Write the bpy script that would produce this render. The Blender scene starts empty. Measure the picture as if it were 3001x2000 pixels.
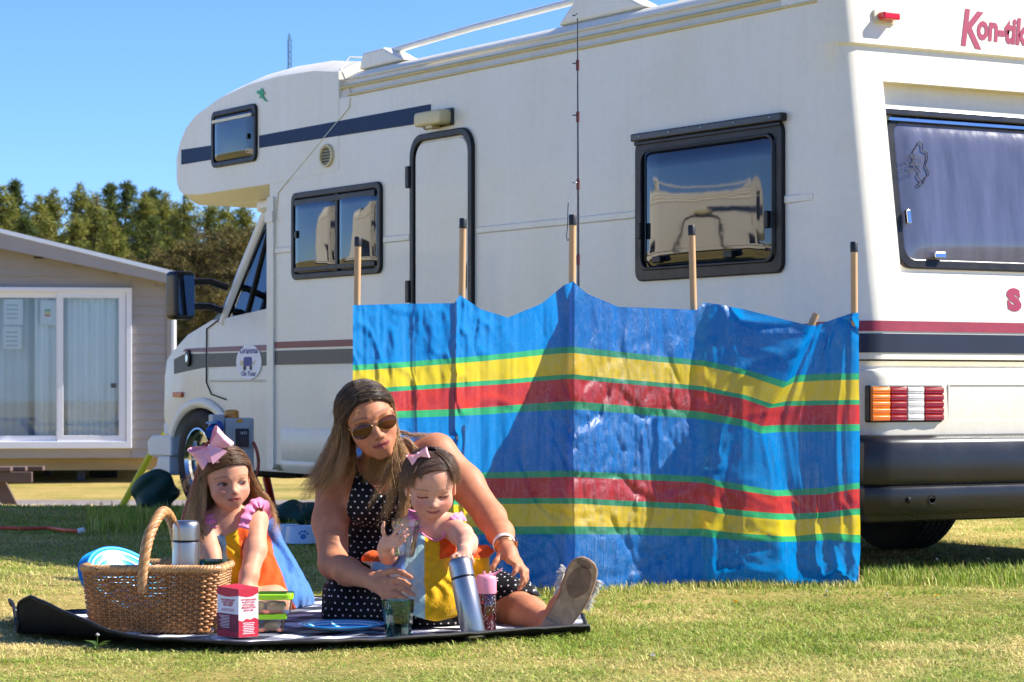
import bpy, bmesh, math, random
import numpy as np
from mathutils import Vector, Matrix, noise as mnoise

random.seed(7)
RNG = np.random.default_rng(11)
SC = bpy.context.scene
COL = SC.collection

# ---------------------------------------------------------------- camera
F, CX, HY, CAMZ = 5900.0, 1176.5, 887.0, 0.74          # calibration of the view (2353 px wide picture)
cam_d = bpy.data.cameras.new('camera')
cam_d.sensor_width = 36.0
cam_d.lens = F / 2353.0 * 36.0
cam_d.shift_y = (HY - 784.0) / 2353.0
cam_d.clip_start = 0.1
cam_d.clip_end = 2000.0
cam_d.dof.use_dof = True
cam_d.dof.focus_distance = 8.4
cam_d.dof.aperture_fstop = 13.0
cam = bpy.data.objects.new('camera', cam_d)
cam.location = (0, 0, CAMZ)
cam.rotation_euler = (math.radians(90), 0, 0)
COL.objects.link(cam)
SC.camera = cam

# ---------------------------------------------------------------- daylight
SUN_AZ = math.radians(5.0)      # measured from +X towards +Y
SUN_EL = math.radians(41.5)
SUN_DIR = Vector((math.cos(SUN_EL) * math.cos(SUN_AZ), math.cos(SUN_EL) * math.sin(SUN_AZ), math.sin(SUN_EL)))
W = bpy.data.worlds.new('World')
SC.world = W
W.use_nodes = True
nt = W.node_tree
sky = nt.nodes.new('ShaderNodeTexSky')
sky.sky_type = 'NISHITA'
sky.sun_disc = False
sky.sun_elevation = SUN_EL
sky.sun_rotation = math.radians(90) - SUN_AZ
sky.altitude = 1500
sky.air_density = 1.0
sky.dust_density = 0.05
sky.ozone_density = 3.0
bg = nt.nodes['Background']
bg.inputs['Strength'].default_value = 0.115
tint = nt.nodes.new('ShaderNodeMix')
tint.data_type = 'RGBA'
tint.blend_type = 'MULTIPLY'
tint.inputs[0].default_value = 1.0
tint.inputs[7].default_value = (0.345, 0.48, 0.74, 1)
nt.links.new(sky.outputs[0], tint.inputs[6])
nt.links.new(tint.outputs[2], bg.inputs[0])
sun_d = bpy.data.lights.new('sun', 'SUN')
sun_d.energy = 3.6
sun_d.angle = math.radians(0.53)
sun_d.color = (1.0, 0.955, 0.88)
sun = bpy.data.objects.new('sun', sun_d)
sun.rotation_euler = SUN_DIR.to_track_quat('Z', 'Y').to_euler()
sun.location = (20, 0, 20)
COL.objects.link(sun)
SC.view_settings.view_transform = 'Standard'
SC.view_settings.look = 'None'
SC.view_settings.gamma = 1.0
SC.view_settings.exposure = 1.42
SC.view_settings.use_curve_mapping = False

# ---------------------------------------------------------------- helpers
def lin(c):
    c = c / 255.0
    return c / 12.92 if c <= 0.04045 else ((c + 0.055) / 1.055) ** 2.4

def S(r, g, b):
    """sRGB 0-255 to linear"""
    return (lin(r), lin(g), lin(b), 1.0)

def at(x, y, d):
    """a point seen at picture position x, y standing d metres in front of the camera"""
    return Vector(((x - CX) / F * d, d, CAMZ + (HY - y) / F * d))

_mats = {}

class NT:
    """small node-tree helper"""
    def __init__(self, mat):
        self.t = mat.node_tree
        self.n = self.t.nodes
        self.l = self.t.links
        self.b = self.n.get('Principled BSDF')
        self.out = self.n.get('Material Output')
    def new(self, typ, **kw):
        n = self.n.new(typ)
        for k, v in kw.items():
            if k.startswith('i_'):
                key = k[2:]
                n.inputs[int(key) if key.isdigit() else key].default_value = v
            else:
                setattr(n, k, v)
        return n
    def link(self, a, b):
        self.l.new(a, b)
    def coords(self, kind='Object'):
        return self.new('ShaderNodeTexCoord').outputs[kind]
    def mapping(self, src, scale=(1, 1, 1), rot=(0, 0, 0)):
        m = self.new('ShaderNodeMapping')
        m.inputs['Scale'].default_value = scale
        m.inputs['Rotation'].default_value = rot
        self.link(src, m.inputs['Vector'])
        return m.outputs[0]
    def noise(self, src, scale, detail=4, rough=0.55):
        n = self.new('ShaderNodeTexNoise')
        n.inputs['Scale'].default_value = scale
        n.inputs['Detail'].default_value = detail
        n.inputs['Roughness'].default_value = rough
        self.link(src, n.inputs['Vector'])
        return n.outputs['Fac']
    def ramp(self, src, stops, interp='LINEAR'):
        r = self.new('ShaderNodeValToRGB')
        r.color_ramp.interpolation = interp
        els = r.color_ramp.elements
        while len(els) < len(stops):
            els.new(0.5)
        for e, (p, c) in zip(els, stops):
            e.position = p
            e.color = c if len(c) == 4 else (*c, 1)
        self.link(src, r.inputs[0])
        return r.outputs[0]
    def math(self, op, a, b=None, c=None):
        n = self.new('ShaderNodeMath', operation=op)
        for i, v in enumerate((a, b, c)):
            if v is None:
                continue
            if isinstance(v, (int, float)):
                n.inputs[i].default_value = v
            else:
                self.link(v, n.inputs[i])
        return n.outputs[0]
    def mix(self, fac, a, b, mode='MIX'):
        n = self.new('ShaderNodeMix', data_type='RGBA', blend_type=mode)
        for i, v in ((0, fac), (6, a), (7, b)):
            if isinstance(v, (int, float)):
                n.inputs[i].default_value = v
            elif isinstance(v, tuple):
                n.inputs[i].default_value = v if len(v) == 4 else (*v, 1)
            else:
                self.link(v, n.inputs[i])
        return n.outputs[2]
    def bump(self, h, strength=0.3, dist=0.01):
        b = self.new('ShaderNodeBump')
        b.inputs['Strength'].default_value = strength
        b.inputs['Distance'].default_value = dist
        self.link(h, b.inputs['Height'])
        self.link(b.outputs[0], self.b.inputs['Normal'])
        return b
    def attr(self, name):
        return self.new('ShaderNodeAttribute', attribute_name=name).outputs['Color']

def mat(name, col=(0.5, 0.5, 0.5, 1), rough=0.5, metal=0.0, var=None, bump=None, spec=None, coat=0.0, attr=None,
        trans=0.0, ior=None, alpha=None, stretch=(1, 1, 1), roughvar=None, sub=None, sheen=0.0):
    """procedural Principled material with optional colour variation and bump"""
    if name in _mats:
        return _mats[name]
    m = bpy.data.materials.new(name)
    m.use_nodes = True
    q = NT(m)
    b = q.b
    b.inputs['Base Color'].default_value = col
    b.inputs['Roughness'].default_value = rough
    b.inputs['Metallic'].default_value = metal
    if spec is not None:
        b.inputs['Specular IOR Level'].default_value = spec
    b.inputs['Coat Weight'].default_value = coat
    b.inputs['Coat Roughness'].default_value = 0.08
    b.inputs['Transmission Weight'].default_value = trans
    if sheen:
        b.inputs['Sheen Weight'].default_value = sheen
    if ior:
        b.inputs['IOR'].default_value = ior
    if alpha is not None:
        b.inputs['Alpha'].default_value = alpha
    if sub:
        b.inputs['Subsurface Weight'].default_value = sub
        b.inputs['Subsurface Radius'].default_value = (0.012, 0.004, 0.0025)
        b.inputs['Subsurface Scale'].default_value = 0.6
    src = None
    base = None
    if var or bump or roughvar:
        src = q.mapping(q.coords('Object'), stretch)
    if attr:
        base = q.attr(attr)
        q.link(base, b.inputs['Base Color'])
    if var:
        sc, amt = var[:2]
        n = q.noise(src, sc, 5, 0.6)
        f = q.ramp(n, [(0.3, (1 - amt,) * 3), (0.7, (1 + amt * 0.6,) * 3)])
        o = q.mix(1.0, base if base else tuple(col), f, 'MULTIPLY')
        if len(var) > 2:
            n2 = q.noise(src, sc * 0.13, 3, 0.6)
            f2 = q.ramp(n2, [(0.5, (0, 0, 0)), (0.72, (1, 1, 1))])
            o = q.mix(f2, o, var[2])
        q.link(o, b.inputs['Base Color'])
    if roughvar:
        n = q.noise(src, roughvar[0], 4)
        r = q.math('MULTIPLY_ADD', n, roughvar[1], rough - roughvar[1] * 0.5)
        q.link(r, b.inputs['Roughness'])
    if bump:
        n = q.noise(src, bump[0], 4)
        q.bump(n, bump[1], bump[2] if len(bump) > 2 else 0.004)
    _mats[name] = m
    return m

def obj(name, v, f, m, parent=None, smooth=None, col=None, uv=None, bevel=0.0, segs=2, kind=None):
    """one mesh object; smooth = None flat, or an angle in degrees below which edges are shaded smooth"""
    me = bpy.data.meshes.new(name)
    if isinstance(v, np.ndarray):
        v = v.reshape(-1, 3)
        if isinstance(f, np.ndarray):
            n, k = f.shape
            me.vertices.add(len(v))
            me.vertices.foreach_set('co', v.astype(np.float32).ravel())
            me.loops.add(n * k)
            me.loops.foreach_set('vertex_index', f.astype(np.int32).ravel())
            me.polygons.add(n)
            me.polygons.foreach_set('loop_start', np.arange(0, n * k, k, dtype=np.int32))
            me.update(calc_edges=True)
        else:
            me.from_pydata(v.tolist(), [], f)
    else:
        me.from_pydata([tuple(p) for p in v], [], f)
    if bevel > 0 or True and not isinstance(f, np.ndarray):
        bm = bmesh.new()
        bm.from_mesh(me)
        bmesh.ops.remove_doubles(bm, verts=bm.verts, dist=1e-6) if (bevel > 0 and uv is None) else None
        bmesh.ops.recalc_face_normals(bm, faces=bm.faces)
        if bevel > 0:
            es = [e for e in bm.edges if len(e.link_faces) == 2 and e.calc_face_angle(0) > 0.5]
            bmesh.ops.bevel(bm, geom=es, offset=bevel, segments=segs, affect='EDGES', profile=0.5, clamp_overlap=True)
        bm.to_mesh(me)
        bm.free()
    if col is not None:
        a = me.color_attributes.new('Col', 'FLOAT_COLOR', 'POINT')
        c = np.ones((len(me.vertices), 4), np.float32)
        c[:, :3] = np.asarray(col)[:, :3]
        a.data.foreach_set('color', c.ravel())
    if uv is not None:
        l = me.uv_layers.new(name='UVMap')
        vi = np.empty(len(me.loops), np.int32)
        me.loops.foreach_get('vertex_index', vi)
        l.data.foreach_set('uv', np.asarray(uv, np.float32)[vi].ravel())
    if smooth is not None:
        me.polygons.foreach_set('use_smooth', np.ones(len(me.polygons), bool))
        me.update()
        if smooth < 179:
            me.set_sharp_from_angle(angle=math.radians(smooth))
    me.update()
    if m is not None:
        me.materials.append(m)
    o = bpy.data.objects.new(name, me)
    COL.objects.link(o)
    if parent is not None:
        o.parent = parent
    if kind:
        o['kind'] = kind
    return o

def tag(o, label=None, cat=None, group=None, kind=None):
    for k, v in (('label', label), ('category', cat), ('group', group), ('kind', kind)):
        if v:
            o[k] = v
    return o

def thing(name, label, cat, loc=(0, 0, 0), rotz=0.0, group=None):
    o = bpy.data.objects.new(name, None)
    o.empty_display_size = 0.1
    COL.objects.link(o)
    o.location = loc
    o.rotation_euler = (0, 0, rotz)
    return tag(o, label, cat, group)

class MB:
    """collects shapes into one mesh"""
    def __init__(self):
        self.v, self.f = [], []
    def add(self, v, f):
        o = len(self.v)
        self.v += [tuple(p) for p in v]
        self.f += [tuple(i + o for i in q) for q in f]
        return self
    def box(self, a, b, M=None):
        x0, y0, z0 = a
        x1, y1, z1 = b
        v = [(x0, y0, z0), (x1, y0, z0), (x1, y1, z0), (x0, y1, z0), (x0, y0, z1), (x1, y0, z1), (x1, y1, z1), (x0, y1, z1)]
        if M is not None:
            v = [M @ Vector(p) for p in v]
        return self.add(v, [(0, 3, 2, 1), (4, 5, 6, 7), (0, 1, 5, 4), (1, 2, 6, 5), (2, 3, 7, 6), (3, 0, 4, 7)])
    def prism(self, poly, fn, t0, t1):
        """polygon of 2-D points; fn(a, b, t) gives the 3-D point"""
        n = len(poly)
        v = [fn(a, b, t0) for a, b in poly] + [fn(a, b, t1) for a, b in poly]
        f = [tuple(range(n))[::-1], tuple(range(n, 2 * n))]
        f += [(i, (i + 1) % n, n + (i + 1) % n, n + i) for i in range(n)]
        return self.add(v, f)
    def ring(self, outer, inner, fn, t0, t1):
        """frame between two outlines with the same number of points"""
        n = len(outer)
        v = [fn(a, b, t) for t in (t0, t1) for lst in (outer, inner) for a, b in lst]
        f = []
        for i in range(n):
            j = (i + 1) % n
            f += [(i, j, n + j, n + i), (2 * n + i, 3 * n + i, 3 * n + j, 2 * n + j),
                  (i, 2 * n + i, 2 * n + j, j), (n + i, n + j, 3 * n + j, 3 * n + i)]
        return self.add(v, f)
    def tube(self, pts, r, n=8, caps=True, flat=1.0):
        pts = [Vector(p) for p in pts]
        rs = r if isinstance(r, (list, tuple, np.ndarray)) else [r] * len(pts)
        v, f = [], []
        up = None
        for i, p in enumerate(pts):
            t = (pts[min(i + 1, len(pts) - 1)] - pts[max(i - 1, 0)]).normalized()
            if up is None:
                up = Vector((0, 0, 1)) if abs(t.z) < 0.9 else Vector((1, 0, 0))
            s = t.cross(up)
            if s.length < 1e-6:
                s = t.orthogonal()
            s.normalize()
            up = s.cross(t).normalized()
            for k in range(n):
                a = 2 * math.pi * k / n
                v.append(p + s * (math.cos(a) * rs[i]) + up * (math.sin(a) * rs[i] * flat))
        for i in range(len(pts) - 1):
            for k in range(n):
                a, b = i * n + k, i * n + (k + 1) % n
                f.append((a, b, b + n, a + n))
        if caps:
            f.append(tuple(range(n))[::-1])
            f.append(tuple(range(len(v) - n, len(v))))
        return self.add(v, f)
    def lathe(self, prof, n=32, M=None, caps=True):
        """prof: list of (radius, z)"""
        v, f = [], []
        for r, z in prof:
            for k in range(n):
                a = 2 * math.pi * k / n
                p = Vector((r * math.cos(a), r * math.sin(a), z))
                v.append(M @ p if M is not None else p)
        for i in range(len(prof) - 1):
            for k in range(n):
                a, b = i * n + k, i * n + (k + 1) % n
                f.append((a, b, b + n, a + n))
        if caps:
            f.append(tuple(range(n))[::-1])
            f.append(tuple(range(len(v) - n, len(v))))
        return self.add(v, f)
    def grid(self, rows):
        """rows of points"""
        nr, nc = len(rows), len(rows[0])
        v = [p for r in rows for p in r]
        f = [(i * nc + j, i * nc + j + 1, (i + 1) * nc + j + 1, (i + 1) * nc + j) for i in range(nr - 1) for j in range(nc - 1)]
        return self.add(v, f)
    def build(self, name, m, parent=None, smooth=None, bevel=0.0, segs=2, **kw):
        return obj(name, self.v, self.f, m, parent, smooth, bevel=bevel, segs=segs, **kw)

def rrect(x0, y0, x1, y1, r, n=5):
    """rounded rectangle outline, counter-clockwise"""
    pts = []
    for cx, cy, a0 in ((x1 - r, y1 - r, 0), (x0 + r, y1 - r, 90), (x0 + r, y0 + r, 180), (x1 - r, y0 + r, 270)):
        for k in range(n + 1):
            a = math.radians(a0 + 90 * k / n)
            pts.append((cx + r * math.cos(a), cy + r * math.sin(a)))
    return pts

def smoothpath(pts, n=8):
    """Catmull-Rom through points"""
    P = [Vector(p) for p in pts]
    out = []
    for i in range(len(P) - 1):
        p0, p1, p2, p3 = P[max(i - 1, 0)], P[i], P[i + 1], P[min(i + 2, len(P) - 1)]
        for k in range(n):
            t = k / n
            out.append(0.5 * ((2 * p1) + (p2 - p0) * t + (2 * p0 - 5 * p1 + 4 * p2 - p3) * t * t + (3 * p1 - p0 - 3 * p2 + p3) * t ** 3))
    out.append(P[-1])
    return out

def text_mesh(name, s, size, m, parent, M, depth=0.0, shear=0.0, bold=0.0, sx=1.0, align='LEFT', spacing=1.0):
    """flat lettering as mesh, placed with matrix M"""
    c = bpy.data.curves.new(name, 'FONT')
    c.body = s
    c.size = size
    c.shear = shear
    c.offset = bold
    c.extrude = depth
    c.align_x = align
    c.space_character = spacing
    c.resolution_u = 3
    o = bpy.data.objects.new(name, c)
    COL.objects.link(o)
    dg = bpy.context.evaluated_depsgraph_get()
    me = bpy.data.meshes.new_from_object(o.evaluated_get(dg))
    bpy.data.objects.remove(o)
    bpy.data.curves.remove(c)
    me.transform(Matrix.Diagonal((sx, 1, 1, 1)))
    me.transform(M)
    me.materials.clear()
    me.materials.append(m)
    r = bpy.data.objects.new(name, me)
    COL.objects.link(r)
    if parent is not None:
        r.parent = parent
    return r

def copy_tree(o, parent=None):
    c = o.copy()
    COL.objects.link(c)
    c.parent = parent
    for ch in list(o.children):
        copy_tree(ch, c)
    return c

def fbm(x, y, seed=0.0, oct=4):
    """cheap vectorised value noise, about -1..1"""
    tot = 0.0
    amp, s = 1.0, 0.0
    for o in range(oct):
        xi, yi = np.floor(x).astype(np.int64), np.floor(y).astype(np.int64)
        fx, fy = x - xi, y - yi
        fx, fy = fx * fx * (3 - 2 * fx), fy * fy * (3 - 2 * fy)
        def h(a, b):
            q = np.sin((a * 127.1 + b * 311.7 + seed * 74.7 + o * 19.19)) * 43758.5453
            return q - np.floor(q)
        n = (h(xi, yi) * (1 - fx) + h(xi + 1, yi) * fx) * (1 - fy) + (h(xi, yi + 1) * (1 - fx) + h(xi + 1, yi + 1) * fx) * fy
        tot = tot + amp * (n * 2 - 1)
        s += amp
        amp *= 0.5
        x, y = x * 2.03 + 5.1, y * 2.03 + 1.7
    return tot / s * 1.5
# ================================================================ ground
def ground_z(x, y):
    y = np.asarray(y, float)
    t = np.clip((y - 15.6) / 9.6, 0, 1)
    z = -0.50 * (t * t * (3 - 2 * t) * 0.35 + t * 0.65)
    return z + np.clip((y - 26) / 8, 0, 1) * 0.05

def dryness(x, y):
    """0 lush green .. 1 straw"""
    n = fbm(x * 0.9, y * 0.9, 3.0, 3) * 0.40 + fbm(x * 4.7, y * 4.7, 9.0, 3) * 0.34
    d = 0.44 + n
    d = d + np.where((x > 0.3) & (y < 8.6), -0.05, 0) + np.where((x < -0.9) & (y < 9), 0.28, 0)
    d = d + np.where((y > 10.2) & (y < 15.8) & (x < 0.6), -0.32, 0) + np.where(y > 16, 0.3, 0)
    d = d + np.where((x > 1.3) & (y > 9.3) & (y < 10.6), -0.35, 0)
    return np.clip(d, 0, 1)

GM = bpy.data.materials.new('lawn_soil')
GM.use_nodes = True
q = NT(GM)
src = q.coords('Object')
n1 = q.noise(src, 0.9, 5, 0.6)
n2 = q.noise(src, 14.0, 5, 0.7)
n3 = q.noise(src, 90.0, 3, 0.7)
colr = q.ramp(n1, [(0.36, S(146, 144, 60)), (0.52, S(200, 176, 92)), (0.68, S(226, 192, 114))])
colr2 = q.ramp(n2, [(0.35, S(92, 92, 44)), (0.65, S(186, 164, 110))])
c = q.mix(0.45, colr, colr2)
c = q.mix(1.0, c, q.ramp(n3, [(0.3, (0.55, 0.55, 0.55)), (0.7, (1.15, 1.15, 1.15))]), 'MULTIPLY')
q.link(c, q.b.inputs['Base Color'])
q.b.inputs['Roughness'].default_value = 0.95
q.b.inputs['Specular IOR Level'].default_value = 0.1
q.bump(q.noise(src, 60, 5, 0.7), 0.7, 0.02)

gx = np.unique(np.concatenate([np.linspace(-400, -14, 14), np.linspace(-14, 14, 113), np.linspace(14, 400, 14)]))
gy = np.unique(np.concatenate([np.linspace(-60, 4, 9), np.linspace(4, 40, 145), np.linspace(40, 700, 24)]))
GX, GY = np.meshgrid(gx, gy)
GZ = ground_z(GX, GY) + np.where(GY < 45, fbm(GX * 0.8, GY * 0.8, 1.0, 2) * 0.006, 0)
gv = np.stack([GX, GY, GZ], -1).reshape(-1, 3)
nc_ = len(gx)
ii, jj = np.meshgrid(np.arange(len(gy) - 1), np.arange(nc_ - 1), indexing='ij')
gf = np.stack([ii * nc_ + jj, ii * nc_ + jj + 1, (ii + 1) * nc_ + jj + 1, (ii + 1) * nc_ + jj], -1).reshape(-1, 4)
tag(obj('ground', gv, gf, GM, smooth=180), kind='structure')

# gravel path in the dip in front of the lodge
m_gravel = mat('gravel', S(142, 130, 122), 0.95, var=(9, 0.35), bump=(55, 0.9, 0.02))
px = np.linspace(-40, 40, 161)
rows = []
for yy in (25.4, 26.0, 26.7, 27.4):
    wob = fbm(px * 0.7, px * 0 + yy, 2.0, 3) * 0.12 * (1 if yy in (25.4, 27.4) else 0)
    rows.append([(a, yy + b, float(ground_z(a, yy + b)) + 0.012) for a, b in zip(px, wob)])
tag(MB().grid(rows).build('path', m_gravel, smooth=180), kind='structure')

# ---------------------------------------------------------------- grass blades
def in_quad(x, y, poly):
    ins = np.zeros(x.shape, bool)
    n = len(poly)
    for i in range(n):
        x0, y0 = poly[i]
        x1, y1 = poly[(i + 1) % n]
        c = ((y0 > y) != (y1 > y)) & (x < (x1 - x0) * (y - y0) / (y1 - y0 + 1e-12) + x0)
        ins ^= c
    return ins

BLANKET = [(-1.45, 7.56), (-1.56, 8.0), (-1.25, 8.42), (-1.0, 8.68), (-0.55, 8.78), (-0.08, 8.62), (0.2, 8.12), (0.2, 7.56), (-0.1, 7.42), (-0.58, 7.18), (-1.02, 7.20), (-1.27, 7.38)]

def blades(name, xs, ys, length, width, label, stiff=1.0, dry=None, hook=0.5):
    n = len(xs)
    r = RNG
    z = ground_z(xs, ys)
    dr = dryness(xs, ys) if dry is None else dry
    L = length * (0.45 + 0.9 * r.random(n)) 
    a = r.random(n) * 2 * math.pi
    lean = (0.25 + 0.75 * r.random(n)) * hook
    lean = lean * (1 + 0.6 * dr)
    dx, dy = np.cos(a), np.sin(a)
    px_, py_ = -dy, dx
    wv = width * (0.6 + 0.8 * r.random(n))
    base = np.stack([xs, ys, z - 0.003], 1)
    up = np.array([0, 0, 1.0])
    d = np.stack([dx, dy, 0 * dx], 1)
    p = np.stack([px_, py_, 0 * dx], 1)
    mid = base + up * (L * 0.55 / (1 + lean * 0.3))[:, None] + d * (L * 0.30 * lean)[:, None]
    tip = base + up * (L * 0.95 / (1 + lean * 0.9))[:, None] + d * (L * 0.95 * lean)[:, None]
    v = np.stack([base - p * wv[:, None] * 0.5, base + p * wv[:, None] * 0.5, mid + p * wv[:, None] * 0.4, mid - p * wv[:, None] * 0.4, tip], 1)
    k = np.arange(n)[:, None] * 5
    # triangles only, so the array is regular
    f = np.concatenate([k + np.array([0, 1, 2]), k + np.array([0, 2, 3]), k + np.array([3, 2, 4])], 0)
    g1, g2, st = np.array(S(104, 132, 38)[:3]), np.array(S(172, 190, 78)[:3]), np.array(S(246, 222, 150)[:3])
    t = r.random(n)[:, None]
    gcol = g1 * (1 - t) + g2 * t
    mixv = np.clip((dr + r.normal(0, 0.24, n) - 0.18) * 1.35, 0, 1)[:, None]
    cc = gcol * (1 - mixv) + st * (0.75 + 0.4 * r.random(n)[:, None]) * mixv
    cc = np.repeat(cc[:, None, :], 5, 1)
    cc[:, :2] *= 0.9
    o = obj(name, v.reshape(-1, 3), f, m_blade, smooth=180, col=cc.reshape(-1, 3))
    tag(o, label, 'grass', kind='stuff')
    return o

m_blade = bpy.data.materials.new('grass_blade')
m_blade.use_nodes = True
q = NT(m_blade)
ca = q.attr('Col')
q.link(ca, q.b.inputs['Base Color'])
q.b.inputs['Roughness'].default_value = 0.6
q.b.inputs['Specular IOR Level'].default_value = 0.25
tr = q.new('ShaderNodeBsdfTranslucent')
q.link(ca, tr.inputs['Color'])
mx = q.new('ShaderNodeMixShader', i_0=0.3)
q.link(q.b.outputs[0], mx.inputs[1])
q.link(tr.outputs[0], mx.inputs[2])
q.link(mx.outputs[0], q.out.inputs[0])

N = 470000
u = RNG.random(N)
ys = 6.3 * (16.3 / 6.3) ** (u ** 1.25)
xs = (RNG.random(N) * 2 - 1) * (0.215 * ys + 0.5)
# clumping
xs += RNG.normal(0, 0.006, N)
keep = ~in_quad(xs, ys, BLANKET)
cl = fbm(xs * 9, ys * 9, 5.0, 2)
keep &= (RNG.random(N) < 0.62 + 0.4 * cl)
xs, ys = xs[keep], ys[keep]
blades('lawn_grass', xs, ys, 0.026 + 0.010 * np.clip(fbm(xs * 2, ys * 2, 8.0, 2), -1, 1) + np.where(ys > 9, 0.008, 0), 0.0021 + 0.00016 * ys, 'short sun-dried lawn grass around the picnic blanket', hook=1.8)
# ================================================================ motorhome
VTH = math.radians(31.6)
VW = 2.1
van = thing('motorhome', 'cream motorhome with overcab bunk, navy stripes and open step door behind the windbreak', 'motorhome', (1.351, 9.8, 0), VTH)

def paintmat(name, c0, c1):
    """aged gel coat: faint vertical rain streaks, blotches and uneven gloss"""
    m = bpy.data.materials.new(name)
    m.use_nodes = True
    q = NT(m)
    oc = q.coords('Object')
    st = q.noise(q.mapping(oc, (14, 14, .55)), 1.0, 5, .65)
    bl = q.noise(oc, 1.4, 4, .6)
    fi = q.noise(oc, 30, 4, .6)
    c = q.mix(q.ramp(bl, [(.42, (0, 0, 0)), (.75, (.55, .55, .55))]), c0, c1)
    c = q.mix(1.0, c, q.ramp(st, [(.28, (.955, .95, .93)), (.50, (1, 1, 1))]), 'MULTIPLY')
    c = q.mix(1.0, c, q.ramp(fi, [(.25, (.95, .95, .94)), (.6, (1, 1, 1))]), 'MULTIPLY')
    q.link(c, q.b.inputs['Base Color'])
    q.link(q.math('MULTIPLY_ADD', st, .35, .22), q.b.inputs['Roughness'])
    q.b.inputs['Coat Weight'].default_value = .12
    q.bump(q.math('ADD', q.noise(oc, 2.2, 3), q.math('MULTIPLY', q.noise(oc, 180, 2), .03)), .12, .02)
    return m
m_cream = paintmat('cream_gelcoat', S(243, 235, 216), S(232, 219, 184))
m_cream2 = mat('cream_trim', S(224, 214, 184), 0.4, var=(3, 0.08))
m_yellowed = mat('yellowed_plastic', S(216, 200, 148), 0.45, var=(8, 0.1))
m_black = mat('black_rubber', S(24, 23, 24), 0.4, var=(12, 0.25), roughvar=(20, 0.3), spec=0.3)
m_blackp = mat('black_plastic', S(34, 33, 33), 0.3, var=(2.5, 0.2), roughvar=(6, 0.25), bump=(150, 0.05, 0.002))
m_navy = mat('navy_decal', S(12, 46, 84), 0.5, var=(6, 0.12), spec=0.15)
m_dkstripe = mat('faded_navy_decal', S(66, 66, 66), 0.45, var=(40, 0.3), bump=(90, 0.1))
m_dkrear = mat('dark_navy_decal', S(42, 46, 64), 0.35, var=(5, 0.1))
m_redst = mat('maroon_decal', S(150, 44, 58), 0.4, var=(18, 0.14))
m_redst2 = mat('faded_maroon_decal', S(132, 66, 64), 0.5, var=(50, 0.22))
m_purple = mat('purple_decal', S(120, 66, 90), 0.4, var=(10, 0.1))
m_glass = mat('tinted_acrylic', S(34, 35, 40), 0.035, var=(3, 0.3), spec=0.9, bump=(1.6, 0.02, 0.05))
m_rearglass = mat('tinted_acrylic_hazy', S(90, 92, 112), 0.12, var=(3, 0.3), spec=0.9, bump=(2.0, 0.03, 0.05), roughvar=(7, 0.15), stretch=(5, 5, .5))
m_chrome = mat('chrome', S(200, 200, 200), 0.12, metal=1.0, roughvar=(10, 0.2))
m_tyre = mat('tyre_rubber', S(38, 37, 38), 0.75, var=(15, 0.3), bump=(60, 0.2))
m_dark = mat('underbody', S(30, 29, 28), 0.9, var=(5, 0.4))
m_white = mat('white_plastic', S(226, 226, 222), 0.45, var=(6, 0.06))

def panemat(name, tint, refl):
    """thin clear pane: see-through with a sheen"""
    m = bpy.data.materials.new(name)
    m.use_nodes = True
    q = NT(m)
    t = q.new('ShaderNodeBsdfTransparent')
    t.inputs[0].default_value = tint
    g = q.new('ShaderNodeBsdfGlossy')
    g.inputs['Roughness'].default_value = 0.02
    lw = q.new('ShaderNodeLayerWeight', i_Blend=0.25)
    fac = q.math('ADD', q.math('MULTIPLY', lw.outputs['Fresnel'], 0.8), refl * 0.5)
    x = q.new('ShaderNodeMixShader')
    q.link(fac, x.inputs[0])
    q.link(t.outputs[0], x.inputs[1])
    q.link(g.outputs[0], x.inputs[2])
    q.link(x.outputs[0], q.out.inputs[0])
    return m

def sp(x, y, w=0.0):
    rx = (x - CX) / F
    c, s = math.cos(VTH), math.sin(VTH)
    d = (w + 1.351 * c + 9.8 * s) / (rx * c + s)
    return (-s * (rx * d - 1.351) + c * (d - 9.8), CAMZ + (HY - y) / F * d)

SIDE = lambda u, z, t: (-t, u, z)                    # t = how far proud of the near side

# ---- living box: side walls and roof in one shell
prof = [(0.05, 0.27), (0.0, 0.31), (0.0, 2.245), (0.014, 2.262), (0.018, 2.29), (0.026, 2.300), (0.030, 2.33), (0.05, 2.362), (0.10, 2.392), (0.25, 2.415), (0.7, 2.43)]
full = prof + [(VW - w, z) for w, z in prof[::-1]]
b = MB()
us = (0.30, 1.2, 2.2, 3.2, 4.3, 5.13)
b.grid([[(w, u, z) for w, z in full] for u in us])
b.add([(w, 5.13, z) for w, z in full], [tuple(range(len(full)))])
b.add([(w, 0.30, z) for w, z in full], [tuple(range(len(full)))[::-1]])
b.build('side_wall', m_cream, van, smooth=35)
# roof edge mouldings
MB().tube([(-0.004, 0.30, 2.247), (-0.004, 4.2, 2.255)], 0.007, 6).build('roof_trim', m_yellowed, van, smooth=60)
MB().tube([(0.012, 0.33, 2.293), (0.012, 4.9, 2.306)], 0.009, 6).build('roof_gutter', m_yellowed, van, smooth=60)
MB().tube([(0.022, 0.33, 2.335), (0.022, 4.4, 2.345)], 0.006, 6).build('roof_seam', m_cream2, van, smooth=60)
# belt rib
MB().prism([(1.464, 0), (1.470, 0.006), (1.494, 0.006), (1.500, 0)], lambda z, t, u: (-t - 0.0005, u, z), 0.32, 2.89).build('belt_rib', m_cream, van)
MB().prism([(1.464, 0), (1.470, 0.006), (1.494, 0.006), (1.500, 0)], lambda z, t, u: (-t - 0.0005, u, z), 3.55, 3.82).build('belt_rib', m_cream, van)
MB().prism([(1.464, 0), (1.470, 0.006), (1.494, 0.006), (1.500, 0)], lambda z, t, u: (-t - 0.0005, u, z), 4.86, 5.07).build('belt_rib', m_cream, van)
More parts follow.
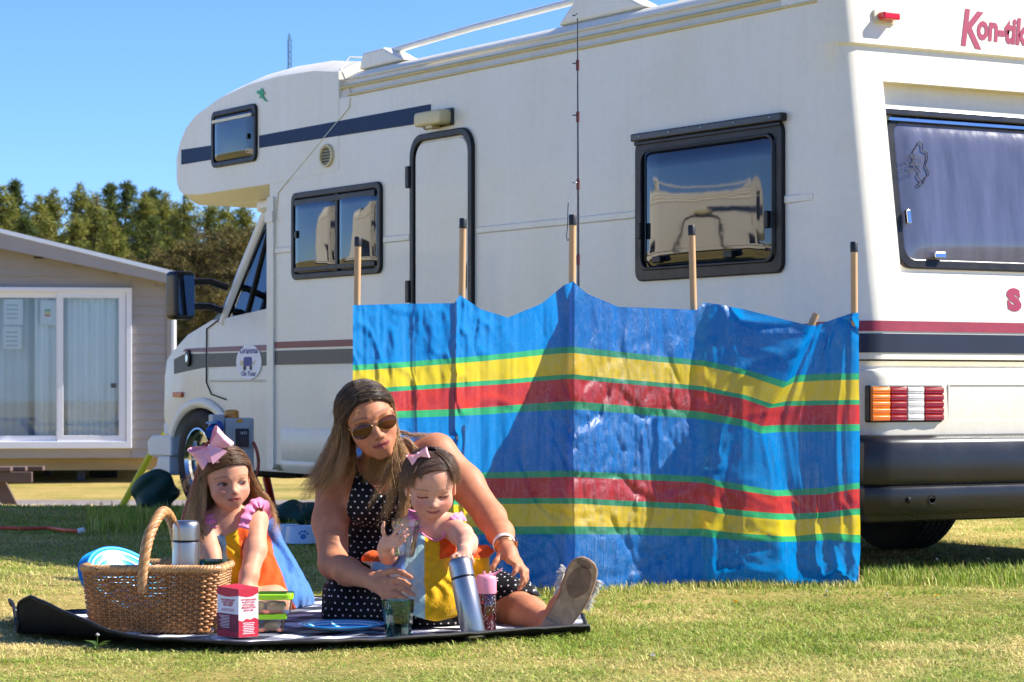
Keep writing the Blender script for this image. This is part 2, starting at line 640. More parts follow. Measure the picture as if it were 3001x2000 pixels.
# lower skirt panels
for u0, u1 in ((0.33, 1.0), (2.0, 2.88), (3.56, 4.98)):
    MB().prism([(0.265, -0.02), (0.30, 0.004), (0.325, 0.006), (0.333, 0.001), (0.341, 0.006), (0.50, 0.006), (0.512, 0.0)], lambda z, t, u: (-t, u, z), u0, u1).build('skirt_panel', m_cream, van, smooth=50)
# door pillar moulding where the cab meets the box
MB().prism(rrect(5.06, 0.28, 5.14, 1.78, 0.02), SIDE, -0.02, 0.014).build('pillar_moulding', m_cream, van, smooth=40)
MB().prism(rrect(5.055, 1.64, 5.15, 1.70, 0.01), SIDE, 0.012, 0.022).build('moulding_clip', m_cream, van, smooth=40)
MB().tube([(-0.002, 4.184, 2.239), (-0.003, 4.19, 2.19), (-0.003, 5.02, 1.80), (-0.003, 5.05, 1.66)], 0.003, 6).build('panel_seam', m_cream, van, smooth=60)
MB().tube([(0.01, 4.184, 2.245), (0.006, 4.30, 2.40), (0.06, 4.306, 2.468), (0.5, 4.306, 2.487)], 0.004, 6).build('panel_seam', m_cream2, van, smooth=60)

# ---- overcab bunk
out = [(4.31, 1.82), (5.1, 1.80), (6.05, 1.80), (6.28, 1.812), (6.39, 1.845), (6.425, 1.90), (6.43, 2.03), (6.42, 2.16), (6.375, 2.24), (6.28, 2.32), (6.13, 2.382), (5.8, 2.450), (5.4, 2.490), (5.02, 2.499), (4.6, 2.485), (4.31, 2.45)]
b = MB()
NWR = 19
rows = []
for i in range(NWR):
    s = i / (NWR - 1)
    w = VW * s
    e = min(w, VW - w)
    sh = 0.06 * (1 - math.sqrt(max(0, 1 - (1 - min(e / 0.08, 1)) ** 2)))
    bow = 0.14 * (1 - ((w - VW / 2) / (VW / 2)) ** 2)
    row = []
    for u, z in out:
        uu, zz = u, z
        cu, cz = 5.2, 2.14
        k = max(0.0, (u - 5.2) / 1.2)
        uu = u + bow * k ** 2 - sh * k ** 2 * 0.9
        if z > cz:
            zz = z - sh * 1.05
        else:
            zz = z + sh * 0.9
        row.append((w + (-0.002 if s < 0.5 else 0.002), uu, zz))
    rows.append(row)
b.grid(rows)
n = len(out)
b.add(rows[0], [tuple(range(n))]).add(rows[-1], [tuple(range(n))[::-1]])
b.add([r[0] for r in rows] + [r[-1] for r in rows], [(i, i + 1, NWR + i + 1, NWR + i) for i in range(NWR - 1)])
b.build('overcab_bunk', m_cream, van, smooth=50)

# ---- decals on the side
def sstrip(name, pts, m, w=0.0, t=0.004):
    """flat decal, outline in side coordinates"""
    return MB().prism(pts, lambda u, z, tt: (w - tt, u, z), 0.0012, t).build(name, m, van)
sstrip('navy_stripe', [(5.254, 2.062), (3.341, 2.040), (3.341, 2.127), (5.254, 2.131)], m_navy, 0.0, 0.0045)
sstrip('navy_stripe', [(6.30, 2.046), (5.865, 2.044), (5.865, 2.126), (6.30, 2.134)], m_navy, 0.0, 0.0045)
sstrip('maroon_stripe', [(0.34, 0.948), (5.058, 0.946), (5.058, 0.981), (0.34, 0.985)], m_redst2)
sstrip('dark_stripe', [(0.34, 0.860), (5.058, 0.855), (5.058, 0.933), (0.34, 0.937)], m_dkstripe)
# green lizard decal
liz = [(602, 203), (606, 206), (607, 212), (610, 214), (609, 217), (606, 217), (607, 222), (612, 230), (617, 234), (611, 233), (605, 227), (602, 222), (600, 226), (598, 225), (600, 219), (596, 217), (592, 214), (592, 210), (597, 208), (601, 209), (601, 203)]
sstrip('lizard_decal', [sp(x, y, -0.002) for x, y in liz], mat('green_decal', S(20, 160, 90), 0.4, var=(30, 0.1)), -0.004)

# ---- windows of the living box
def hinged_window(name, u0, u1, z0, z1, mg=m_glass, split=None, awning=True, fw=0.05):
    wnd = MB().ring(rrect(u0, z0, u1, z1, 0.045), rrect(u0 + fw, z0 + fw, u1 - fw, z1 - fw, 0.03), SIDE, -0.004, 0.018).build(name, m_black, van, bevel=0.005)
    panes = [(u0 + fw, u1 - fw)] if split is None else [(u0 + fw, split - 0.012), (split + 0.012, u1 - fw)]
    for a, c in panes:
        # moulded acrylic: raised bowed pane
        A, Z = c - a, (z1 - z0 - 2 * fw)
        rws = []
        for i in range(13):
            rw = []
            for j in range(13):
                x, y = i / 12, j / 12
                e = min(x, 1 - x, (y) , (1 - y)) * 2
                h = 0.007 + 0.016 * min(1, e * 6) + 0.006 * math.sin(math.pi * x) * math.sin(math.pi * y)
                rw.append((-h, a + A * x, z0 + fw + Z * y))
            rws.append(rw)
        p = MB().grid(rws).build('pane', mg, wnd, smooth=180)
    if split is not None:
        MB().box((-0.02, split - 0.014, z0 + fw), (0.0, split + 0.014, z1 - fw)).build('divider', m_black, wnd, bevel=0.003)
    if awning:
        MB().box((-0.034, u0 - 0.012, z1 - 0.004), (0.0, u1 + 0.012, z1 + 0.03)).build('hinge_rail', m_blackp, wnd, bevel=0.006)
        MB().box((-0.026, u0 + 0.005, z1 - 0.022), (-0.016, u1 - 0.005, z1 - 0.006)).build('hinge_seal', m_black, wnd, bevel=0.003)
    return wnd

w2 = hinged_window('side_window', 0.500, 1.538, 1.190, 1.798, fw=0.050)
MB().ring(rrect(0.545, 1.235, 1.493, 1.752, 0.05), rrect(0.560, 1.248, 1.478, 1.740, 0.045), SIDE, 0.018, 0.027).build('frame_bead', m_black, w2, bevel=0.004)
for u in (0.82, 1.33):
    MB().box((-0.052, u - 0.03, 1.262), (-0.028, u + 0.03, 1.290)).build('catch', m_black, w2, bevel=0.004)
for u in (0.572, 1.468):
    MB().box((-0.046, u - 0.012, 1.37), (-0.024, u + 0.012, 1.44)).build('catch', m_black, w2, bevel=0.004)
for u in (0.56, 0.80, 1.03, 1.26, 1.48):
    MB().lathe([(0.004, 0), (0.004, 0.002), (0.002, 0.003)], 8, Matrix.Translation((-0.034, u, 1.813)) @ Matrix.Rotation(math.radians(-90), 4, 'Y')).build('screw', m_chrome, w2)
w1 = hinged_window('side_window', 3.83, 4.838, 1.312, 1.782, split=4.305, awning=False, fw=0.032)
MB().box((-0.024, 3.88, 1.71), (-0.004, 4.79, 1.742)).build('sliding_track', m_black, w1, bevel=0.003)
MB().box((-0.024, 3.88, 1.352), (-0.004, 4.79, 1.378)).build('sliding_track', m_black, w1, bevel=0.003)
MB().box((-0.036, 4.735, 1.535), (-0.022, 4.765, 1.575)).build('catch', m_black, w1, bevel=0.004)
w0 = hinged_window('bunk_window', 5.275, 5.86, 1.992, 2.315, awning=False, fw=0.030)
MB().box((-0.03, 5.31, 2.245), (-0.022, 5.825, 2.262)).build('rain_strip', m_cream2, w0)
MB().box((-0.034, 5.34, 2.12), (-0.024, 5.36, 2.15)).build('catch', m_black, w0, bevel=0.003)

# ---- entrance door
dr = MB().ring(rrect(2.915, 0.34, 3.525, 1.985, 0.11, 8), rrect(2.955, 0.37, 3.485, 1.95, 0.085, 8), SIDE, -0.002, 0.020).build('entrance_door', m_black, van, bevel=0.006)
MB().prism(rrect(2.965, 1.055, 3.475, 1.94, 0.08, 8), SIDE, 0.001, 0.012).build('upper_leaf', m_cream, dr, bevel=0.004)
MB().prism(rrect(2.965, 0.38, 3.475, 1.02, 0.03, 4), SIDE, 0.001, 0.012).build('lower_leaf', m_cream, dr, bevel=0.004)
MB().box((-0.020, 2.966, 1.022), (-0.001, 3.474, 1.052)).build('leaf_gap_seal', m_black, dr)
for z in (1.21, 1.78, 0.6):
    h = MB().box((-0.030, 3.515, z - 0.055), (-0.004, 3.553, z + 0.055)).build('hinge', m_black, dr, bevel=0.006)
hl = MB().prism(rrect(2.975, 1.20, 3.028, 1.335, 0.024, 6), SIDE, 0.012, 0.024).build('door_handle', m_black, dr, bevel=0.004)
MB().lathe([(0.012, 0), (0.012, 0.006), (0.004, 0.008)], 12, Matrix.Translation((-0.024, 3.0, 1.27)) @ Matrix.Rotation(math.radians(-90), 4, 'Y')).build('lock', m_chrome, hl, smooth=40)
MB().tube([(-0.03, 3.40, 1.06), (-0.045, 3.36, 1.06), (-0.045, 3.28, 1.055), (-0.03, 3.25, 1.06)], 0.010, 8).build('door_catch', m_white, dr, smooth=60)
MB().box((-0.04, 3.74, 1.085), (0, 3.80, 1.105)).build('door_retainer', m_white, van, bevel=0.006)

# ---- awning light and vent
lp = MB().prism(rrect(3.125, 2.012, 3.385, 2.082, 0.02), SIDE, 0.0, 0.075).build('awning_light', m_yellowed, van, bevel=0.012, segs=3, smooth=40)
MB().prism(rrect(3.112, 2.004, 3.40, 2.09, 0.012), SIDE, -0.001, 0.012).build('lamp_base', m_blackp, lp, bevel=0.004)
MB().prism([(3.22, 1.998), (3.30, 1.998), (3.28, 2.016), (3.24, 2.016)], SIDE, 0.01, 0.06).build('sensor', m_yellowed, lp, bevel=0.004)
vo = [(4.439 + 0.075 * math.cos(a), 1.957 + 0.062 * math.sin(a)) for a in np.linspace(0, 2 * math.pi, 28, endpoint=False)]
vi = [(4.439 + 0.058 * math.cos(a), 1.957 + 0.048 * math.sin(a)) for a in np.linspace(0, 2 * math.pi, 28, endpoint=False)]
vt = MB().ring(vo, vi, SIDE, -0.001, 0.016).build('round_vent', m_yellowed, van, bevel=0.003, smooth=40)
MB().prism(vi, SIDE, -0.001, 0.003).build('vent_back', m_dkstripe, vt)
for k in range(6):
    z = 1.957 - 0.040 + k * 0.016
    hw = 0.058 * math.sqrt(max(0, 1 - ((z - 1.957) / 0.048) ** 2)) - 0.002
    MB().add([(-0.004, 4.439 - hw, z + 0.006), (-0.004, 4.439 + hw, z + 0.006), (-0.014, 4.439 + hw, z - 0.003), (-0.014, 4.439 - hw, z - 0.003)], [(0, 1, 2, 3)]).build('slat', m_yellowed, vt)

# ---- roof rails and rooflight
for w in (0.16, VW - 0.16):
    rl = MB().tube([(w, 4.06, 2.475), (w, 3.2, 2.50), (w, 2.15, 2.515)], 0.017, 10).build('roof_rail', m_white, van, smooth=60)
    MB().prism([(4.28, 2.40), (4.24, 2.487), (4.02, 2.490), (3.80, 2.405)], lambda u, z, t: (w + t, u, z), -0.06, 0.05).build('rail_bracket', m_cream, rl, bevel=0.012)
    MB().prism([(2.35, 2.40), (2.18, 2.515), (2.02, 2.545), (1.92, 2.525), (1.62, 2.40)], lambda u, z, t: (w + t, u, z), -0.06, 0.04).build('rail_bracket', m_cream, rl, bevel=0.015)
    MB().tube([(w, 1.95, 2.53), (w, 1.0, 2.53)], 0.022, 10).build('rear_rail', m_white, rl, smooth=60)
MB().lathe([(0.34, 2.42), (0.36, 2.47), (0.34, 2.50), (0.2, 2.535), (0.0, 2.545)], 28, Matrix.Translation((0.62, 1.5, 0.0))).build('rooflight', m_yellowed, van, smooth=40)

# ---- rear panel: moulded cap leaning forward towards the roof, with a sunken window
def lean(z):
    return 0.143 * (z - 0.95) if z > 0.95 else 0.0
zs = [0.842, 0.95, 1.172, 1.93, 2.062, 2.072, 2.085, 2.25, 2.33, 2.39, 2.42, 2.432]
half = [(-0.003, 0.335), (-0.003, 0.20), (0.000, 0.11), (0.010, 0.055), (0.026, 0.024), (0.05, 0.006), (0.085, 0.0), (0.20, 0.0), (0.60, 0.0), (1.05, 0.0)]
pl = half + [(VW - w, u) for w, u in half[::-1][1:]]
b = MB()
rows = []
for z in zs:
    r = []
    inset = 0.0
    if z > 2.30:
        k = (z - 2.30) / 0.132
        inset = 0.20 * (1 - math.sqrt(max(0, 1 - k * k)))
    step = -0.018 if z >= 2.072 else 0.0
    for w, u in pl:
        uu = u + lean(z) + step * (1 if u < 0.3 else 0) + inset * (1 if u < 0.25 else 0)
        ww = w + (inset * 0.5 if w < 0.3 else (-inset * 0.5 if w > VW - 0.3 else 0))
        r.append((ww, uu, z))
    rows.append(r)
nrow, ncol = len(rows), len(pl)
RW0, RW1 = 7, ncol - 8            # window columns
v = [p for r in rows for p in r]
f = []
for i in range(nrow - 1):
    for j in range(ncol - 1):
        if i == 2 and RW0 <= j < RW1:
            continue
        f.append((i * ncol + j, i * ncol + j + 1, (i + 1) * ncol + j + 1, (i + 1) * ncol + j))
b.add(v, f)
rec = [rows[2][RW0], rows[2][RW1], rows[3][RW1], rows[3][RW0]]
dpt = 0.055
inn = [(p[0] + (0.012 if k in (0, 3) else -0.012), p[1] + dpt, p[2] + (0.01 if k < 2 else -0.002)) for k, p in enumerate(rec)]
b.add(rec + inn, [(0, 1, 5, 4), (1, 2, 6, 5), (2, 3, 7, 6), (3, 0, 4, 7), (4, 5, 6, 7)])
b.add(rows[-1] + [(VW / 2, 0.5, 2.434)], [(j, j + 1, ncol) for j in range(ncol - 1)])
rear = b.build('rear_panel', m_cream, van, smooth=32)

def REAR(off=0.0):
    return lambda w, z, t: (w, lean(z) + off - t, z)
RWIN = REAR(0.055)
rw = MB().ring(rrect(0.222, 1.197, VW - 0.222, 1.80, 0.07, 6), rrect(0.262, 1.236, VW - 0.262, 1.775, 0.05, 6), RWIN, -0.003, 0.022).build('rear_window', m_black, rear, bevel=0.006)
rws = []
for i in range(41):
    rr = []
    for j in range(17):
        x, y = i / 40, j / 16
        e = min(x * 3, (1 - x) * 3, y, 1 - y) * 2
        h = 0.012 + 0.016 * min(1, max(0, e * 5 - 0.2)) + 0.012 * math.sin(math.pi * x) * math.sin(math.pi * y)
        w, z = 0.25 + (VW - 0.5) * x, 1.225 + 0.56 * y
        rr.append(RWIN(w, z, h))
    rws.append(rr)
MB().grid(rws).build('pane', m_rearglass, rw, smooth=180)
MB().prism(rrect(0.205, 1.80, VW - 0.205, 1.832, 0.008), RWIN, 0.0, 0.035).build('hinge_rail', m_blackp, rw, bevel=0.006)
MB().prism(rrect(0.235, 1.780, VW - 0.235, 1.792, 0.004), RWIN, 0.02, 0.03).build('hinge_seal', m_chrome, rw)
for w, z, a, c in ((0.278, 1.40, 0.010, 0.028), (0.42, 1.253, 0.028, 0.012), (1.05, 1.253, 0.028, 0.012)):
    MB().prism(rrect(w - a, z - c, w + a, z + c, 0.006), RWIN, 0.028, 0.046).build('catch', m_chrome, rw, bevel=0.003)
# map sticker on the glass
MBS = MB()
mp = [(2113, 325), (2119, 330), (2120, 345), (2130, 350), (2131, 366), (2126, 380), (2132, 392), (2134, 403), (2126, 408), (2122, 422), (2112, 428), (2108, 424), (2118, 416), (2112, 410), (2108, 400), (2115, 396), (2108, 388), (2102, 380), (2098, 372), (2101, 360), (2097, 352), (2104, 340), (2110, 332)]
def rpx(x, y, off):
    rx, rz = (x - CX) / F, (HY - y) / F
    c, s = math.cos(VTH), math.sin(VTH)
    d = (off + 0.143 * (CAMZ - 0.95) + 1.351 * -s + 9.8 * c) / (rx * -s + c - 0.143 * rz)
    return ((rx * d - 1.351) * c + (d - 9.8) * s, CAMZ + rz * d)
pts = [RWIN(*rpx(x, y, 0.02), 0.036) for x, y in mp]
m_ink = mat('black_ink', S(40, 40, 48), 0.6, var=(20, 0.1))
MBS.tube(pts + [pts[0]], 0.0022, 5).build('map_sticker', m_ink, rw)
def RM(w, z, t, base=RWIN):
    """matrix that stands lettering up on the rear face"""
    p = Vector(base(w, z, t))
    M = Matrix(((1, 0, 0, p.x), (0, 0.141, -0.99, p.y), (0, 0.99, 0.141, p.z), (0, 0, 0, 1)))
    return M
for k, s_ in enumerate(('NORTH', 'COAST', '500')):
    text_mesh('sticker_lettering', s_, 0.026, m_ink, rw, RM(0.30, 1.63 - 0.027 * k, 0.040))
# red marker lamp with its pale base
mk = MB().prism(rrect(0.163, 2.155, 0.272, 2.212, 0.014), REAR(-0.018), 0.0, 0.012).build('marker_lamp', m_cream2, rear, bevel=0.004)
MB().prism(rrect(0.180, 2.168, 0.262, 2.198, 0.008), REAR(-0.018), 0.012, 0.052).build('red_lens', mat('red_lens', S(214, 24, 30), 0.12, var=(10, 0.15), coat=0.5), mk, bevel=0.006)
# lettering
m_maroon = mat('maroon_lettering', S(160, 44, 72), 0.4, var=(20, 0.08))
text_mesh('lettering', 'K', 0.215, m_maroon, rear, RM(0.60, 2.105, 0.002, REAR(-0.018)) @ Matrix.Rotation(math.radians(-6), 4, 'Z'), shear=0.22, bold=0.006, sx=0.74)
text_mesh('lettering', 'on-tiki', 0.150, m_maroon, rear, RM(0.692, 2.135, 0.002, REAR(-0.018)) @ Matrix.Rotation(math.radians(-2), 4, 'Z'), shear=0.25, bold=0.006, sx=0.72)
text_mesh('lettering', 'S', 0.112, m_maroon, rear, RM(0.738, 1.045, 0.002, REAR(0.0)), bold=0.008, sx=1.25)
# stripes wrapped round the corner
def wrap(name, z0, z1, m):
    r0 = [(w - (0.0035 if k < 3 else 0.0025), u + lean(z0) - (0.0 if k < 3 else 0.0035), z0) for k, (w, u) in enumerate(half)]
    r1 = [(w - (0.0035 if k < 3 else 0.0025), u + lean(z1) - (0.0 if k < 3 else 0.0035), z1) for k, (w, u) in enumerate(half)]
    r0 += [(VW - 0.09, lean(z0) - 0.0035, z0)]
    r1 += [(VW - 0.09, lean(z1) - 0.0035, z1)]
    return MB().grid([r0, r1]).build(name, m, rear, smooth=60)
wrap('maroon_stripe', 0.950, 0.990, m_redst)
wrap('navy_stripe', 0.868, 0.941, m_dkrear)
# ---- lower rear panel
low = [(0.835, 0.002), (0.815, 0.02), (0.803, 0.012), (0.800, -0.012), (0.792, -0.020), (0.770, -0.022), (0.56, -0.028), (0.53, -0.02), (0.52, 0.05)]
rows = []
for z, o in low:
    rows.append([(w + 0.002, u * (1 if u > 0.15 else 1) + o, z) for w, u in half] + [(VW - w - 0.002, u + o, z) for w, u in half[::-1][1:]])
lw = MB().grid(rows).build('lower_rear_panel', m_cream, van, smooth=40)
MB().ring(rrect(0.388, 0.602, 0.99, 0.748, 0.006), rrect(0.394, 0.608, 0.984, 0.742, 0.006), lambda w, z, t: (w, -0.022 - t, z), -0.004, 0.005).build('embossed_outline', m_cream, lw, bevel=0.002)
# tail lamp clusters
def cluster(mir):
    X = (lambda w: w) if not mir else (lambda w: VW - w)
    tl = MB().prism(rrect(*sorted((X(-0.008), X(0.358)))[:1], 0.600, sorted((X(-0.008), X(0.358)))[1], 0.742, 0.008), lambda w, z, t: (w, -0.02 - t, z), -0.02, 0.012).build('tail_lamp', m_black, lw, bevel=0.004)
    for nm, a, c, m in (('amber_lens', -0.004, 0.083, mat('amber_lens', S(236, 120, 6), 0.15, var=(60, 0.12), coat=0.4)), ('red_lens', 0.086, 0.166, mat('ruby_lens', S(150, 14, 22), 0.12, var=(60, 0.15), coat=0.5)),
                        ('clear_lens', 0.169, 0.252, mat('clear_lens', S(216, 212, 206), 0.12, var=(60, 0.1), coat=0.5)), ('red_lens', 0.255, 0.352, mat('ruby_lens'))):
        x0, x1 = sorted((X(a), X(c)))
        ln = MB()
        rws = []
        nz = 40
        for i in range(nz + 1):
            z = 0.606 + 0.130 * i / nz
            rib = 0.004 * abs(math.sin(math.pi * i / nz * 5)) ** 0.5 + 0.0012 * (i % 2)
            rws.append([(x0, -0.030, z), (x0 + 0.002, -0.042 - rib, z), ((x0 + x1) / 2, -0.045 - rib, z), (x1 - 0.002, -0.042 - rib, z), (x1, -0.030, z)])
        ln.grid(rws)
        ln.build(nm, m, tl, smooth=25)
    return tl
cluster(False)
cluster(True)
# ---- bumper
bp = [(0.548, 0.0), (0.552, -0.05), (0.540, -0.085), (0.52, -0.10), (0.385, -0.098), (0.366, -0.092), (0.360, -0.085), (0.352, -0.10), (0.340, -0.105), (0.262, -0.10), (0.250, -0.09), (0.246, -0.06), (0.225, -0.055), (0.215, 0.0)]
plan = [(-0.02, 0.36), (-0.02, 0.16), (-0.012, 0.06), (0.012, 0.015), (0.05, 0.0), (0.3, 0.0), (0.77, 0.0), (0.775, 0.0), (VW - 0.775, 0.0), (VW - 0.77, 0.0), (VW - 0.3, 0.0), (VW - 0.05, 0.0), (VW - 0.012, 0.015), (VW + 0.012, 0.06), (VW + 0.02, 0.16), (VW + 0.02, 0.36)]
rows = []
for z, o in bp:
    r = []
    for w, u in plan:
        k = 1 if u < 0.1 else 0
        side = (o + 0.0) * 0.30
        ww = w + (side if w < 0 else (-side if w > VW else 0)) if u > 0.03 else w
        oo = o
        if 0.772 < w < VW - 0.772 and 0.37 < z < 0.53:
            oo = o + 0.025
        r.append((ww, u + (oo if u < 0.1 else 0), z))
    rows.append(r)
bmp = MB().grid(rows).build('rear_bumper', m_blackp, van, smooth=38)
MB().prism(rrect(0.79, 0.392, VW - 0.79, 0.503, 0.006), lambda w, z, t: (w, -0.08 - t, z), 0.0, 0.008).build('number_plate', mat('yellow_plate', S(238, 186, 20), 0.4, var=(20, 0.06)), bmp)
MB().lathe([(0.006, 0), (0.006, 0.003), (0.003, 0.004)], 8, Matrix.Translation((0.80, -0.088, 0.45)) @ Matrix.Rotation(math.radians(90), 4, 'X')).build('plate_screw', m_chrome, bmp)
for w in (0.12, 0.76):
    MB().lathe([(0.012, 0.0), (0.012, 0.004), (0.007, 0.010), (0.0, 0.011)], 12, Matrix.Translation((w, -0.104, 0.305)) @ Matrix.Rotation(math.radians(90), 4, 'X')).build('bumper_bolt', m_black, bmp, smooth=40)
MB().lathe([(0.020, 0.0), (0.020, 0.003), (0.016, 0.003), (0.014, 0.0)], 16, Matrix.Translation((0.24, -0.103, 0.305)) @ Matrix.Rotation(math.radians(90), 4, 'X')).build('bumper_hole', m_dark, bmp, smooth=40)

# ---- wheels
def wheel(name, w, u, R, width, tread_side, hub):
    """axle along local x; outer face towards -x"""
    T = Matrix.Translation((w, u, R)) @ Matrix.Rotation(math.radians(-90), 4, 'Y')
    whl = MB()
    h = width / 2
    pr = [(R * 0.60, -h * 0.8), (R * 0.66, -h * 0.95), (R * 0.84, -h * 1.05), (R * 0.95, -h * 0.95), (R * 0.985, -h * 0.8)]
    for k in range(5):
        z0 = -h * 0.72 + k * h * 0.31
        pr += [(R, z0), (R, z0 + h * 0.23), (R * 0.975, z0 + h * 0.24), (R * 0.975, z0 + h * 0.30)]
    pr += [(R * 0.985, h * 0.85), (R * 0.95, h * 0.95), (R * 0.84, h * 1.05), (R * 0.66, h * 0.95), (R * 0.60, h * 0.8)]
    prt = pr[:]
    wh = bpy.data.objects.new(name, None)
    COL.objects.link(wh)
    wh.parent = van
    MB().lathe(prt, 56, T, caps=False).build('tyre', m_tyre, wh, smooth=30)
    rim = [(R * 0.62, h * 0.95), (R * 0.63, h * 1.0), (R * 0.60, h * 1.02), (R * 0.56, h * 0.8), (R * 0.50, h * 0.72), (R * 0.48, h * 0.55), (R * 0.34, h * 0.55), (R * 0.22, h * 0.85), (R * 0.14, h * 0.95), (0.001, h * 0.96)]
    MB().lathe(rim, 48, T, caps=False).build('rim', m_chrome if hub else m_dark, wh, smooth=35)
    MB().lathe([(R * 0.62, -h * 0.9), (R * 0.5, -h * 0.6), (0.001, -h * 0.5)], 32, T, caps=False).build('inner_hub', m_dark, wh, smooth=35)
    if hub:
        for k in range(5):
            a = 2 * math.pi * k / 5 + 0.3
            p = T @ Vector((R * 0.28 * math.cos(a), R * 0.28 * math.sin(a), h * 0.75))
            MB().lathe([(0.012, 0), (0.012, 0.02), (0.004, 0.024)], 6, Matrix.Translation(p) @ Matrix.Rotation(math.radians(-90), 4, 'Y')).build('wheel_nut', m_chrome, wh)
    return wh
wheel('front_wheel', 0.20, 6.30, 0.302, 0.20, 1, True)
wheel('front_wheel', VW - 0.22, 6.30, 0.302, 0.20, 1, False)
wheel('rear_wheel', 0.20, 1.55, 0.315, 0.20, 1, True)
wheel('rear_wheel', 1.30, 1.33, 0.33, 0.22, 1, False)
MB().box((0.12, 0.4, 0.36), (VW - 0.12, 6.0, 0.45)).box((0.25, 5.3, 0.22), (VW - 0.25, 5.9, 0.36)).box((0.3, 2.6, 0.2), (0.9, 3.6, 0.36)).build('chassis', m_dark, van, bevel=0.02)
MB().tube([(1.30, 1.33, 0.33), (0.2, 1.55, 0.33)], 0.05, 10).build('axle', m_dark, van, smooth=60)

# ---- cab
CABW = 0.10
arch_c, arch_r = (6.24, 0.33), 0.44
ap = []
for a in np.linspace(math.radians(188), math.radians(-8), 22):
    ap.append((arch_c[0] - arch_r * math.cos(math.pi - a) * -1 if False else arch_c[0] + arch_r * math.cos(a) * -1, arch_c[1] + 0.29 * math.sin(a)))
ap = ap[::-1]       # from high u to low u? ordered below
lowcab = [(5.10, 0.26), (5.77, 0.26)] + [p for p in sorted(ap, key=lambda p: p[0])] + [(6.70, 0.44), (6.80, 0.46), (6.84, 0.56), (6.825, 0.80), (6.79, 0.895), (6.70, 0.945), (6.45, 1.045), (6.10, 1.125), (5.96, 1.13), (5.35, 1.175), (5.10, 1.20)]
def cabfn(u, z, t):
    """bonnet and wings narrow towards the nose"""
    k = max(0, (u - 6.0) / 0.85)
    return (CABW + 0.10 * k * k + t if t < 1 else VW - CABW - 0.10 * k * k - (2 - t), u, z)
b = MB()
b.prism(lowcab, lambda u, z, t: ((CABW + 0.025 * max(0, (u - 6.1) / 0.75) ** 2) if t == 0 else (VW - CABW - 0.025 * max(0, (u - 6.1) / 0.75) ** 2), u, z), 0, 1)
cab = b.build('cab_body', m_cream, van, bevel=0.035, segs=3, smooth=50)
CS = lambda u, z, t: (CABW + 0.025 * max(0, (u - 6.1) / 0.75) ** 2 - t, u, z)
# wheel arch lip and dark liner
lip = []
for a in np.linspace(math.radians(10), math.radians(182), 20):
    lip.append(CS(arch_c[0] + (arch_r + 0.02) * math.cos(a), arch_c[1] + 0.31 * math.sin(a), 0.012))
MB().tube(lip, 0.030, 8, flat=0.55).build('wheel_arch', m_cream, cab, smooth=60)
MB().box((0.42, 5.80, 0.2), (0.50, 6.70, 0.72)).box((0.14, 5.82, 0.595), (0.5, 6.62, 0.64)).build('arch_liner', m_dark, cab)
# door line, ledge, handle side lamp
MB().tube([CS(5.965, 1.135, 0.002), CS(6.165, 1.075, 0.002), CS(6.17, 0.76, 0.002), CS(6.10, 0.69, 0.002), CS(5.9, 0.66, 0.002)], 0.0045, 5).build('door_seam', m_dark, cab)
MB().prism([(0.762, 0), (0.766, 0.006), (0.772, 0.006), (0.776, 0)], lambda z, t, u: CS(u, z, t), 5.15, 6.12).build('door_crease', m_cream2, cab)
sstripC = lambda name, pts, m: MB().prism(pts, CS, 0.0015, 0.004).build(name, m, cab)
sstripC('maroon_stripe', [(5.145, 0.938), (6.16, 0.94), (6.16, 0.965), (5.145, 0.972)], m_purple)
sstripC('maroon_stripe', [(6.175, 0.94), (6.52, 0.945), (6.48, 0.962), (6.175, 0.965)], m_purple)
sstripC('dark_stripe', [(5.145, 0.855), (6.16, 0.850), (6.16, 0.930), (5.145, 0.932)], m_dkstripe)
sstripC('dark_stripe', [(6.175, 0.850), (6.66, 0.812), (6.66, 0.90), (6.5, 0.93), (6.175, 0.930)], m_dkstripe)
cap = [(6.425 + 0.035 * math.cos(a), 0.905 + 0.05 * math.sin(a)) for a in np.linspace(0, 2 * math.pi, 20, endpoint=False)]
fc = MB().prism(cap, CS, 0.002, 0.016).build('fuel_cap', m_black, cab, bevel=0.004)
cap2 = [(6.425 + 0.017 * math.cos(a), 0.905 + 0.026 * math.sin(a)) for a in np.linspace(0, 2 * math.pi, 16, endpoint=False)]
MB().prism(cap2, CS, 0.016, 0.020).build('cap_lock', m_chrome, fc, bevel=0.002)
MB().prism(rrect(6.51, 0.672, 6.65, 0.702, 0.006), CS, 0.0, 0.02).build('side_indicator', mat('orange_lens', S(206, 84, 22), 0.2, var=(40, 0.12)), cab, bevel=0.005)
# round sticker on the door
m_stk = mat('sticker_white', S(236, 236, 240), 0.4, var=(8, 0.04))
stc = [(5.590 + 0.165 * math.cos(a), 0.875 + 0.101 * math.sin(a)) for a in np.linspace(0, 2 * math.pi, 40, endpoint=False)]
stk = MB().prism(stc, CS, 0.0045, 0.0065).build('round_sticker', m_stk, cab)
m_blueink = mat('blue_ink', S(44, 52, 140), 0.5, var=(30, 0.1))
def SM(u, z, t):
    p = CS(u, z, t)
    return Matrix(((0, 0, -1, p[0]), (-1, 0, 0, p[1]), (0, 1, 0, p[2]), (0, 0, 0, 1)))
text_mesh('sticker_lettering', 'Granma', 0.050, m_blueink, stk, SM(5.590, 0.925, 0.008), bold=0.001, sx=1.45, align='CENTER')
text_mesh('sticker_lettering', 'On Tour', 0.038, m_blueink, stk, SM(5.590, 0.797, 0.008), bold=0.001, sx=1.35, align='CENTER')
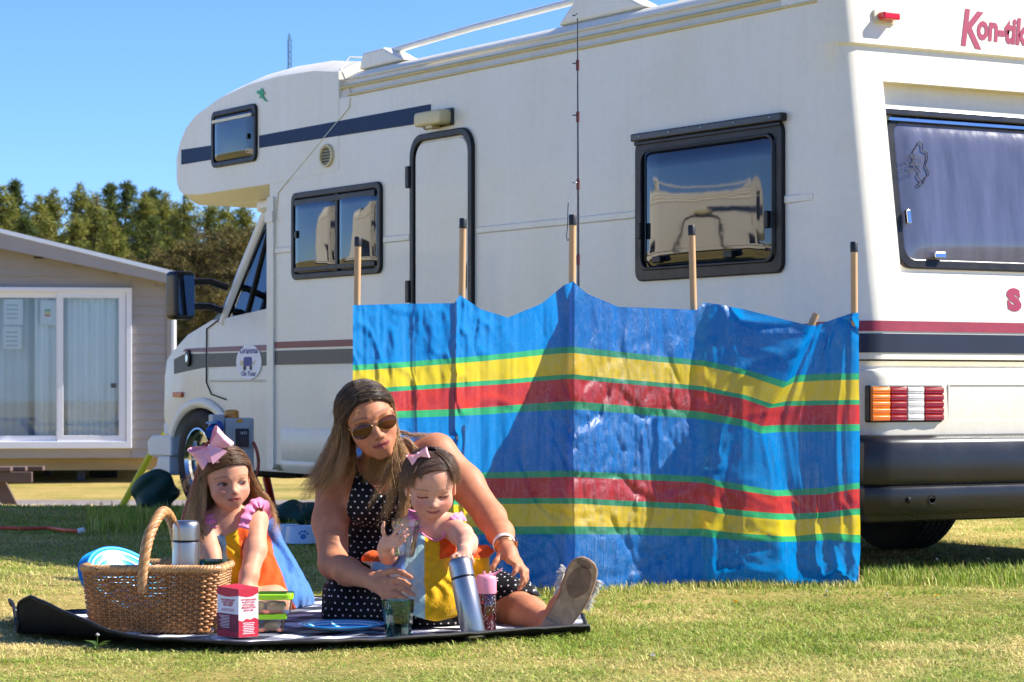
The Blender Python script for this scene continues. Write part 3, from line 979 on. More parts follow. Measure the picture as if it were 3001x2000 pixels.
# a little tricycle between the words
for du, dz, r in ((0.05, 0.842, 0.016), (-0.03, 0.842, 0.014)):
    MB().lathe([(r, 0), (r, 0.002), (r * 0.45, 0.002)], 14, SM(5.590 + du, dz, 0.0075)).build('sticker_drawing', m_ink, stk)
MB().prism(rrect(5.545, 0.852, 5.655, 0.905, 0.02), CS, 0.0066, 0.0085).build('sticker_drawing', m_blueink, stk)
MB().prism(rrect(5.66, 0.855, 5.70, 0.885, 0.012), CS, 0.0066, 0.0085).build('sticker_drawing', m_yellowed, stk)
MB().prism([(5.49, 0.885), (5.54, 0.855), (5.545, 0.87)], CS, 0.0066, 0.0085).build('sticker_drawing', m_yellowed, stk)
# greenhouse: pillars, glass, roof edge
GL = lambda u, z, t: (CABW + 0.02 + 0.16 * max(0, z - 1.15) - t, u, z)
MB().tube([GL(5.965, 1.10, 0.004), GL(5.80, 1.38, 0.004), GL(5.61, 1.68, 0.004), GL(5.52, 1.80, 0.004)], 0.030, 8, flat=1.3).build('windscreen_pillar', m_cream, cab, smooth=60)
MB().tube([(VW - 0.12, 5.965, 1.10), (VW - 0.2, 5.61, 1.68), (VW - 0.22, 5.52, 1.80)], 0.04, 8).build('windscreen_pillar', m_cream, cab, smooth=60)
gl_out = [(5.13, 1.155), (5.93, 1.085), (5.965, 1.10), (5.63, 1.63), (5.50, 1.715), (5.13, 1.73)]
gl_in = [(5.14, 1.185), (5.885, 1.115), (5.90, 1.13), (5.585, 1.615), (5.48, 1.68), (5.14, 1.69)]
dg_ = MB().ring(gl_out, gl_in, GL, -0.004, 0.012).build('door_window', m_black, cab, bevel=0.003)
m_cabglass = panemat('cab_glass', S(170, 190, 200), 0.22)
MB().prism(gl_in, GL, 0.001, 0.005).build('pane', m_cabglass, dg_)
MB().tube([GL(5.66, 1.14, 0.008), GL(5.52, 1.66, 0.008)], 0.012, 6).build('quarter_light_bar', m_black, dg_)
MB().grid([[(0.18, 5.98, 1.12), (VW - 0.18, 5.98, 1.12)], [(0.26, 5.56, 1.78), (VW - 0.26, 5.56, 1.78)]]).build('windscreen', m_cabglass, cab)
for x0 in (0.25, VW - 0.75):
    MB().box((x0, 5.25, 1.0), (x0 + 0.5, 5.45, 1.5)).build('cab_seat', m_dkstripe, cab, bevel=0.06, segs=3)
MB().box((0.3, 5.70, 1.0), (VW - 0.3, 5.95, 1.14)).build('dashboard', m_dark, cab, bevel=0.03)
MB().box((0.32, 5.42, 1.16), (0.44, 5.62, 1.24)).build('red_bag', mat('red_cloth', S(210, 60, 70), 0.7, var=(9, 0.1)), cab, bevel=0.02)
MB().tube([(0.13, 5.13, 1.735), (0.14, 5.50, 1.735)], 0.016, 6).build('cab_gutter', m_cream2, cab)
MB().box((0.15, 5.13, 1.73), (VW - 0.15, 5.62, 1.80)).build('cab_roof', m_cream, cab, bevel=0.02)
MB().prism([(5.93, 1.09), (6.10, 1.12), (6.0, 1.17), (5.93, 1.27), (5.88, 1.27)], GL, -0.01, 0.02).build('mirror_mount', m_blackp, cab, bevel=0.006)
mir = MB()
pm = Vector((-0.16, 5.96, 1.26))
mh = MB().prism(rrect(-0.075, -0.14, 0.075, 0.14, 0.03), lambda a, bb, t: (pm.x + a * 0.95 - t * 0.25, pm.y + a * 0.2 + t, pm.z + bb), -0.045, 0.05).build('door_mirror', m_blackp, cab, bevel=0.018, segs=3, smooth=40)
MB().prism(rrect(-0.055, -0.115, 0.058, 0.115, 0.02), lambda a, bb, t: (pm.x + a * 0.95 - t * 0.25, pm.y + a * 0.2 + t, pm.z + bb), -0.052, -0.047).build('mirror_glass', mat('mirror', S(225, 228, 230), 0.02, metal=1.0, roughvar=(8, 0.02)), mh)
MB().tube([(-0.10, 5.98, 1.34), (0.03, 5.97, 1.345), (0.13, 5.94, 1.31)], 0.020, 8).tube([(-0.10, 5.98, 1.20), (0.03, 5.98, 1.20), (0.13, 5.97, 1.17)], 0.020, 8).build('mirror_arm', m_blackp, mh, smooth=60)
# front bumper and step corner
MB().prism([(6.64, 0.315), (6.98, 0.31), (7.0, 0.40), (6.93, 0.435), (6.64, 0.44)], lambda u, z, t: (t, u, z), 0.08, VW - 0.08).build('front_bumper', m_white, cab, bevel=0.012)
MB().prism([(6.64, 0.44), (6.84, 0.44), (6.845, 0.515), (6.64, 0.525)], lambda u, z, t: (t, u, z), 0.12, VW - 0.12).build('bumper_valance', m_white, cab, bevel=0.012)
MB().prism([(6.66, 0.20), (6.97, 0.19), (6.955, 0.22), (6.86, 0.25), (6.83, 0.312), (6.66, 0.312)], lambda u, z, t: (t, u, z), 0.08, 0.34).build('bumper_corner', m_white, cab, bevel=0.008)
MB().box((0.2, 6.838, 0.58), (VW - 0.2, 6.86, 0.86)).build('grille', m_black, cab, bevel=0.004)
# ================================================================ windbreak
wbk = thing('windbreak', 'blue, yellow and red striped windbreak stretched on wooden poles beside the motorhome', 'windbreak', (0.2, 9.4, 0))
wbk_inv = Vector((-0.2, -9.4, 0))
def wz(zx, zy, d):
    """reading of the enlarged view -> point d metres away"""
    x, y = (1000 + zx / 1.3289) / 1.2754, (600 + zy / 1.3289) / 1.2754
    return at(x, y, d) + wbk_inv
cols_ = [
    (45, 9.92, [392, 625, 645, 720, 738, 812, 830, 1062, 1084, 1160, 1178, 1262, 1285, 1480]),
    (250, 9.72, [386, 612, 632, 706, 724, 803, 821, 1052, 1075, 1152, 1170, 1258, 1280, 1488]),
    (440, 9.58, [384, 597, 617, 694, 711, 796, 814, 1045, 1067, 1145, 1163, 1255, 1278, 1494]),
    (462, 9.54, [352, 595, 615, 692, 710, 795, 813, 1045, 1067, 1145, 1163, 1255, 1278, 1495]),
    (545, 9.44, [408, 588, 608, 686, 704, 790, 809, 1043, 1065, 1144, 1162, 1255, 1278, 1498]),
    (650, 9.36, [440, 578, 598, 680, 697, 782, 801, 1041, 1063, 1143, 1161, 1254, 1277, 1503]),
    (780, 9.25, [386, 563, 584, 668, 686, 772, 793, 1038, 1061, 1142, 1160, 1253, 1276, 1508]),
    (870, 9.17, [312, 554, 576, 661, 679, 766, 788, 1037, 1060, 1142, 1160, 1252, 1275, 1512]),
    (905, 9.14, [300, 553, 575, 660, 678, 765, 787, 1037, 1060, 1142, 1160, 1252, 1275, 1514]),
    (960, 9.19, [348, 559, 582, 666, 684, 770, 791, 1040, 1062, 1144, 1162, 1253, 1276, 1511]),
    (1080, 9.30, [398, 572, 594, 678, 695, 780, 800, 1046, 1068, 1152, 1170, 1256, 1278, 1505]),
    (1240, 9.44, [404, 590, 611, 692, 709, 794, 814, 1051, 1074, 1158, 1177, 1259, 1281, 1499]),
    (1385, 9.55, [410, 604, 624, 704, 721, 804, 824, 1057, 1080, 1165, 1185, 1262, 1285, 1494]),
    (1412, 9.56, [380, 606, 626, 707, 724, 807, 827, 1059, 1082, 1167, 1187, 1263, 1286, 1494]),
    (1470, 9.56, [388, 618, 639, 720, 738, 819, 838, 1076, 1098, 1180, 1200, 1272, 1294, 1494]),
    (1570, 9.56, [408, 640, 660, 740, 757, 838, 856, 1092, 1115, 1192, 1213, 1282, 1303, 1493]),
    (None, 9.55, [(1830, 472), (1735, 690), (1722, 712), (1680, 776), (1668, 792), (1640, 862), (1634, 882), (1680, 1112), (1690, 1134), (1700, 1202), (1704, 1224), (1712, 1292), (1714, 1308), (1720, 1493)]),
    (None, 9.50, [(1856, 470), (1772, 664), (1765, 690), (1735, 765), (1728, 783), (1704, 858), (1700, 876), (1742, 1110), (1750, 1132), (1760, 1203), (1764, 1224), (1770, 1290), (1772, 1306), (1780, 1493)]),
    (None, 9.48, [(1925, 444), (1890, 658), (1886, 682), (1875, 762), (1872, 780), (1860, 857), (1857, 875), (1880, 1102), (1884, 1126), (1890, 1196), (1892, 1216), (1896, 1276), (1898, 1298), (1900, 1493)]),
    (1985, 9.47, [424, 657, 680, 760, 778, 855, 873, 1086, 1108, 1184, 1205, 1284, 1308, 1494]),
    (2018, 9.45, [420, 657, 680, 760, 778, 855, 873, 1083, 1105, 1182, 1203, 1285, 1310, 1495]),
]
K = 14
sub_r = [22, 2, 7, 2, 7, 2, 24, 2, 7, 2, 7, 2, 22]
A = np.zeros((len(cols_), K, 3))
for i, (x, d, ys_) in enumerate(cols_):
    for k, e in enumerate(ys_):
        xx, yy = (x, e) if x is not None else e
        A[i, k] = wz(xx, yy, d)
rowsT, rowsV = [], []
for k in range(K - 1):
    for s in range(sub_r[k]):
        rowsT.append((k, s / sub_r[k]))
rowsT.append((K - 2, 1.0))
# stripe coordinate: interval k occupies (k + s) / 13
fab_cols, ucoord = [], []
acc = 0.0
for i in range(len(cols_) - 1):
    w_ = float(np.linalg.norm(A[i + 1, 6] - A[i, 6]))
    n = max(2, int(w_ / 0.008))
    for s in range(n):
        t = s / n
        fab_cols.append(A[i] * (1 - t) + A[i + 1] * t)
        ucoord.append(acc + w_ * t)
    acc += w_
fab_cols.append(A[-1])
ucoord.append(acc)
G = np.zeros((len(fab_cols), len(rowsT), 3))
vv = np.zeros(len(rowsT))
for r, (k, s) in enumerate(rowsT):
    G[:, r] = np.array([c[k] * (1 - s) + c[k + 1] * s for c in fab_cols])
    vv[r] = (k + s) / 13.0
uc = np.array(ucoord)
UU, VV = np.meshgrid(uc, vv, indexing='ij')
H = G[:, :, 2]
# slack, vertical pulls below the top hem, creases and a billow near the ground
pole_u = [0.0] + [float(np.interp(x, [45, 460, 905, 1405, 2018], [0, 0, 0, 0, 0])) for x in ()]
wr = 0.014 * fbm(UU * 5.0, H * 2.2, 4.0, 3) + 0.007 * fbm(UU * 26.0, H * 2.2, 6.0, 3)
cre = np.abs(fbm(UU * 3.2 + H * 1.5, H * 3.4 - UU * 1.2, 12.0, 2))
wr += 0.012 * np.exp(-(cre / 0.07) ** 2) * (0.5 + fbm(UU * 2, H * 2, 15.0, 2))
wr += 0.036 * fbm(UU * 3.6, H * 3.2 + 3, 21.0, 3) * np.clip(1 - H / 0.45, 0, 1)
lowr = np.clip(1 - H / 0.40, 0, 1) * np.clip((UU - 1.9) / 0.25, 0, 1)
wr -= 0.05 * np.sin(np.clip((H - 0.02) / 0.36, 0, 1) * math.pi) * lowr * (0.6 + 0.6 * np.sin(UU * 9))
def rid(a, b_, sd):
    return 1 - np.clip(np.abs(fbm(a, b_, sd, 2)) * 3.2, 0, 1)
patchy = np.clip(fbm(UU * 1.8, H * 1.8, 44.0, 2) * 1.2 + .45, .1, 1)
wr += 0.0085 * rid(UU * 7 + H * 3, H * 5 - UU * 2, 41.0) * patchy
wr += 0.0060 * rid(UU * 13 - H * 4, H * 7 + UU * 5, 42.0) * patchy
wr += 0.0035 * rid(UU * 24 + H * 9, H * 16 - UU * 9, 43.0) * patchy
wr += 0.0016 * fbm(UU * 75.0, H * 4.0, 46.0, 2)
wr += 0.012 * rid(UU * 5 + H * 6, H * 8 - UU * 4, 47.0) * np.clip(1 - H / .5, 0, 1)
G[:, :, 1] += wr
bot = np.argmin(H, axis=1)
nc2 = len(rowsT)
ii, jj = np.meshgrid(np.arange(len(fab_cols) - 1), np.arange(nc2 - 1), indexing='ij')
ff = np.stack([ii * nc2 + jj, (ii + 1) * nc2 + jj, (ii + 1) * nc2 + jj + 1, ii * nc2 + jj + 1], -1).reshape(-1, 4)

m_wb = bpy.data.materials.new('woven_plastic_stripes')
m_wb.use_nodes = True
q = NT(m_wb)
uvn = q.new('ShaderNodeUVMap').outputs[0]
sep = q.new('ShaderNodeSeparateXYZ')
q.link(uvn, sep.inputs[0])
BL, GR, YE, RE = S(0, 116, 194), S(46, 146, 106), S(232, 196, 52), S(190, 46, 56)
order = [BL, GR, YE, GR, RE, GR, BL, GR, RE, GR, YE, GR, BL]
stops = [(i / 13.0 + 0.0004, c) for i, c in enumerate(order)]
stops[0] = (0.0, BL)
colr = q.ramp(sep.outputs[1], stops, 'CONSTANT')
obc = q.coords('Object')
colr = q.mix(1.0, colr, q.ramp(q.noise(q.mapping(obc, (18, 18, 1.4)), 1.0, 4), [(0.3, (0.86, 0.88, 0.9)), (0.7, (1.06, 1.05, 1.04))]), 'MULTIPLY')
# pale streaks of sheen painted into the weave's colour, plus whitened creases
sheen_streak = q.math('MULTIPLY', q.ramp(q.noise(q.mapping(obc, (70, 70, 3.0)), 1.0, 4, .7), [(.50, (0, 0, 0)), (.70, (1, 1, 1))]), q.ramp(q.noise(q.mapping(obc, (2.2, 2.2, 1.6)), 1.0, 3), [(.40, (0, 0, 0)), (.62, (1, 1, 1))]))
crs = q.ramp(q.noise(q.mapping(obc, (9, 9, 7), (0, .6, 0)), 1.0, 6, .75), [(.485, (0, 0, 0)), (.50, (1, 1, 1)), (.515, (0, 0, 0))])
colr = q.mix(q.math('MINIMUM', q.math('ADD', q.math('MULTIPLY', sheen_streak, .30), q.math('MULTIPLY', crs, .22)), .45), colr, S(206, 220, 232))
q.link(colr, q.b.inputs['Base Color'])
q.b.inputs['Roughness'].default_value = 0.42
q.b.inputs['Specular IOR Level'].default_value = 0.8
q.b.inputs['Coat Weight'].default_value = 0.25
q.b.inputs['Coat Roughness'].default_value = 0.2
wv = q.new('ShaderNodeTexWave', wave_type='BANDS', bands_direction='DIAGONAL')
wv.inputs['Scale'].default_value = 75
wv.inputs['Distortion'].default_value = 1.5
q.link(obc, wv.inputs['Vector'])
hgt = q.math('MULTIPLY_ADD', q.noise(q.mapping(obc, (9, 9, 4)), 3.0, 4), 5.0, q.math('MULTIPLY', wv.outputs['Fac'], 0.25))
q.bump(hgt, 0.65, 0.0036)
trl = q.new('ShaderNodeBsdfTranslucent')
order2 = {id(BL): S(0, 156, 240), id(GR): S(70, 214, 140), id(YE): S(255, 230, 50), id(RE): S(236, 72, 68)}
stops2 = [(p_, order2[id(c_)]) for (p_, _), c_ in zip(stops, order)]
q.link(q.ramp(sep.outputs[1], stops2, 'CONSTANT'), trl.inputs['Color'])
mx = q.new('ShaderNodeMixShader', i_0=0.44)
q.link(q.b.outputs[0], mx.inputs[1])
q.link(trl.outputs[0], mx.inputs[2])
q.link(mx.outputs[0], q.out.inputs[0])
uvv = np.stack([UU / 3.0, VV], -1).reshape(-1, 2)
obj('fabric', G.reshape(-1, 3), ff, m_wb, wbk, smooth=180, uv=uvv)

m_pole = mat('pine_pole', S(206, 164, 116), 0.55, var=(14, 0.18), stretch=(1, 1, 0.08), bump=(60, 0.1))
m_cap = mat('black_cap', S(26, 26, 30), 0.5, var=(30, 0.2))
for (xt, yt, xb, yb, d, topd) in ((64, 132, 45, 1480, 9.945, 0), (474, 60, 452, 1494, 9.565, 0), (902, 46, 893, 1516, 9.165, 0), (1366, 87, 1402, 1494, 9.58, 0), (2000, 152, 2008, 1496, 9.475, 0)):
    p0, p1 = wz(xb, yb + 12, d) + Vector((0, .022, 0)), wz(xt, yt, d) + Vector((0, .022, 0))
    p = MB().tube([p0, p0.lerp(p1, 0.5), p1], 0.0128, 12).build('pole', m_pole, wbk, smooth=60)
    dirv = (p1 - p0).normalized()
    MB().tube([p1 - dirv * 0.030, p1 + dirv * 0.004, p1 + dirv * 0.008], [0.0142, 0.0142, 0.012], 12).build('pole_cap', m_cap, p, smooth=40)
    # sleeve hem
p0, p1 = wz(1655, 872, 9.60), wz(1850, 425, 9.60)
MB().tube([p0 + Vector((0, 0.01, 0)), p1 + Vector((0, 0.0, 0))], 0.0135, 12).build('pole', m_pole, wbk, smooth=60)

# ================================================================ fishing rod
rod = thing('fishing_rod', 'thin brown fishing rod standing upright behind the tall middle windbreak pole', 'fishing rod', at(1330, 1340, 9.75))
rod_i = -Vector(rod.location)
m_rod = mat('rod_blank', S(52, 34, 30), 0.3, var=(20, 0.3), coat=0.4)
rb, rt_ = at(1331, 1340, 9.75), at(1327, 42, 9.75)
MB().tube([rb + rod_i, rb.lerp(rt_, 0.5) + rod_i, rt_ + rod_i], [0.0065, 0.0052, 0.0022], 10).build('blank', m_rod, rod, smooth=60)
m_thread = mat('maroon_thread', S(96, 30, 30), 0.4, var=(60, 0.2))
for y in (40, 150, 269, 424, 597):
    p = rb.lerp(rt_, (1340 - y) / (1340 - 42)) + rod_i
    g = MB().tube([p + Vector((0, 0, 0.015)), p + Vector((-0.012, -0.006, 0.004)), p + Vector((-0.020, -0.006, 0.006))], 0.0016, 6)
    rr = 0.005 + (y / 600) * 0.006
    c0 = p + Vector((-0.014, -0.006, 0.006))
    g.tube([c0 + Vector((rr * math.cos(a), rr * math.sin(a), 0)) for a in np.linspace(0, 2 * math.pi, 13)], 0.0012, 5, caps=False)
    g.build('line_guide', m_chrome if y == 424 else m_black, rod)
    if y > 100:
        MB().tube([p + Vector((0, 0, -0.02)), p + Vector((0, 0, 0.02))], 0.0068, 10).build('whipping', m_thread, rod, smooth=60)
line = [at(1315, 424, 9.735), at(1308, 460, 9.735), at(1306, 500, 9.735)]
MB().tube([p + rod_i for p in line], 0.0006, 4).build('line', m_chrome, rod)
hk = [at(1306, 466, 9.735), at(1305, 480, 9.735), at(1304, 520, 9.735), at(1302, 545, 9.735), at(1305, 553, 9.735), at(1308, 548, 9.735)]
MB().tube([p + rod_i for p in smoothpath(hk, 4)], 0.0018, 6).build('spinner_trace', m_black, rod)
# ================================================================ static caravan lodge
LD = 31.9
LZ = -0.45
lodge = thing('holiday_lodge', 'grey clad static caravan lodge with white patio doors behind the motorhome nose', 'lodge', (-9.0, LD, LZ))
def lg(x, y, t=0.0):
    """point on the lodge front (t metres proud) in lodge coordinates"""
    p = at(x, y, LD)
    return Vector((p.x + 9.0, -t, p.z - LZ))
m_clad = mat('grey_cladding', S(164, 155, 148), 0.6, var=(1.5, 0.09), bump=(40, 0.08), stretch=(1, 1, 3))
m_upvc = mat('white_upvc', S(236, 234, 236), 0.35, var=(2, 0.03))
m_roofm = mat('lodge_roof_sheet', S(96, 104, 112), 0.5, var=(2, 0.15))
m_lglass = panemat('lodge_glass', S(246, 250, 252), 0.10)
m_curtain = mat('net_curtain', S(238, 242, 242), 0.9, var=(3, 0.04))
m_room = mat('lodge_room', S(110, 108, 104), 0.9, var=(2, 0.2))
m_timber = mat('raw_timber', S(182, 160, 120), 0.8, var=(6, 0.2), stretch=(0.2, 1, 1))
m_steel = mat('painted_steel', S(70, 72, 78), 0.6, var=(8, 0.25))
XR = lg(393, 0).x
zb = lg(0, 1052).z
z_eave = lg(393, 645).z
Wl = 6.0
apx = XR - Wl / 2
slope = (lg(0, 566).z - lg(393, 660).z) / (lg(393, 0).x - lg(0, 0).x)
z_apex = z_eave + slope * Wl / 2
dx0, dx1, dz0, dz1 = lg(-120, 0).x, lg(304, 0).x, lg(0, 1030).z, lg(0, 662).z
# room shell behind the doors (side, back and floor)
sh = MB()
sh.add([(XR - Wl, 0.09, zb), (XR, 0.09, zb), (XR, 9.5, zb), (XR - Wl, 9.5, zb), (XR - Wl, 0.09, z_eave), (XR, 0.09, z_eave), (XR, 9.5, z_eave), (XR - Wl, 9.5, z_eave)], [(0, 1, 2, 3), (1, 2, 6, 5), (2, 3, 7, 6), (3, 0, 4, 7)])
sh.add([(XR - Wl, 9.5, z_eave), (XR, 9.5, z_eave), (apx, 9.5, z_apex)], [(0, 1, 2)])
sh.build('side_wall', m_clad, lodge)
fr = [(dx1, zb), (XR, zb), (XR, z_eave), (apx, z_apex), (XR - Wl, z_eave), (XR - Wl, zb), (dx0, zb), (dx0, dz1), (dx1, dz1)]
MB().prism(fr, lambda x, z, t: (x, t, z), 0.03, 0.09).build('front_wall', m_clad, lodge)
MB().box((dx0, 0.03, zb), (dx1, 0.09, dz0)).build('front_sill_wall', m_clad, lodge)
# cladding boards, each lapping the one below
pitch = 0.118
z = zb
k = 0
while z < z_apex - 0.05:
    z2 = z + pitch + 0.006
    xr = min(XR, XR - max(0, (z2 - z_eave)) / slope)
    xl = max(XR - Wl, XR - Wl + max(0, (z2 - z_eave)) / slope)
    spans = [(xl, xr)]
    if z2 > dz0 and z < dz1 + 0.02:
        spans = [(max(dx1 + 0.0, xl), xr), (xl, dx0)]
    for a, c in spans:
        if c - a > 0.05:
            MB().prism([(0.03, z), (0.004, z), (0.022, z2), (0.03, z2)], lambda y, zz, x: (x, y, zz), a, c).build('cladding_board', m_clad, lodge)
    z += pitch
    k += 1
MB().box((XR - 0.05, -0.02, zb), (XR + 0.012, 0.05, z_eave + 0.02)).build('corner_trim', m_clad, lodge, bevel=0.006)
# roof with barge boards
for s in (1, -1):
    e = apx + s * (Wl / 2 + 0.12)
    ze = z_eave - slope * 0.12
    MB().prism([(apx, z_apex + 0.10), (e, ze + 0.10), (e, ze + 0.04), (apx, z_apex + 0.04)], lambda x, z, t: (x, t, z), -0.32, 9.6).build('roof_slope', m_roofm, lodge)
    MB().prism([(apx, z_apex + 0.085), (e, ze + 0.085), (e, ze - 0.05), (apx, z_apex - 0.16)], lambda x, z, t: (x, t, z), -0.33, -0.30).build('barge_board', m_clad, lodge)
    MB().prism([(apx, z_apex + 0.112), (e, ze + 0.112), (e, ze + 0.060), (apx, z_apex + 0.060)], lambda x, z, t: (x, t, z), -0.345, -0.33).build('verge_trim', mat('bright_trim', S(226, 230, 236), 0.25, var=(2, 0.06)), lodge)
    MB().prism([(apx, z_apex + 0.03), (e, ze + 0.03), (e, ze + 0.0), (apx, z_apex + 0.0)], lambda x, z, t: (x, t, z), -0.30, 0.03).build('soffit', m_clad, lodge)
for x in (95, 275):
    p = lg(x, 597 + (x - 95) * 0.175, 0.12)
    MB().box((p.x - 0.06, p.y, p.z), (p.x + 0.06, p.y + 0.08, p.z + 0.02)).build('soffit_vent', m_dark, lodge)
# patio doors
pd = MB().ring([(dx0, dz0), (dx1, dz0), (dx1, dz1), (dx0, dz1)], [(dx0 + 0.08, dz0 + 0.09), (dx1 - 0.07, dz0 + 0.09), (dx1 - 0.07, dz1 - 0.06), (dx0 + 0.08, dz1 - 0.06)], lambda x, z, t: (x, t, z), -0.045, 0.05).build('patio_door', m_upvc, lodge, bevel=0.008)
mid = lg(141, 0).x
for (a, c, yy) in ((dx0 + 0.08, mid + 0.04, 0.03), (mid - 0.03, dx1 - 0.075, -0.005)):
    sash = MB().ring([(a, dz0 + 0.09), (c, dz0 + 0.09), (c, dz1 - 0.06), (a, dz1 - 0.06)], [(a + 0.075, dz0 + 0.16), (c - 0.085, dz0 + 0.16), (c - 0.085, dz1 - 0.13), (a + 0.075, dz1 - 0.13)], lambda x, z, t: (x, t, z), yy - 0.02, yy + 0.02).build('sash', m_upvc, pd, bevel=0.004)
    MB().box((a + 0.07, yy - 0.004, dz0 + 0.155), (c - 0.08, yy + 0.004, dz1 - 0.125)).build('pane', m_lglass, sash)
p = lg(262, 886, 0.02)
MB().box((p.x - 0.03, -0.05, p.z - 0.03), (p.x + 0.04, -0.02, p.z + 0.03)).build('door_handle', m_steel, pd, bevel=0.006)
# curtains
def curtain(x0, x1, name='curtain'):
    rows = []
    xs_ = np.linspace(x0, x1, 70)
    for z in np.linspace(dz0 + 0.1, dz1 - 0.06, 6):
        rows.append([(x, 0.115 + 0.03 * math.sin(x * 46) + 0.012 * math.sin(x * 17 + z), z) for x in xs_])
    MB().grid(rows).build(name, m_curtain, pd, smooth=180)
curtain(lg(150, 0).x, lg(292, 0).x)
curtain(lg(85, 0).x, lg(132, 0).x)
curtain(dx0, lg(-60, 0).x)
rows = [[(x, 0.26 + 0.03 * math.sin(x * 31), z) for x in np.linspace(lg(-60, 0).x, lg(90, 0).x, 50)] for z in np.linspace(dz0 + 0.1, dz1 - 0.06, 4)]
MB().grid(rows).build('blind', mat('grey_voile', S(214, 222, 226), 0.9, var=(3, 0.06)), pd, smooth=180)
MB().box((lg(10, 0).x, 1.2, zb + 0.02), (lg(120, 0).x, 1.9, lg(0, 925).z)).build('sofa', m_room, lodge, bevel=0.08)
# notices taped inside the glass
m_paper = mat('paper_notice', S(232, 234, 230), 0.8, var=(30, 0.04))
for i, (x0, y0, x1, y1) in enumerate(((15, 690, 58, 748), (14, 752, 55, 803), (97, 692, 137, 748))):
    a, c = lg(x0, y1), lg(x1, y0)
    n_ = MB().box((a.x, 0.040, a.z), (c.x, 0.043, c.z)).build('notice', m_paper, pd)
    if i == 2:
        for kk, cc in enumerate((S(60, 150, 70), S(230, 200, 60), S(210, 90, 50))):
            q0 = lg(107, 712 + kk * 6)
            MB().box((q0.x, 0.036, q0.z - 0.026), (q0.x + 0.07, 0.0395, q0.z)).build('printed_band', mat('print%d' % kk, cc, 0.7, var=(20, 0.05)), n_)
    else:
        for kk in range(4):
            q0 = lg(x0 + 6, y0 + 12 + kk * 10)
            MB().box((q0.x, 0.036, q0.z - 0.010), (q0.x + 0.14, 0.0395, q0.z)).build('printed_line', mat('print_grey', S(150, 154, 160), 0.8, var=(20, 0.05)), n_)
# chassis under the lodge
MB().box((XR - Wl + 0.2, 0.3, zb - 0.16), (XR - 0.1, 0.42, zb)).build('chassis_beam', m_timber, lodge)
MB().box((XR - Wl + 0.2, 5.0, zb - 0.2), (XR - 0.2, 5.2, zb)).build('chassis_beam', m_steel, lodge)
for x, y in ((187, 0.5), (100, 2.5), (330, 3.5), (187, 6.0), (330, 8.0), (0, 1.0)):
    p = lg(x, 0)
    MB().box((p.x - 0.05, y, 0.0), (p.x + 0.05, y + 0.1, zb - 0.02)).build('support_leg', m_steel, lodge, bevel=0.01)
p = lg(237, 1085)
MB().box((p.x - 0.18, 1.5, 0.0), (p.x + 0.18, 1.9, zb)).build('axle_box', m_dark, lodge, bevel=0.02)
MB().tube([(XR + 0.03, 0.0, 0.2), (XR + 0.03, 0.0, z_eave)], 0.035, 8).build('downpipe', m_upvc, lodge, smooth=60)

# the lodge stands slightly turned, its left end nearer
LR = math.radians(8.5)
lodge.rotation_euler = (0, 0, LR)
lodge.location = (-9.0 + XR - XR * math.cos(LR), LD - XR * math.sin(LR), LZ)

# ================================================================ picnic table
pt = thing('picnic_table', 'brown wooden picnic table standing on the grass by the lodge', 'picnic table', (at(0, 1177, 25).x, 25.0, float(ground_z(0, 25.0))))
m_brownwood = mat('brown_stained_wood', S(104, 82, 72), 0.75, var=(5, 0.2), stretch=(0.3, 2, 2), bump=(30, 0.3))
ox = pt.location.x
X = lambda x: (x - CX) / F * 25.0 - ox
ZZ = lambda y: CAMZ + (HY - y) / F * 25.0 - pt.location.z
for k, (a, c) in enumerate(((-1.2, X(36)), (-1.2, X(64)), (-1.2, X(98)))):
    MB().box((a, -0.25 + 0.13 * k, ZZ(1082)), (c, -0.13 + 0.13 * k, ZZ(1072))).build('seat_board', m_brownwood, pt, bevel=0.006)
MB().box((-1.2, -0.22, ZZ(1107)), (X(83), -0.17, ZZ(1083))).build('cross_beam', m_brownwood, pt, bevel=0.006)
for s in (0.0, -1.25):
    MB().prism([(X(22) + s, 0.0), (X(58) + s, 0.0), (X(20) + s, ZZ(1105)), (X(-12) + s - 0.2, 0.72), (X(-40) + s - 0.2, 0.72), (X(-14) + s, ZZ(1110))], lambda a, b_, t: (a, t, b_), -0.17, -0.12).build('leg', m_brownwood, pt, bevel=0.004)
for k in range(5):
    MB().box((-1.5, -0.2 + 0.16 * k, 0.72), (X(-40), -0.06 + 0.16 * k, 0.76)).build('table_board', m_brownwood, pt, bevel=0.006)

# ================================================================ lattice mast
mast = thing('radio_mast', 'tall thin lattice radio mast far behind the motorhome roof', 'mast', (at(665, 0, 170).x, 170, 0))
m_mast = mat('galvanised_mast', S(92, 128, 150), 0.6, var=(2, 0.1))
ht = CAMZ + (HY - 90) / F * 170
w_ = 0.13
cs = [(w_ * math.cos(a), w_ * math.sin(a)) for a in (0.3, 2.39, 4.49)]
for i, (x, y) in enumerate(cs):
    MB().tube([(x, y, 0), (x, y, ht)], 0.035, 5).build('upright', m_mast, mast)
br = MB()
zz = ht - 7
while zz < ht:
    for i in range(3):
        a, c = cs[i], cs[(i + 1) % 3]
        br.tube([(a[0], a[1], zz), (c[0], c[1], zz + 0.4)], 0.016, 4, caps=False)
        br.tube([(a[0], a[1], zz), (c[0], c[1], zz)], 0.016, 4, caps=False)
    zz += 0.4
br.build('bracing', m_mast, mast, kind='stuff')
for a in (0.4, 2.5, 4.6):
    MB().tube([(0, 0, ht - 1.5), (math.cos(a) * 9, math.sin(a) * 9, 0)], 0.010, 4).build('guy_wire', m_mast, mast)
MB().tube([(0, 0, ht), (0, 0, ht + 0.35)], 0.07, 6).build('beacon', m_mast, mast)

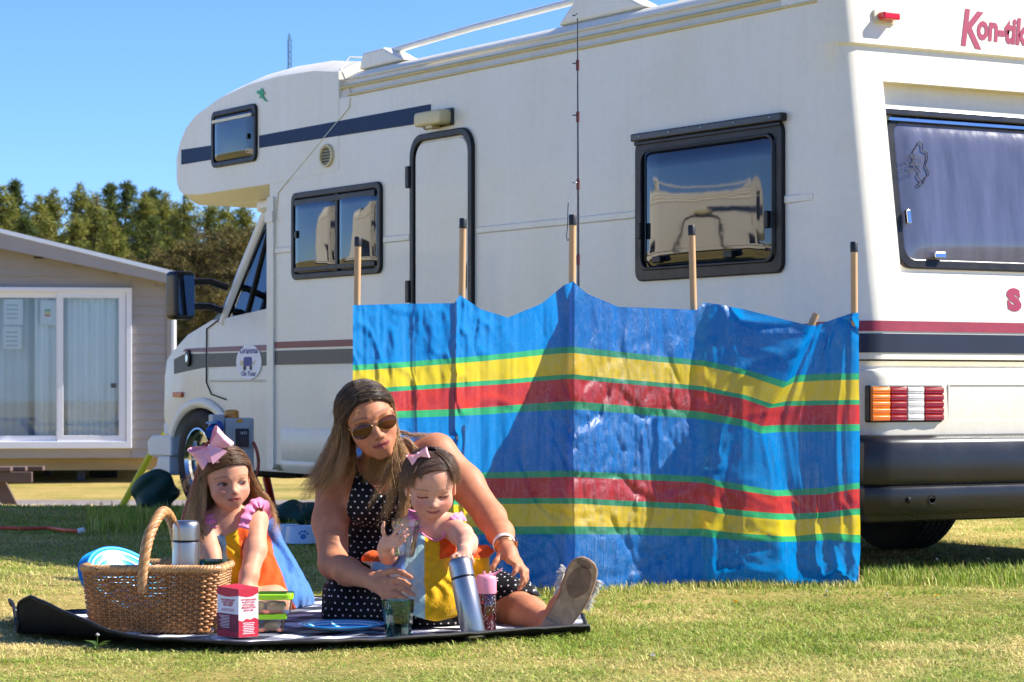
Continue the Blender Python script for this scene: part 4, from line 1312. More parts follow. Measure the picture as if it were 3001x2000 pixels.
# ================================================================ pines
m_bark = mat('pine_bark', S(112, 84, 66), 0.95, var=(6, 0.3), bump=(30, 0.6))
def leafmat(name):
    m = bpy.data.materials.new(name)
    m.use_nodes = True
    q = NT(m)
    ca = q.attr('Col')
    q.link(ca, q.b.inputs['Base Color'])
    q.b.inputs['Roughness'].default_value = 0.65
    q.b.inputs['Specular IOR Level'].default_value = 0.2
    t = q.new('ShaderNodeBsdfTranslucent')
    q.link(ca, t.inputs['Color'])
    x = q.new('ShaderNodeMixShader', i_0=0.25)
    q.link(q.b.outputs[0], x.inputs[1])
    q.link(t.outputs[0], x.inputs[2])
    q.link(x.outputs[0], q.out.inputs[0])
    return m
m_needles = leafmat('pine_needles')
def pine_meshes(seed, H, spread, dens, c0, c1, round_=0.0):
    """trunk and crown meshes of one pine, base at the origin"""
    r = random.Random(seed)
    tr_ = MB()
    bend = r.uniform(-0.25, 0.25)
    path = [(bend * (z / H) ** 2, 0.1 * math.sin(z), z) for z in np.linspace(-0.3, H, 9)]
    tr_.tube(path, [0.16 * (1 - 0.85 * k / 8) for k in range(9)], 7)
    cen, rad, tone = [], [], []
    z = H * (0.16 if round_ < 0.5 else 0.1)
    while z < H - 0.15:
        t = z / H
        prof_ = (1 - t) ** 0.95 * (0.6 + 1.0 * min(1, t * 3)) if round_ < 0.5 else math.sqrt(max(0.02, 1 - (2 * t - 1.05) ** 2))
        R = spread * prof_ * r.uniform(0.75, 1.2) + 0.12
        nb = r.randint(5, 7)
        a0 = r.random() * 6.28
        for k in range(nb):
            a = a0 + k * 6.283 / nb + r.uniform(-0.3, 0.3)
            L = R * r.uniform(0.6, 1.15)
            droop = r.uniform(-0.1, 0.35)
            p0 = Vector((bend * t * t, 0, z))
            p1 = p0 + Vector((math.cos(a) * L, math.sin(a) * L, L * droop))
            tr_.tube([p0, p0.lerp(p1, 0.5) + Vector((0, 0, -0.03 * L)), p1], [0.03, 0.02, 0.008], 4, caps=False)
            m_ = max(2, int(L / 0.17))
            for j in range(m_):
                f_ = (j + 0.7) / m_
                c_ = p0.lerp(p1, f_) + Vector((r.gauss(0, 0.10), r.gauss(0, 0.10), r.gauss(0.04, 0.08)))
                cen.append(c_)
                rad.append(r.uniform(0.11, 0.22) * (0.8 + 0.4 * (1 - t)))
                tone.append(r.random())
        z += r.uniform(0.26, 0.42)
    for k in range(4):
        cen.append(Vector((bend, 0, H - 0.12 * k)))
        rad.append(0.09 + 0.05 * k)
        tone.append(0.7)
    rg = np.random.default_rng(seed)
    cen = np.array([tuple(c_) for c_ in cen])
    rad, tone = np.array(rad), np.array(tone)
    per = dens
    n = len(cen) * per
    ci = np.repeat(np.arange(len(cen)), per)
    dirs = rg.normal(size=(n, 3))
    dirs /= np.linalg.norm(dirs, axis=1)[:, None]
    dirs[:, 2] = dirs[:, 2] * 0.8 + 0.15
    pos = cen[ci] + dirs * (rad[ci] * rg.random(n) ** 0.6)[:, None]
    out_ = dirs + rg.normal(0, 0.35, (n, 3))
    out_ /= np.linalg.norm(out_, axis=1)[:, None]
    sd = np.cross(out_, rg.normal(size=(n, 3)))
    sd /= np.linalg.norm(sd, axis=1)[:, None]
    ln = (0.11 + 0.09 * rg.random(n))[:, None]
    wd = (0.012 + 0.012 * rg.random(n))[:, None]
    v = np.stack([pos - sd * wd, pos + sd * wd, pos + out_ * ln], 1).reshape(-1, 3)
    f = np.arange(n * 3).reshape(-1, 3)
    tt = np.clip(tone[ci] * 0.7 + 0.3 * rg.random(n), 0, 1)[:, None]
    col = np.array(c0) * (1 - tt) + np.array(c1) * tt
    col = np.repeat(col[:, None], 3, 1).reshape(-1, 3)
    return tr_, v, f, col
KG0, KG1 = S(70, 84, 34)[:3], S(160, 156, 72)[:3]
DG0, DG1 = S(48, 66, 32)[:3], S(118, 128, 60)[:3]
BR0, BR1 = S(58, 62, 32)[:3], S(128, 112, 62)[:3]
protos = []
for sd_, H_, sp_, c0, c1, rd in ((1, 8.6, 1.75, KG0, KG1, 0), (2, 9.0, 1.5, DG0, DG1, 0), (3, 8.0, 1.9, KG0, KG1, 0), (4, 6.6, 2.0, BR0, BR1, 1.0)):
    tr_, v, f, colv = pine_meshes(sd_, H_, sp_, 40, c0, c1, rd)
    protos.append((H_, tr_, v, f, colv))
roots = {}
def place_pine(kind, x, y, z, h, rz, label, group='pines along the site edge'):
    H_, tr_, v, f, colv = protos[kind]
    if kind not in roots:
        t = thing('pine_tree', label, 'tree', (x, y, z), rz, group)
        tr_.build('trunk', m_bark, t, smooth=60)
        obj('crown', v, f, m_needles, t, col=colv)
        roots[kind] = t
    else:
        t = copy_tree(roots[kind])
        t.location = (x, y, z)
        t.rotation_euler = (0, 0, rz)
        t['label'] = label
        t['group'] = group
    s = h / H_
    t.scale = (s, s, s)
    return t
tops = [(-60, 440, 80, 0), (8, 432, 80, 2), (48, 418, 82, 1), (90, 452, 74, 2), (135, 440, 84, 0), (178, 428, 78, 0), (212, 452, 72, 2), (243, 426, 86, 1), (286, 421, 80, 1), (322, 446, 76, 0),
        (356, 438, 82, 1), (392, 448, 78, 0), (430, 452, 74, 2), (470, 462, 70, 0), (520, 470, 68, 2), (575, 470, 66, 0), (635, 476, 72, 1), (-125, 436, 78, 1)]
words = ['pine at the picture\'s left edge', 'broad pine left of the lodge ridge', 'dark pointed pine above the lodge ridge', 'low broad pine above the left patio door', 'bushy pine above the middle of the lodge roof', 'tall light green pine above the right patio door', 'low rounded pine in front of two spires',
         'narrow dark pine, left of the two spires', 'narrow dark pine, right of the two spires', 'light green pine above the lodge eave', 'dark pine beside the lodge eave', 'green pine just left of the overcab bunk', 'pine directly under the overcab bunk\'s nose', 'pine under the middle of the overcab bunk', 'pine beside the windscreen pillar', 'pine seen through the cab window', 'pine hidden behind the cab', 'pine beyond the picture\'s left edge']
for i, (x, y, d, kind) in enumerate(tops):
    zt = CAMZ + (HY - y) / F * d
    place_pine(kind, (x - CX) / F * d, d, -0.6, zt + 0.6, i * 1.7, words[i] if len(words[i].split()) >= 4 else 'tall ' + words[i])
for i, (x, y, d) in enumerate(((20, 470, 90), (110, 468, 92), (200, 476, 90), (265, 468, 92), (335, 474, 90), (410, 470, 92), (60, 500, 66), (160, 496, 64), (255, 505, 66), (340, 500, 62))):
    zt = CAMZ + (HY - y) / F * d
    place_pine((1, 0, 2)[i % 3], (x - CX) / F * d, d, -0.6, zt + 0.6, i * 1.3 + .4, '%s pine from the left of the %s row above the lodge roof' % ('first second third fourth fifth sixth first second third fourth'.split()[i], 'hind dark' if i < 6 else 'low front'))
for i, (x, y, d) in enumerate(((455, 560, 52), (520, 525, 54), (570, 540, 50), (395, 585, 56))):
    zt = CAMZ + (HY - y) / F * d
    place_pine(3, (x - CX) / F * d, d, -0.5, zt + 0.5, i * 2.1 + 0.5, ('brownish bushy tree right behind the door mirror', 'brown bushy tree left of the windscreen', 'brown bushy tree behind the cab window', 'olive bushy tree at the lodge corner')[i], 'browning trees behind the cab')
for i in range(10):
    x = -1.0 + i * 3.4
    place_pine(i % 3, x - 4 + (i % 3), 92 + (i * 7) % 11, -0.6, 6.5 + (i * 5) % 3, i * 2.3, '%s pine from the cab in the row behind the motorhome' % ('first second third fourth fifth sixth seventh eighth ninth tenth'.split()[i]))
# low far hedge closing the view under the trees
hd = RNG
n = 26000
hx = RNG.uniform(-26, 30, n)
hz = RNG.random(n) ** 0.7 * (1.9 + 0.5 * fbm(hx * 0.5, hx * 0, 3.0, 3))
pos = np.stack([hx, 62 + RNG.normal(0, 0.5, n) + 3 * np.sin(hx * 0.1), hz - 0.55], 1)
dv = RNG.normal(size=(n, 3))
dv /= np.linalg.norm(dv, axis=1)[:, None]
sv = np.cross(dv, RNG.normal(size=(n, 3)))
sv /= np.linalg.norm(sv, axis=1)[:, None]
v = np.stack([pos - sv * 0.08, pos + sv * 0.08, pos + dv * 0.22], 1).reshape(-1, 3)
tt = RNG.random(n)[:, None]
colv = np.repeat((np.array(DG0) * (1 - tt) + np.array(BR1) * tt)[:, None], 3, 1).reshape(-1, 3)
tag(obj('undergrowth', v, np.arange(n * 3).reshape(-1, 3), m_needles, col=colv), 'low brown and green undergrowth below the far pines', 'undergrowth', kind='stuff')
# ================================================================ people: implicit surfaces turned into one continuous mesh each
def axis_pts(lo, hi, h, fine):
    """grid line positions: step h, with finer steps inside the given ranges"""
    out, x = [lo], lo
    while x < hi:
        s = h
        for a, b_, hf in fine:
            if a - h * 0.5 <= x < b_:
                s = min(s, hf)
        x += s
        out.append(x)
    return np.array(out)

class Field:
    def __init__(self, lo, hi, h, fine=()):
        self.ax = [axis_pts(lo[i], hi[i], h, [(f_[0][i], f_[1][i], f_[2]) for f_ in fine]) for i in range(3)]
        self.F = np.full([len(a) for a in self.ax], 0.5, np.float32)
    def block(self, lo, hi):
        sl = []
        for i in range(3):
            a = self.ax[i]
            i0 = max(0, int(np.searchsorted(a, lo[i])) - 1)
            i1 = min(len(a), int(np.searchsorted(a, hi[i])) + 1)
            if i1 <= i0:
                return None, None
            sl.append(slice(i0, i1))
        P = (self.ax[0][sl[0]][:, None, None], self.ax[1][sl[1]][None, :, None], self.ax[2][sl[2]][None, None, :])
        return tuple(sl), P
    def add(self, fn, lo, hi, k=0.02, op='u'):
        m = 0.03 + k
        sl, P = self.block([a - m for a in lo], [a + m for a in hi])
        if sl is None:
            return
        d = fn(P).astype(np.float32)
        A = self.F[sl]
        if op == 'u':
            h = np.maximum(k - np.abs(A - d), 0) / max(k, 1e-6)
            self.F[sl] = np.minimum(A, d) - h * h * k * 0.25
        elif op == 's':                                   # carve
            d = -d
            h = np.maximum(k - np.abs(A - d), 0) / max(k, 1e-6)
            self.F[sl] = np.maximum(A, d) + h * h * k * 0.25
    def cap(self, a, b_, ra, rb=None, k=0.02, op='u', sq=None):
        rb = ra if rb is None else rb
        a, b_ = np.array(a, float), np.array(b_, float)
        R = max(ra, rb)
        ba = b_ - a
        L2 = float(ba @ ba) + 1e-12
        def fn(P):
            p = [P[i] - a[i] for i in range(3)]
            t = np.clip((p[0] * ba[0] + p[1] * ba[1] + p[2] * ba[2]) / L2, 0, 1)
            q_ = [p[i] - t * ba[i] for i in range(3)]
            return np.sqrt(q_[0] ** 2 + q_[1] ** 2 + q_[2] ** 2) - (ra + (rb - ra) * t)
        self.add(fn, np.minimum(a, b_) - R, np.maximum(a, b_) + R, k, op)
    def chain(self, pts, rs, k=0.015):
        for i in range(len(pts) - 1):
            self.cap(pts[i], pts[i + 1], rs[i], rs[i + 1], k)
    def ell(self, c, r, M=None, k=0.02, op='u'):
        c = np.array(c, float)
        R = max(r)
        Mi = np.eye(3) if M is None else np.array(M)      # rows: local axes in world
        def fn(P):
            p = [P[i] - c[i] for i in range(3)]
            l = [Mi[j][0] * p[0] + Mi[j][1] * p[1] + Mi[j][2] * p[2] for j in range(3)]
            k0 = np.sqrt((l[0] / r[0]) ** 2 + (l[1] / r[1]) ** 2 + (l[2] / r[2]) ** 2)
            k1 = np.sqrt((l[0] / r[0] ** 2) ** 2 + (l[1] / r[1] ** 2) ** 2 + (l[2] / r[2] ** 2) ** 2) + 1e-9
            return k0 * (k0 - 1) / k1
        self.add(fn, c - R, c + R, k, op)
    def poly_keep(self, pts, k=0.004):
        """keep only what lies inside an upright prism over polygon pts in the x-z plane"""
        x = self.ax[0][:, None]
        z = self.ax[2][None, :]
        d = np.full((len(self.ax[0]), len(self.ax[2])), 1e9)
        s = np.ones_like(d)
        n = len(pts)
        for i in range(n):
            ax, az = pts[i]
            bx, bz = pts[(i + 1) % n]
            ex, ez = bx - ax, bz - az
            wx, wz_ = x - ax, z - az
            t = np.clip((wx * ex + wz_ * ez) / (ex * ex + ez * ez + 1e-12), 0, 1)
            d = np.minimum(d, (wx - ex * t) ** 2 + (wz_ - ez * t) ** 2)
            c1, c2, c3 = (z >= az) & (x == x), (z < bz) & (x == x), (ex * wz_ > ez * wx)
            flip = (c1 & c2 & c3) | (~c1 & ~c2 & ~c3)
            s = np.where(flip, -s, s)
        dist = (s * np.sqrt(d)).astype(np.float32)
        self.F = np.maximum(self.F, dist[:, None, :])
    def noise_wrinkle(self, amp, fn):
        self.F += (amp * fn(self.ax[0][:, None, None], self.ax[1][None, :, None], self.ax[2][None, None, :])).astype(np.float32)
    def mesh(self):
        F_ = self.F
        Sg = F_ < 0
        a = Sg[:-1, :-1, :-1]
        allin, anyin = a.copy(), a.copy()
        for dx in (0, 1):
            for dy in (0, 1):
                for dz in (0, 1):
                    q_ = Sg[dx:Sg.shape[0] - 1 + dx, dy:Sg.shape[1] - 1 + dy, dz:Sg.shape[2] - 1 + dz]
                    allin &= q_
                    anyin |= q_
        act = np.argwhere(anyin & ~allin)
        i, j, k = act.T
        idx = np.full(a.shape, -1, np.int32)
        idx[i, j, k] = np.arange(len(act))
        pos = np.zeros((len(act), 3))
        cnt = np.zeros(len(act))
        X_, Y_, Z_ = self.ax
        cor = [(dx, dy, dz) for dx in (0, 1) for dy in (0, 1) for dz in (0, 1)]
        val = {c: F_[i + c[0], j + c[1], k + c[2]].astype(np.float64) for c in cor}
        pts_ = {c: np.stack([X_[i + c[0]], Y_[j + c[1]], Z_[k + c[2]]], 1) for c in cor}
        for c in cor:
            for d in range(3):
                if c[d]:
                    continue
                e = list(c)
                e[d] = 1
                e = tuple(e)
                f0, f1 = val[c], val[e]
                m = (f0 < 0) != (f1 < 0)
                t = np.where(m, f0 / np.where(m, f0 - f1, 1), 0)[:, None]
                pos += np.where(m[:, None], pts_[c] + (pts_[e] - pts_[c]) * t, 0)
                cnt += m
        pos /= cnt[:, None]
        quads = []
        for d in range(3):
            sh0 = [slice(None)] * 3
            sh1 = [slice(None)] * 3
            sh0[d], sh1[d] = slice(0, -1), slice(1, None)
            s0, s1 = Sg[tuple(sh0)], Sg[tuple(sh1)]
            e = np.argwhere(s0 != s1)
            o1, o2 = [(1, 2), (2, 0), (0, 1)][d]
            ok = (e[:, o1] > 0) & (e[:, o2] > 0) & (e[:, o1] < a.shape[o1]) & (e[:, o2] < a.shape[o2])
            e = e[ok]
            def cell(b1, b2):
                q_ = e.copy()
                q_[:, o1] -= b1
                q_[:, o2] -= b2
                return idx[q_[:, 0], q_[:, 1], q_[:, 2]]
            c00, c10, c11, c01 = cell(1, 1), cell(0, 1), cell(0, 0), cell(1, 0)
            fl = s0[e[:, 0], e[:, 1], e[:, 2]]
            qd = np.stack([c00, c10, c11, c01], 1)
            qd[~fl] = qd[~fl][:, ::-1]
            quads.append(qd)
        quads = np.concatenate(quads)
        quads = quads[(quads >= 0).all(1)]
        # one light smoothing pass keeps small steps from showing
        return pos, quads

# ================================================================ picnic blanket
m_blk = bpy.data.materials.new('check_fleece_with_black_backing')
m_blk.use_nodes = True
q = NT(m_blk)
uvn = q.new('ShaderNodeUVMap').outputs[0]
sp_ = q.new('ShaderNodeSeparateXYZ')
q.link(uvn, sp_.inputs[0])
def half_(o):
    return q.math('LESS_THAN', q.math('FRACT', q.math('DIVIDE', o, 0.150)), 0.5)
cnt = q.math('MULTIPLY', q.math('ADD', half_(sp_.outputs[0]), half_(sp_.outputs[1])), 0.5)
chk = q.ramp(cnt, [(0.0, S(226, 225, 226)), (0.4, S(118, 120, 134)), (0.8, S(44, 46, 58))], 'CONSTANT')
ob = q.coords('Object')
chk = q.mix(1.0, chk, q.ramp(q.noise(ob, 140, 3), [(0.3, (0.82, 0.82, 0.82)), (0.7, (1.08, 1.08, 1.08))]), 'MULTIPLY')
geo = q.new('ShaderNodeNewGeometry')
fin = q.mix(geo.outputs['Backfacing'], chk, S(17, 17, 18))
q.link(fin, q.b.inputs['Base Color'])
q.b.inputs['Roughness'].default_value = 0.8
q.b.inputs['Specular IOR Level'].default_value = 0.3
q.bump(q.math('ADD', q.noise(ob, 70, 4), q.noise(ob, 12, 3)), 0.3, 0.006)
FR = [(-1.475, 7.52), (-1.29, 7.32), (-1.02, 7.14), (-0.58, 7.12), (-0.10, 7.36), (0.225, 7.52)]
BK = [(-1.60, 8.02), (-1.25, 8.45), (-1.0, 8.72), (-0.55, 8.82), (-0.08, 8.66), (0.225, 8.15)]
fr_s = [tuple(p)[:2] for p in smoothpath([(x, y, 0) for x, y in FR], 16)]
bk_s = [tuple(p)[:2] for p in smoothpath([(x, y, 0) for x, y in BK], 16)]
NA, NB = len(fr_s), 64
P = np.zeros((NA, NB, 3))
for i in range(NA):
    a = i / (NA - 1)
    for j in range(NB):
        b_ = (j / (NB - 1)) ** 1.25
        P[i, j, 0] = fr_s[i][0] * (1 - b_) + bk_s[i][0] * b_
        P[i, j, 1] = fr_s[i][1] * (1 - b_) + bk_s[i][1] * b_
AA, BB = np.meshgrid(np.linspace(0, 1, NA), np.linspace(0, 1, NB) ** 1.25, indexing='ij')
flatxy = P[:, :, :2].copy()
P[:, :, 2] = 0.013 + 0.005 * fbm(P[:, :, 0] * 7, P[:, :, 1] * 7, 31.0, 3) + 0.003 * np.abs(fbm(P[:, :, 0] * 16, P[:, :, 1] * 11, 37.0, 2))
curl = np.interp(AA, [0, .04, .10, .2, .34, .5, .7, .85, 1], [.03, .09, .112, .085, .034, .014, .012, .022, .022])
rng_ = np.interp(AA, [0, .1, .3, .5, 1], [.13, .15, .11, .055, .05])
kf = np.clip(1 - BB / rng_, 0, 1)
P[:, :, 2] += curl * kf ** 1.6
P[:, :, 1] += curl * .35 * kf ** 2.2
lf = np.clip(1 - AA / .07, 0, 1)
P[:, :, 2] += .06 * lf ** 1.5 * np.clip(BB * 2.2 - .2, 0, 1)
P[:, :, 0] += .03 * lf ** 2
ii, jj = np.meshgrid(np.arange(NA - 1), np.arange(NB - 1), indexing='ij')
ff = np.stack([ii * NB + jj, (ii + 1) * NB + jj, (ii + 1) * NB + jj + 1, ii * NB + jj + 1], -1).reshape(-1, 4)
ca_, sa_ = math.cos(.42), math.sin(.42)
uvb = np.stack([flatxy[..., 0] * ca_ - flatxy[..., 1] * sa_, flatxy[..., 0] * sa_ + flatxy[..., 1] * ca_], -1).reshape(-1, 2)
blanket = thing('picnic_blanket', 'black, grey and white checked picnic blanket with black backing lying on the grass', 'blanket', (-0.6, 8.0, 0))
BLO = np.array((-0.6, 8.0, 0))
obj('fleece', P.reshape(-1, 3) - BLO, ff, m_blk, blanket, smooth=180, uv=uvb)
edge = [P[i, 0] for i in range(NA)] + [P[-1, j] for j in range(1, NB)] + [P[i, -1] for i in range(NA - 2, -1, -1)] + [P[0, j] for j in range(NB - 2, -1, -1)]
m_bind = mat('black_binding', S(24, 24, 26), .7, var=(90, .3), bump=(200, .2))
MB().tube([Vector(p - BLO) for p in edge], .0055, 6).build('binding', m_bind, blanket, smooth=60)

# ================================================================ wicker basket
bkt = thing('picnic_basket', 'brown wicker picnic basket with twisted handle at the left of the blanket', 'basket', (-1.06, 7.50, 0.018), math.radians(-3))
m_wick = mat('willow', S(178, 122, 68), .5, var=(34, .35, S(140, 88, 46)), bump=(120, .25), coat=.15)
m_wickl = mat('willow_light', S(192, 146, 92), .5, var=(30, .3), bump=(120, .25), coat=.15)
BW, BD, BHt = .405, .27, .183
def perim(s, grow=0.0, n=None):
    """point and outward normal on a rounded rectangle, s in 0..1"""
    w_, d_, r_ = BW / 2 + grow, BD / 2 + grow, .05
    segs_ = [2 * (w_ - r_), math.pi * r_ / 2, 2 * (d_ - r_), math.pi * r_ / 2] * 2
    tot = sum(segs_)
    t = (s % 1) * tot
    cor_ = [(w_ - r_, -(d_ - r_)), (w_ - r_, d_ - r_), (-(w_ - r_), d_ - r_), (-(w_ - r_), -(d_ - r_))]
    st = [(-(w_ - r_), -d_, 1, 0), None, (w_, -(d_ - r_), 0, 1), None, (w_ - r_, d_, -1, 0), None, (-w_, d_ - r_, 0, -1), None]
    for k, L in enumerate(segs_):
        if t <= L or k == 7:
            if k % 2 == 0:
                x, y, dx, dy = st[k]
                return x + dx * t, y + dy * t, dy, -dx
            c_ = cor_[(k - 1) // 2]
            a = math.radians(-90 + 90 * ((k - 1) // 2)) + t / r_
            return c_[0] + r_ * math.cos(a), c_[1] + r_ * math.sin(a), math.cos(a), math.sin(a)
        t -= L
NST = 74
def wall_pt(s, z, o):
    x, y, nx, ny = perim(s)
    k = .90 + .10 * (z / BHt)
    return Vector((x * k + nx * o, y * k + ny * o + BD / 2, z))
w_ = MB()
nrow = 22
rng2 = random.Random(4)
for r_ in range(nrow):
    z = .008 + r_ * (BHt - .016) / (nrow - 1)
    pts = []
    N_ = NST * 4
    jz = [rng2.uniform(-.0012, .0012) for _ in range(NST + 1)]
    for i in range(N_ + 1):
        s = i / N_
        ph = math.pi * (s * NST + r_)
        pts.append(wall_pt(s, z + jz[int(s * NST) % NST], .0052 * math.sin(ph)))
    w_.tube(pts, .0040, 5, caps=False)
w_.build('woven_wall', m_wick, bkt, smooth=60, kind='stuff')
w_ = MB()
for i in range(NST):
    s = (i + .5) / NST
    w_.tube([wall_pt(s, 0, 0), wall_pt(s, BHt, 0)], .0032, 5)
w_.build('stakes', m_wick, bkt, smooth=60, kind='stuff')
w_ = MB()
for k in range(3):
    pts = []
    for i in range(331):
        s = i / 330
        a = 2 * math.pi * (s * 46 + k / 3)
        pts.append(wall_pt(s, BHt + .004 + .0075 * math.sin(a), .0085 * math.cos(a)))
    w_.tube(pts, .0058, 5, caps=False)
w_.build('braided_rim', m_wickl, bkt, smooth=60)
w_ = MB()
for k in range(2):
    pts = []
    for i in range(221):
        s = i / 220
        a = 2 * math.pi * (s * 30 + k / 2)
        pts.append(wall_pt(s, .004 + .004 * math.sin(a), .006 * math.cos(a)))
    w_.tube(pts, .0052, 5, caps=False)
w_.build('base_rim', m_wick, bkt, smooth=60)
MB().box((-BW / 2 * .86, .02, .004), (BW / 2 * .86, BD - .02, .010)).build('base', m_wick, bkt)
# handle: twisted rods in an arch from front to back
hp = smoothpath([(-.018, -.006, .12), (-.016, -.012, .18), (-.006, .012, .27), (.012, .075, .335), (.024, .14, .345), (.034, .215, .29), (.036, BD + .004, .18), (.036, BD, .10)], 14)
hn = len(hp)
for k in range(6):
    pts = []
    for i, p in enumerate(hp):
        t = i / (hn - 1)
        tg = (hp[min(i + 1, hn - 1)] - hp[max(i - 1, 0)]).normalized()
        s1 = tg.cross(Vector((1, 0, 0))).normalized()
        s2 = tg.cross(s1)
        a = 2 * math.pi * (t * 6.5 + k / 6)
        R_ = .0105
        pts.append(p + s1 * math.cos(a) * R_ + s2 * math.sin(a) * R_)
    MB().tube(pts, .0066, 6).build('handle_rod', m_wickl if k % 2 else m_wick, bkt, smooth=60)
w_ = MB()

# ================================================================ flasks, cups, plates, boxes
m_steelb = mat('brushed_steel', S(182, 177, 171), .34, metal=1.0, var=(4, .06), roughvar=(3, .12), bump=(400, .06, .001), stretch=(1, 1, .04))
def axisM(p0, p1):
    """matrix with local z from p0 to p1"""
    z = (Vector(p1) - Vector(p0)).normalized()
    return Matrix.Translation(Vector(p0)) @ z.to_track_quat('Z', 'Y').to_matrix().to_4x4()
def flask(p0, p1, R, label, split):
    L = (Vector(p1) - Vector(p0)).length
    t = thing('vacuum_flask', label, 'flask', p0, 0, 'steel vacuum flasks')
    t.rotation_euler = (Vector(p1) - Vector(p0)).to_track_quat('Z', 'Y').to_euler()
    zs = L * split
    MB().lathe([(R * .93, 0), (R, .004), (R, zs - .004), (R * .985, zs - .001), (R * .94, zs)], 48, None).build('body', m_steelb, t, smooth=40)
    MB().lathe([(R * .95, zs), (R * .95, zs + .005)], 48, None).build('seal_ring', m_black, t, smooth=40)
    MB().lathe([(R * .94, zs + .005), (R * .985, zs + .006), (R * .985, L - .022), (R * .96, L - .012), (R * .88, L - .004), (R * .72, L), (.0005, L)], 48, None).build('cup_lid', m_steelb, t, smooth=40)
    return t
b0 = at(426, 1325, 7.62)
flask((b0.x, 7.62, .028), (b0.x + .002, 7.62, .340), .0405, 'upright steel vacuum flask standing in the wicker basket', .80)
flask(at(1091, 1471, 7.42), at(1055, 1284, 7.485), .0355, 'leaning steel vacuum flask under the toddler\'s hand', .745)

def glassmat(name, colr, dens=1.0, rough=.02):
    m = bpy.data.materials.new(name)
    m.use_nodes = True
    q = NT(m)
    t = q.new('ShaderNodeBsdfTransparent')
    n = q.noise(q.coords('Object'), 3.0, 2)
    q.link(q.mix(n, colr, tuple(min(1, x * 1.1) for x in colr[:3])), t.inputs[0])
    g = q.new('ShaderNodeBsdfGlossy')
    g.inputs['Roughness'].default_value = rough
    lw = q.new('ShaderNodeLayerWeight', i_Blend=0.35)
    x = q.new('ShaderNodeMixShader')
    q.link(q.math('MULTIPLY_ADD', lw.outputs['Fresnel'], 0.75, .05), x.inputs[0])
    q.link(t.outputs[0], x.inputs[1])
    q.link(g.outputs[0], x.inputs[2])
    q.link(x.outputs[0], q.out.inputs[0])
    return m
m_tumb = glassmat('smoky_green_glass', S(160, 208, 198))
m_clear = glassmat('clear_acrylic', S(246, 246, 250))
m_drink = mat('dark_drink', S(14, 9, 10), .3, var=(9, .2))
def tumbler(loc, R0, R1, h, m, label, fill=0.0, n=10, tilt=None, name='tumbler'):
    t = thing(name, label, 'cup', loc)
    if tilt:
        t.rotation_euler = tilt
    MB().lathe([(R0 * .9, 0), (R0, .004), (R1, h * .80)], n, None, caps=True).build('faceted_wall', m, t)
    MB().lathe([(R1, h * .80), (R1 * 1.02, h * .84), (R1 * 1.03, h), (R1 * .99, h), (R1 * .96, h * .82), (R0 * .88, .010)], 40, None, caps=False).build('rim', m, t, smooth=40)
    MB().lathe([(R0 * .86, .006), (R0 * .88, .012), (.0005, .013)], n, None).build('base', m, t)
    if fill:
        MB().lathe([(R0 * .86, .014), (R0 * .87 + (R1 - R0) * fill * .8, h * fill), (.0005, h * fill)], 24, None).build('drink', m_drink, t)
    return t
g0 = at(915, 1481, 7.36)
tumbler((g0.x, 7.36, .018), .036, .0455, .108, m_tumb, 'smoky green tumbler of dark drink on the blanket in front of the woman', fill=.46)
g0 = at(494, 1310, 7.70)
tumbler((g0.x, 7.70, .106), .040, .048, .112, m_tumb, 'smoky green tumbler standing in the basket by the flask')
g0 = at(929, 1279, 7.60)
tumbler(tuple(g0), .030, .0415, .107, m_clear, 'clear plastic cup held in the toddler\'s right hand', n=12, tilt=(math.radians(4), math.radians(3), 0))

# striped melamine plates
m_plate = bpy.data.materials.new('striped_melamine')
m_plate.use_nodes = True
q = NT(m_plate)
oc = q.coords('Object')
sep = q.new('ShaderNodeSeparateXYZ')
q.link(oc, sep.inputs[0])
rr = q.math('SQRT', q.math('ADD', q.math('MULTIPLY', sep.outputs[0], sep.outputs[0]), q.math('MULTIPLY', sep.outputs[1], sep.outputs[1])))
rn = q.math('DIVIDE', rr, .130)
cb, cw, cy, cd = S(36, 146, 220), S(244, 246, 248), S(112, 206, 238), S(40, 168, 230)
seq = [(0, cd), (.06, cw), (.10, cy), (.17, cb), (.22, cw), (.27, cd), (.34, cy), (.38, cw), (.43, cb), (.50, cy), (.54, cw), (.58, cd), (.65, cb), (.69, cw), (.73, cy), (.79, cd), (.83, cw), (.87, cb), (.93, cy), (.965, cb)]
q.link(q.ramp(rn, seq, 'CONSTANT'), q.b.inputs['Base Color'])
q.b.inputs['Roughness'].default_value = .2
q.bump(q.noise(oc, 30, 3), .03, .004)
def plate_mesh():
    return MB().lathe([(.0005, .004), (.070, .004), (.086, .008), (.112, .017), (.128, .021), (.129, .0225), (.127, .0235), (.110, .0195), (.085, .0105), (.070, .0065), (.0005, .0065)], 56, None, caps=False)
g0 = at(786, 1461, 7.585)
pl = plate_mesh().build('plate', m_plate, smooth=50)
pl.location = (g0.x, 7.585, .016)
tag(pl, 'blue and white striped plate lying on the blanket before the woman', 'plate', 'striped picnic plates')
pn = Vector((.50, -.50, .70)).normalized()
words = ('front', 'second', 'third', 'fourth', 'rear')
for k in range(5):
    p2 = pl.copy()
    COL.objects.link(p2)
    c_ = at(284, 1341, 7.665) - pn * (.0075 * k) + Vector((-.004 * k, .002 * k, .002 * k))
    p2.location = c_
    p2.rotation_euler = pn.to_track_quat('Z', 'Y').to_euler()
    p2['label'] = '%s striped plate of the stack leaning in the wicker basket' % words[k]
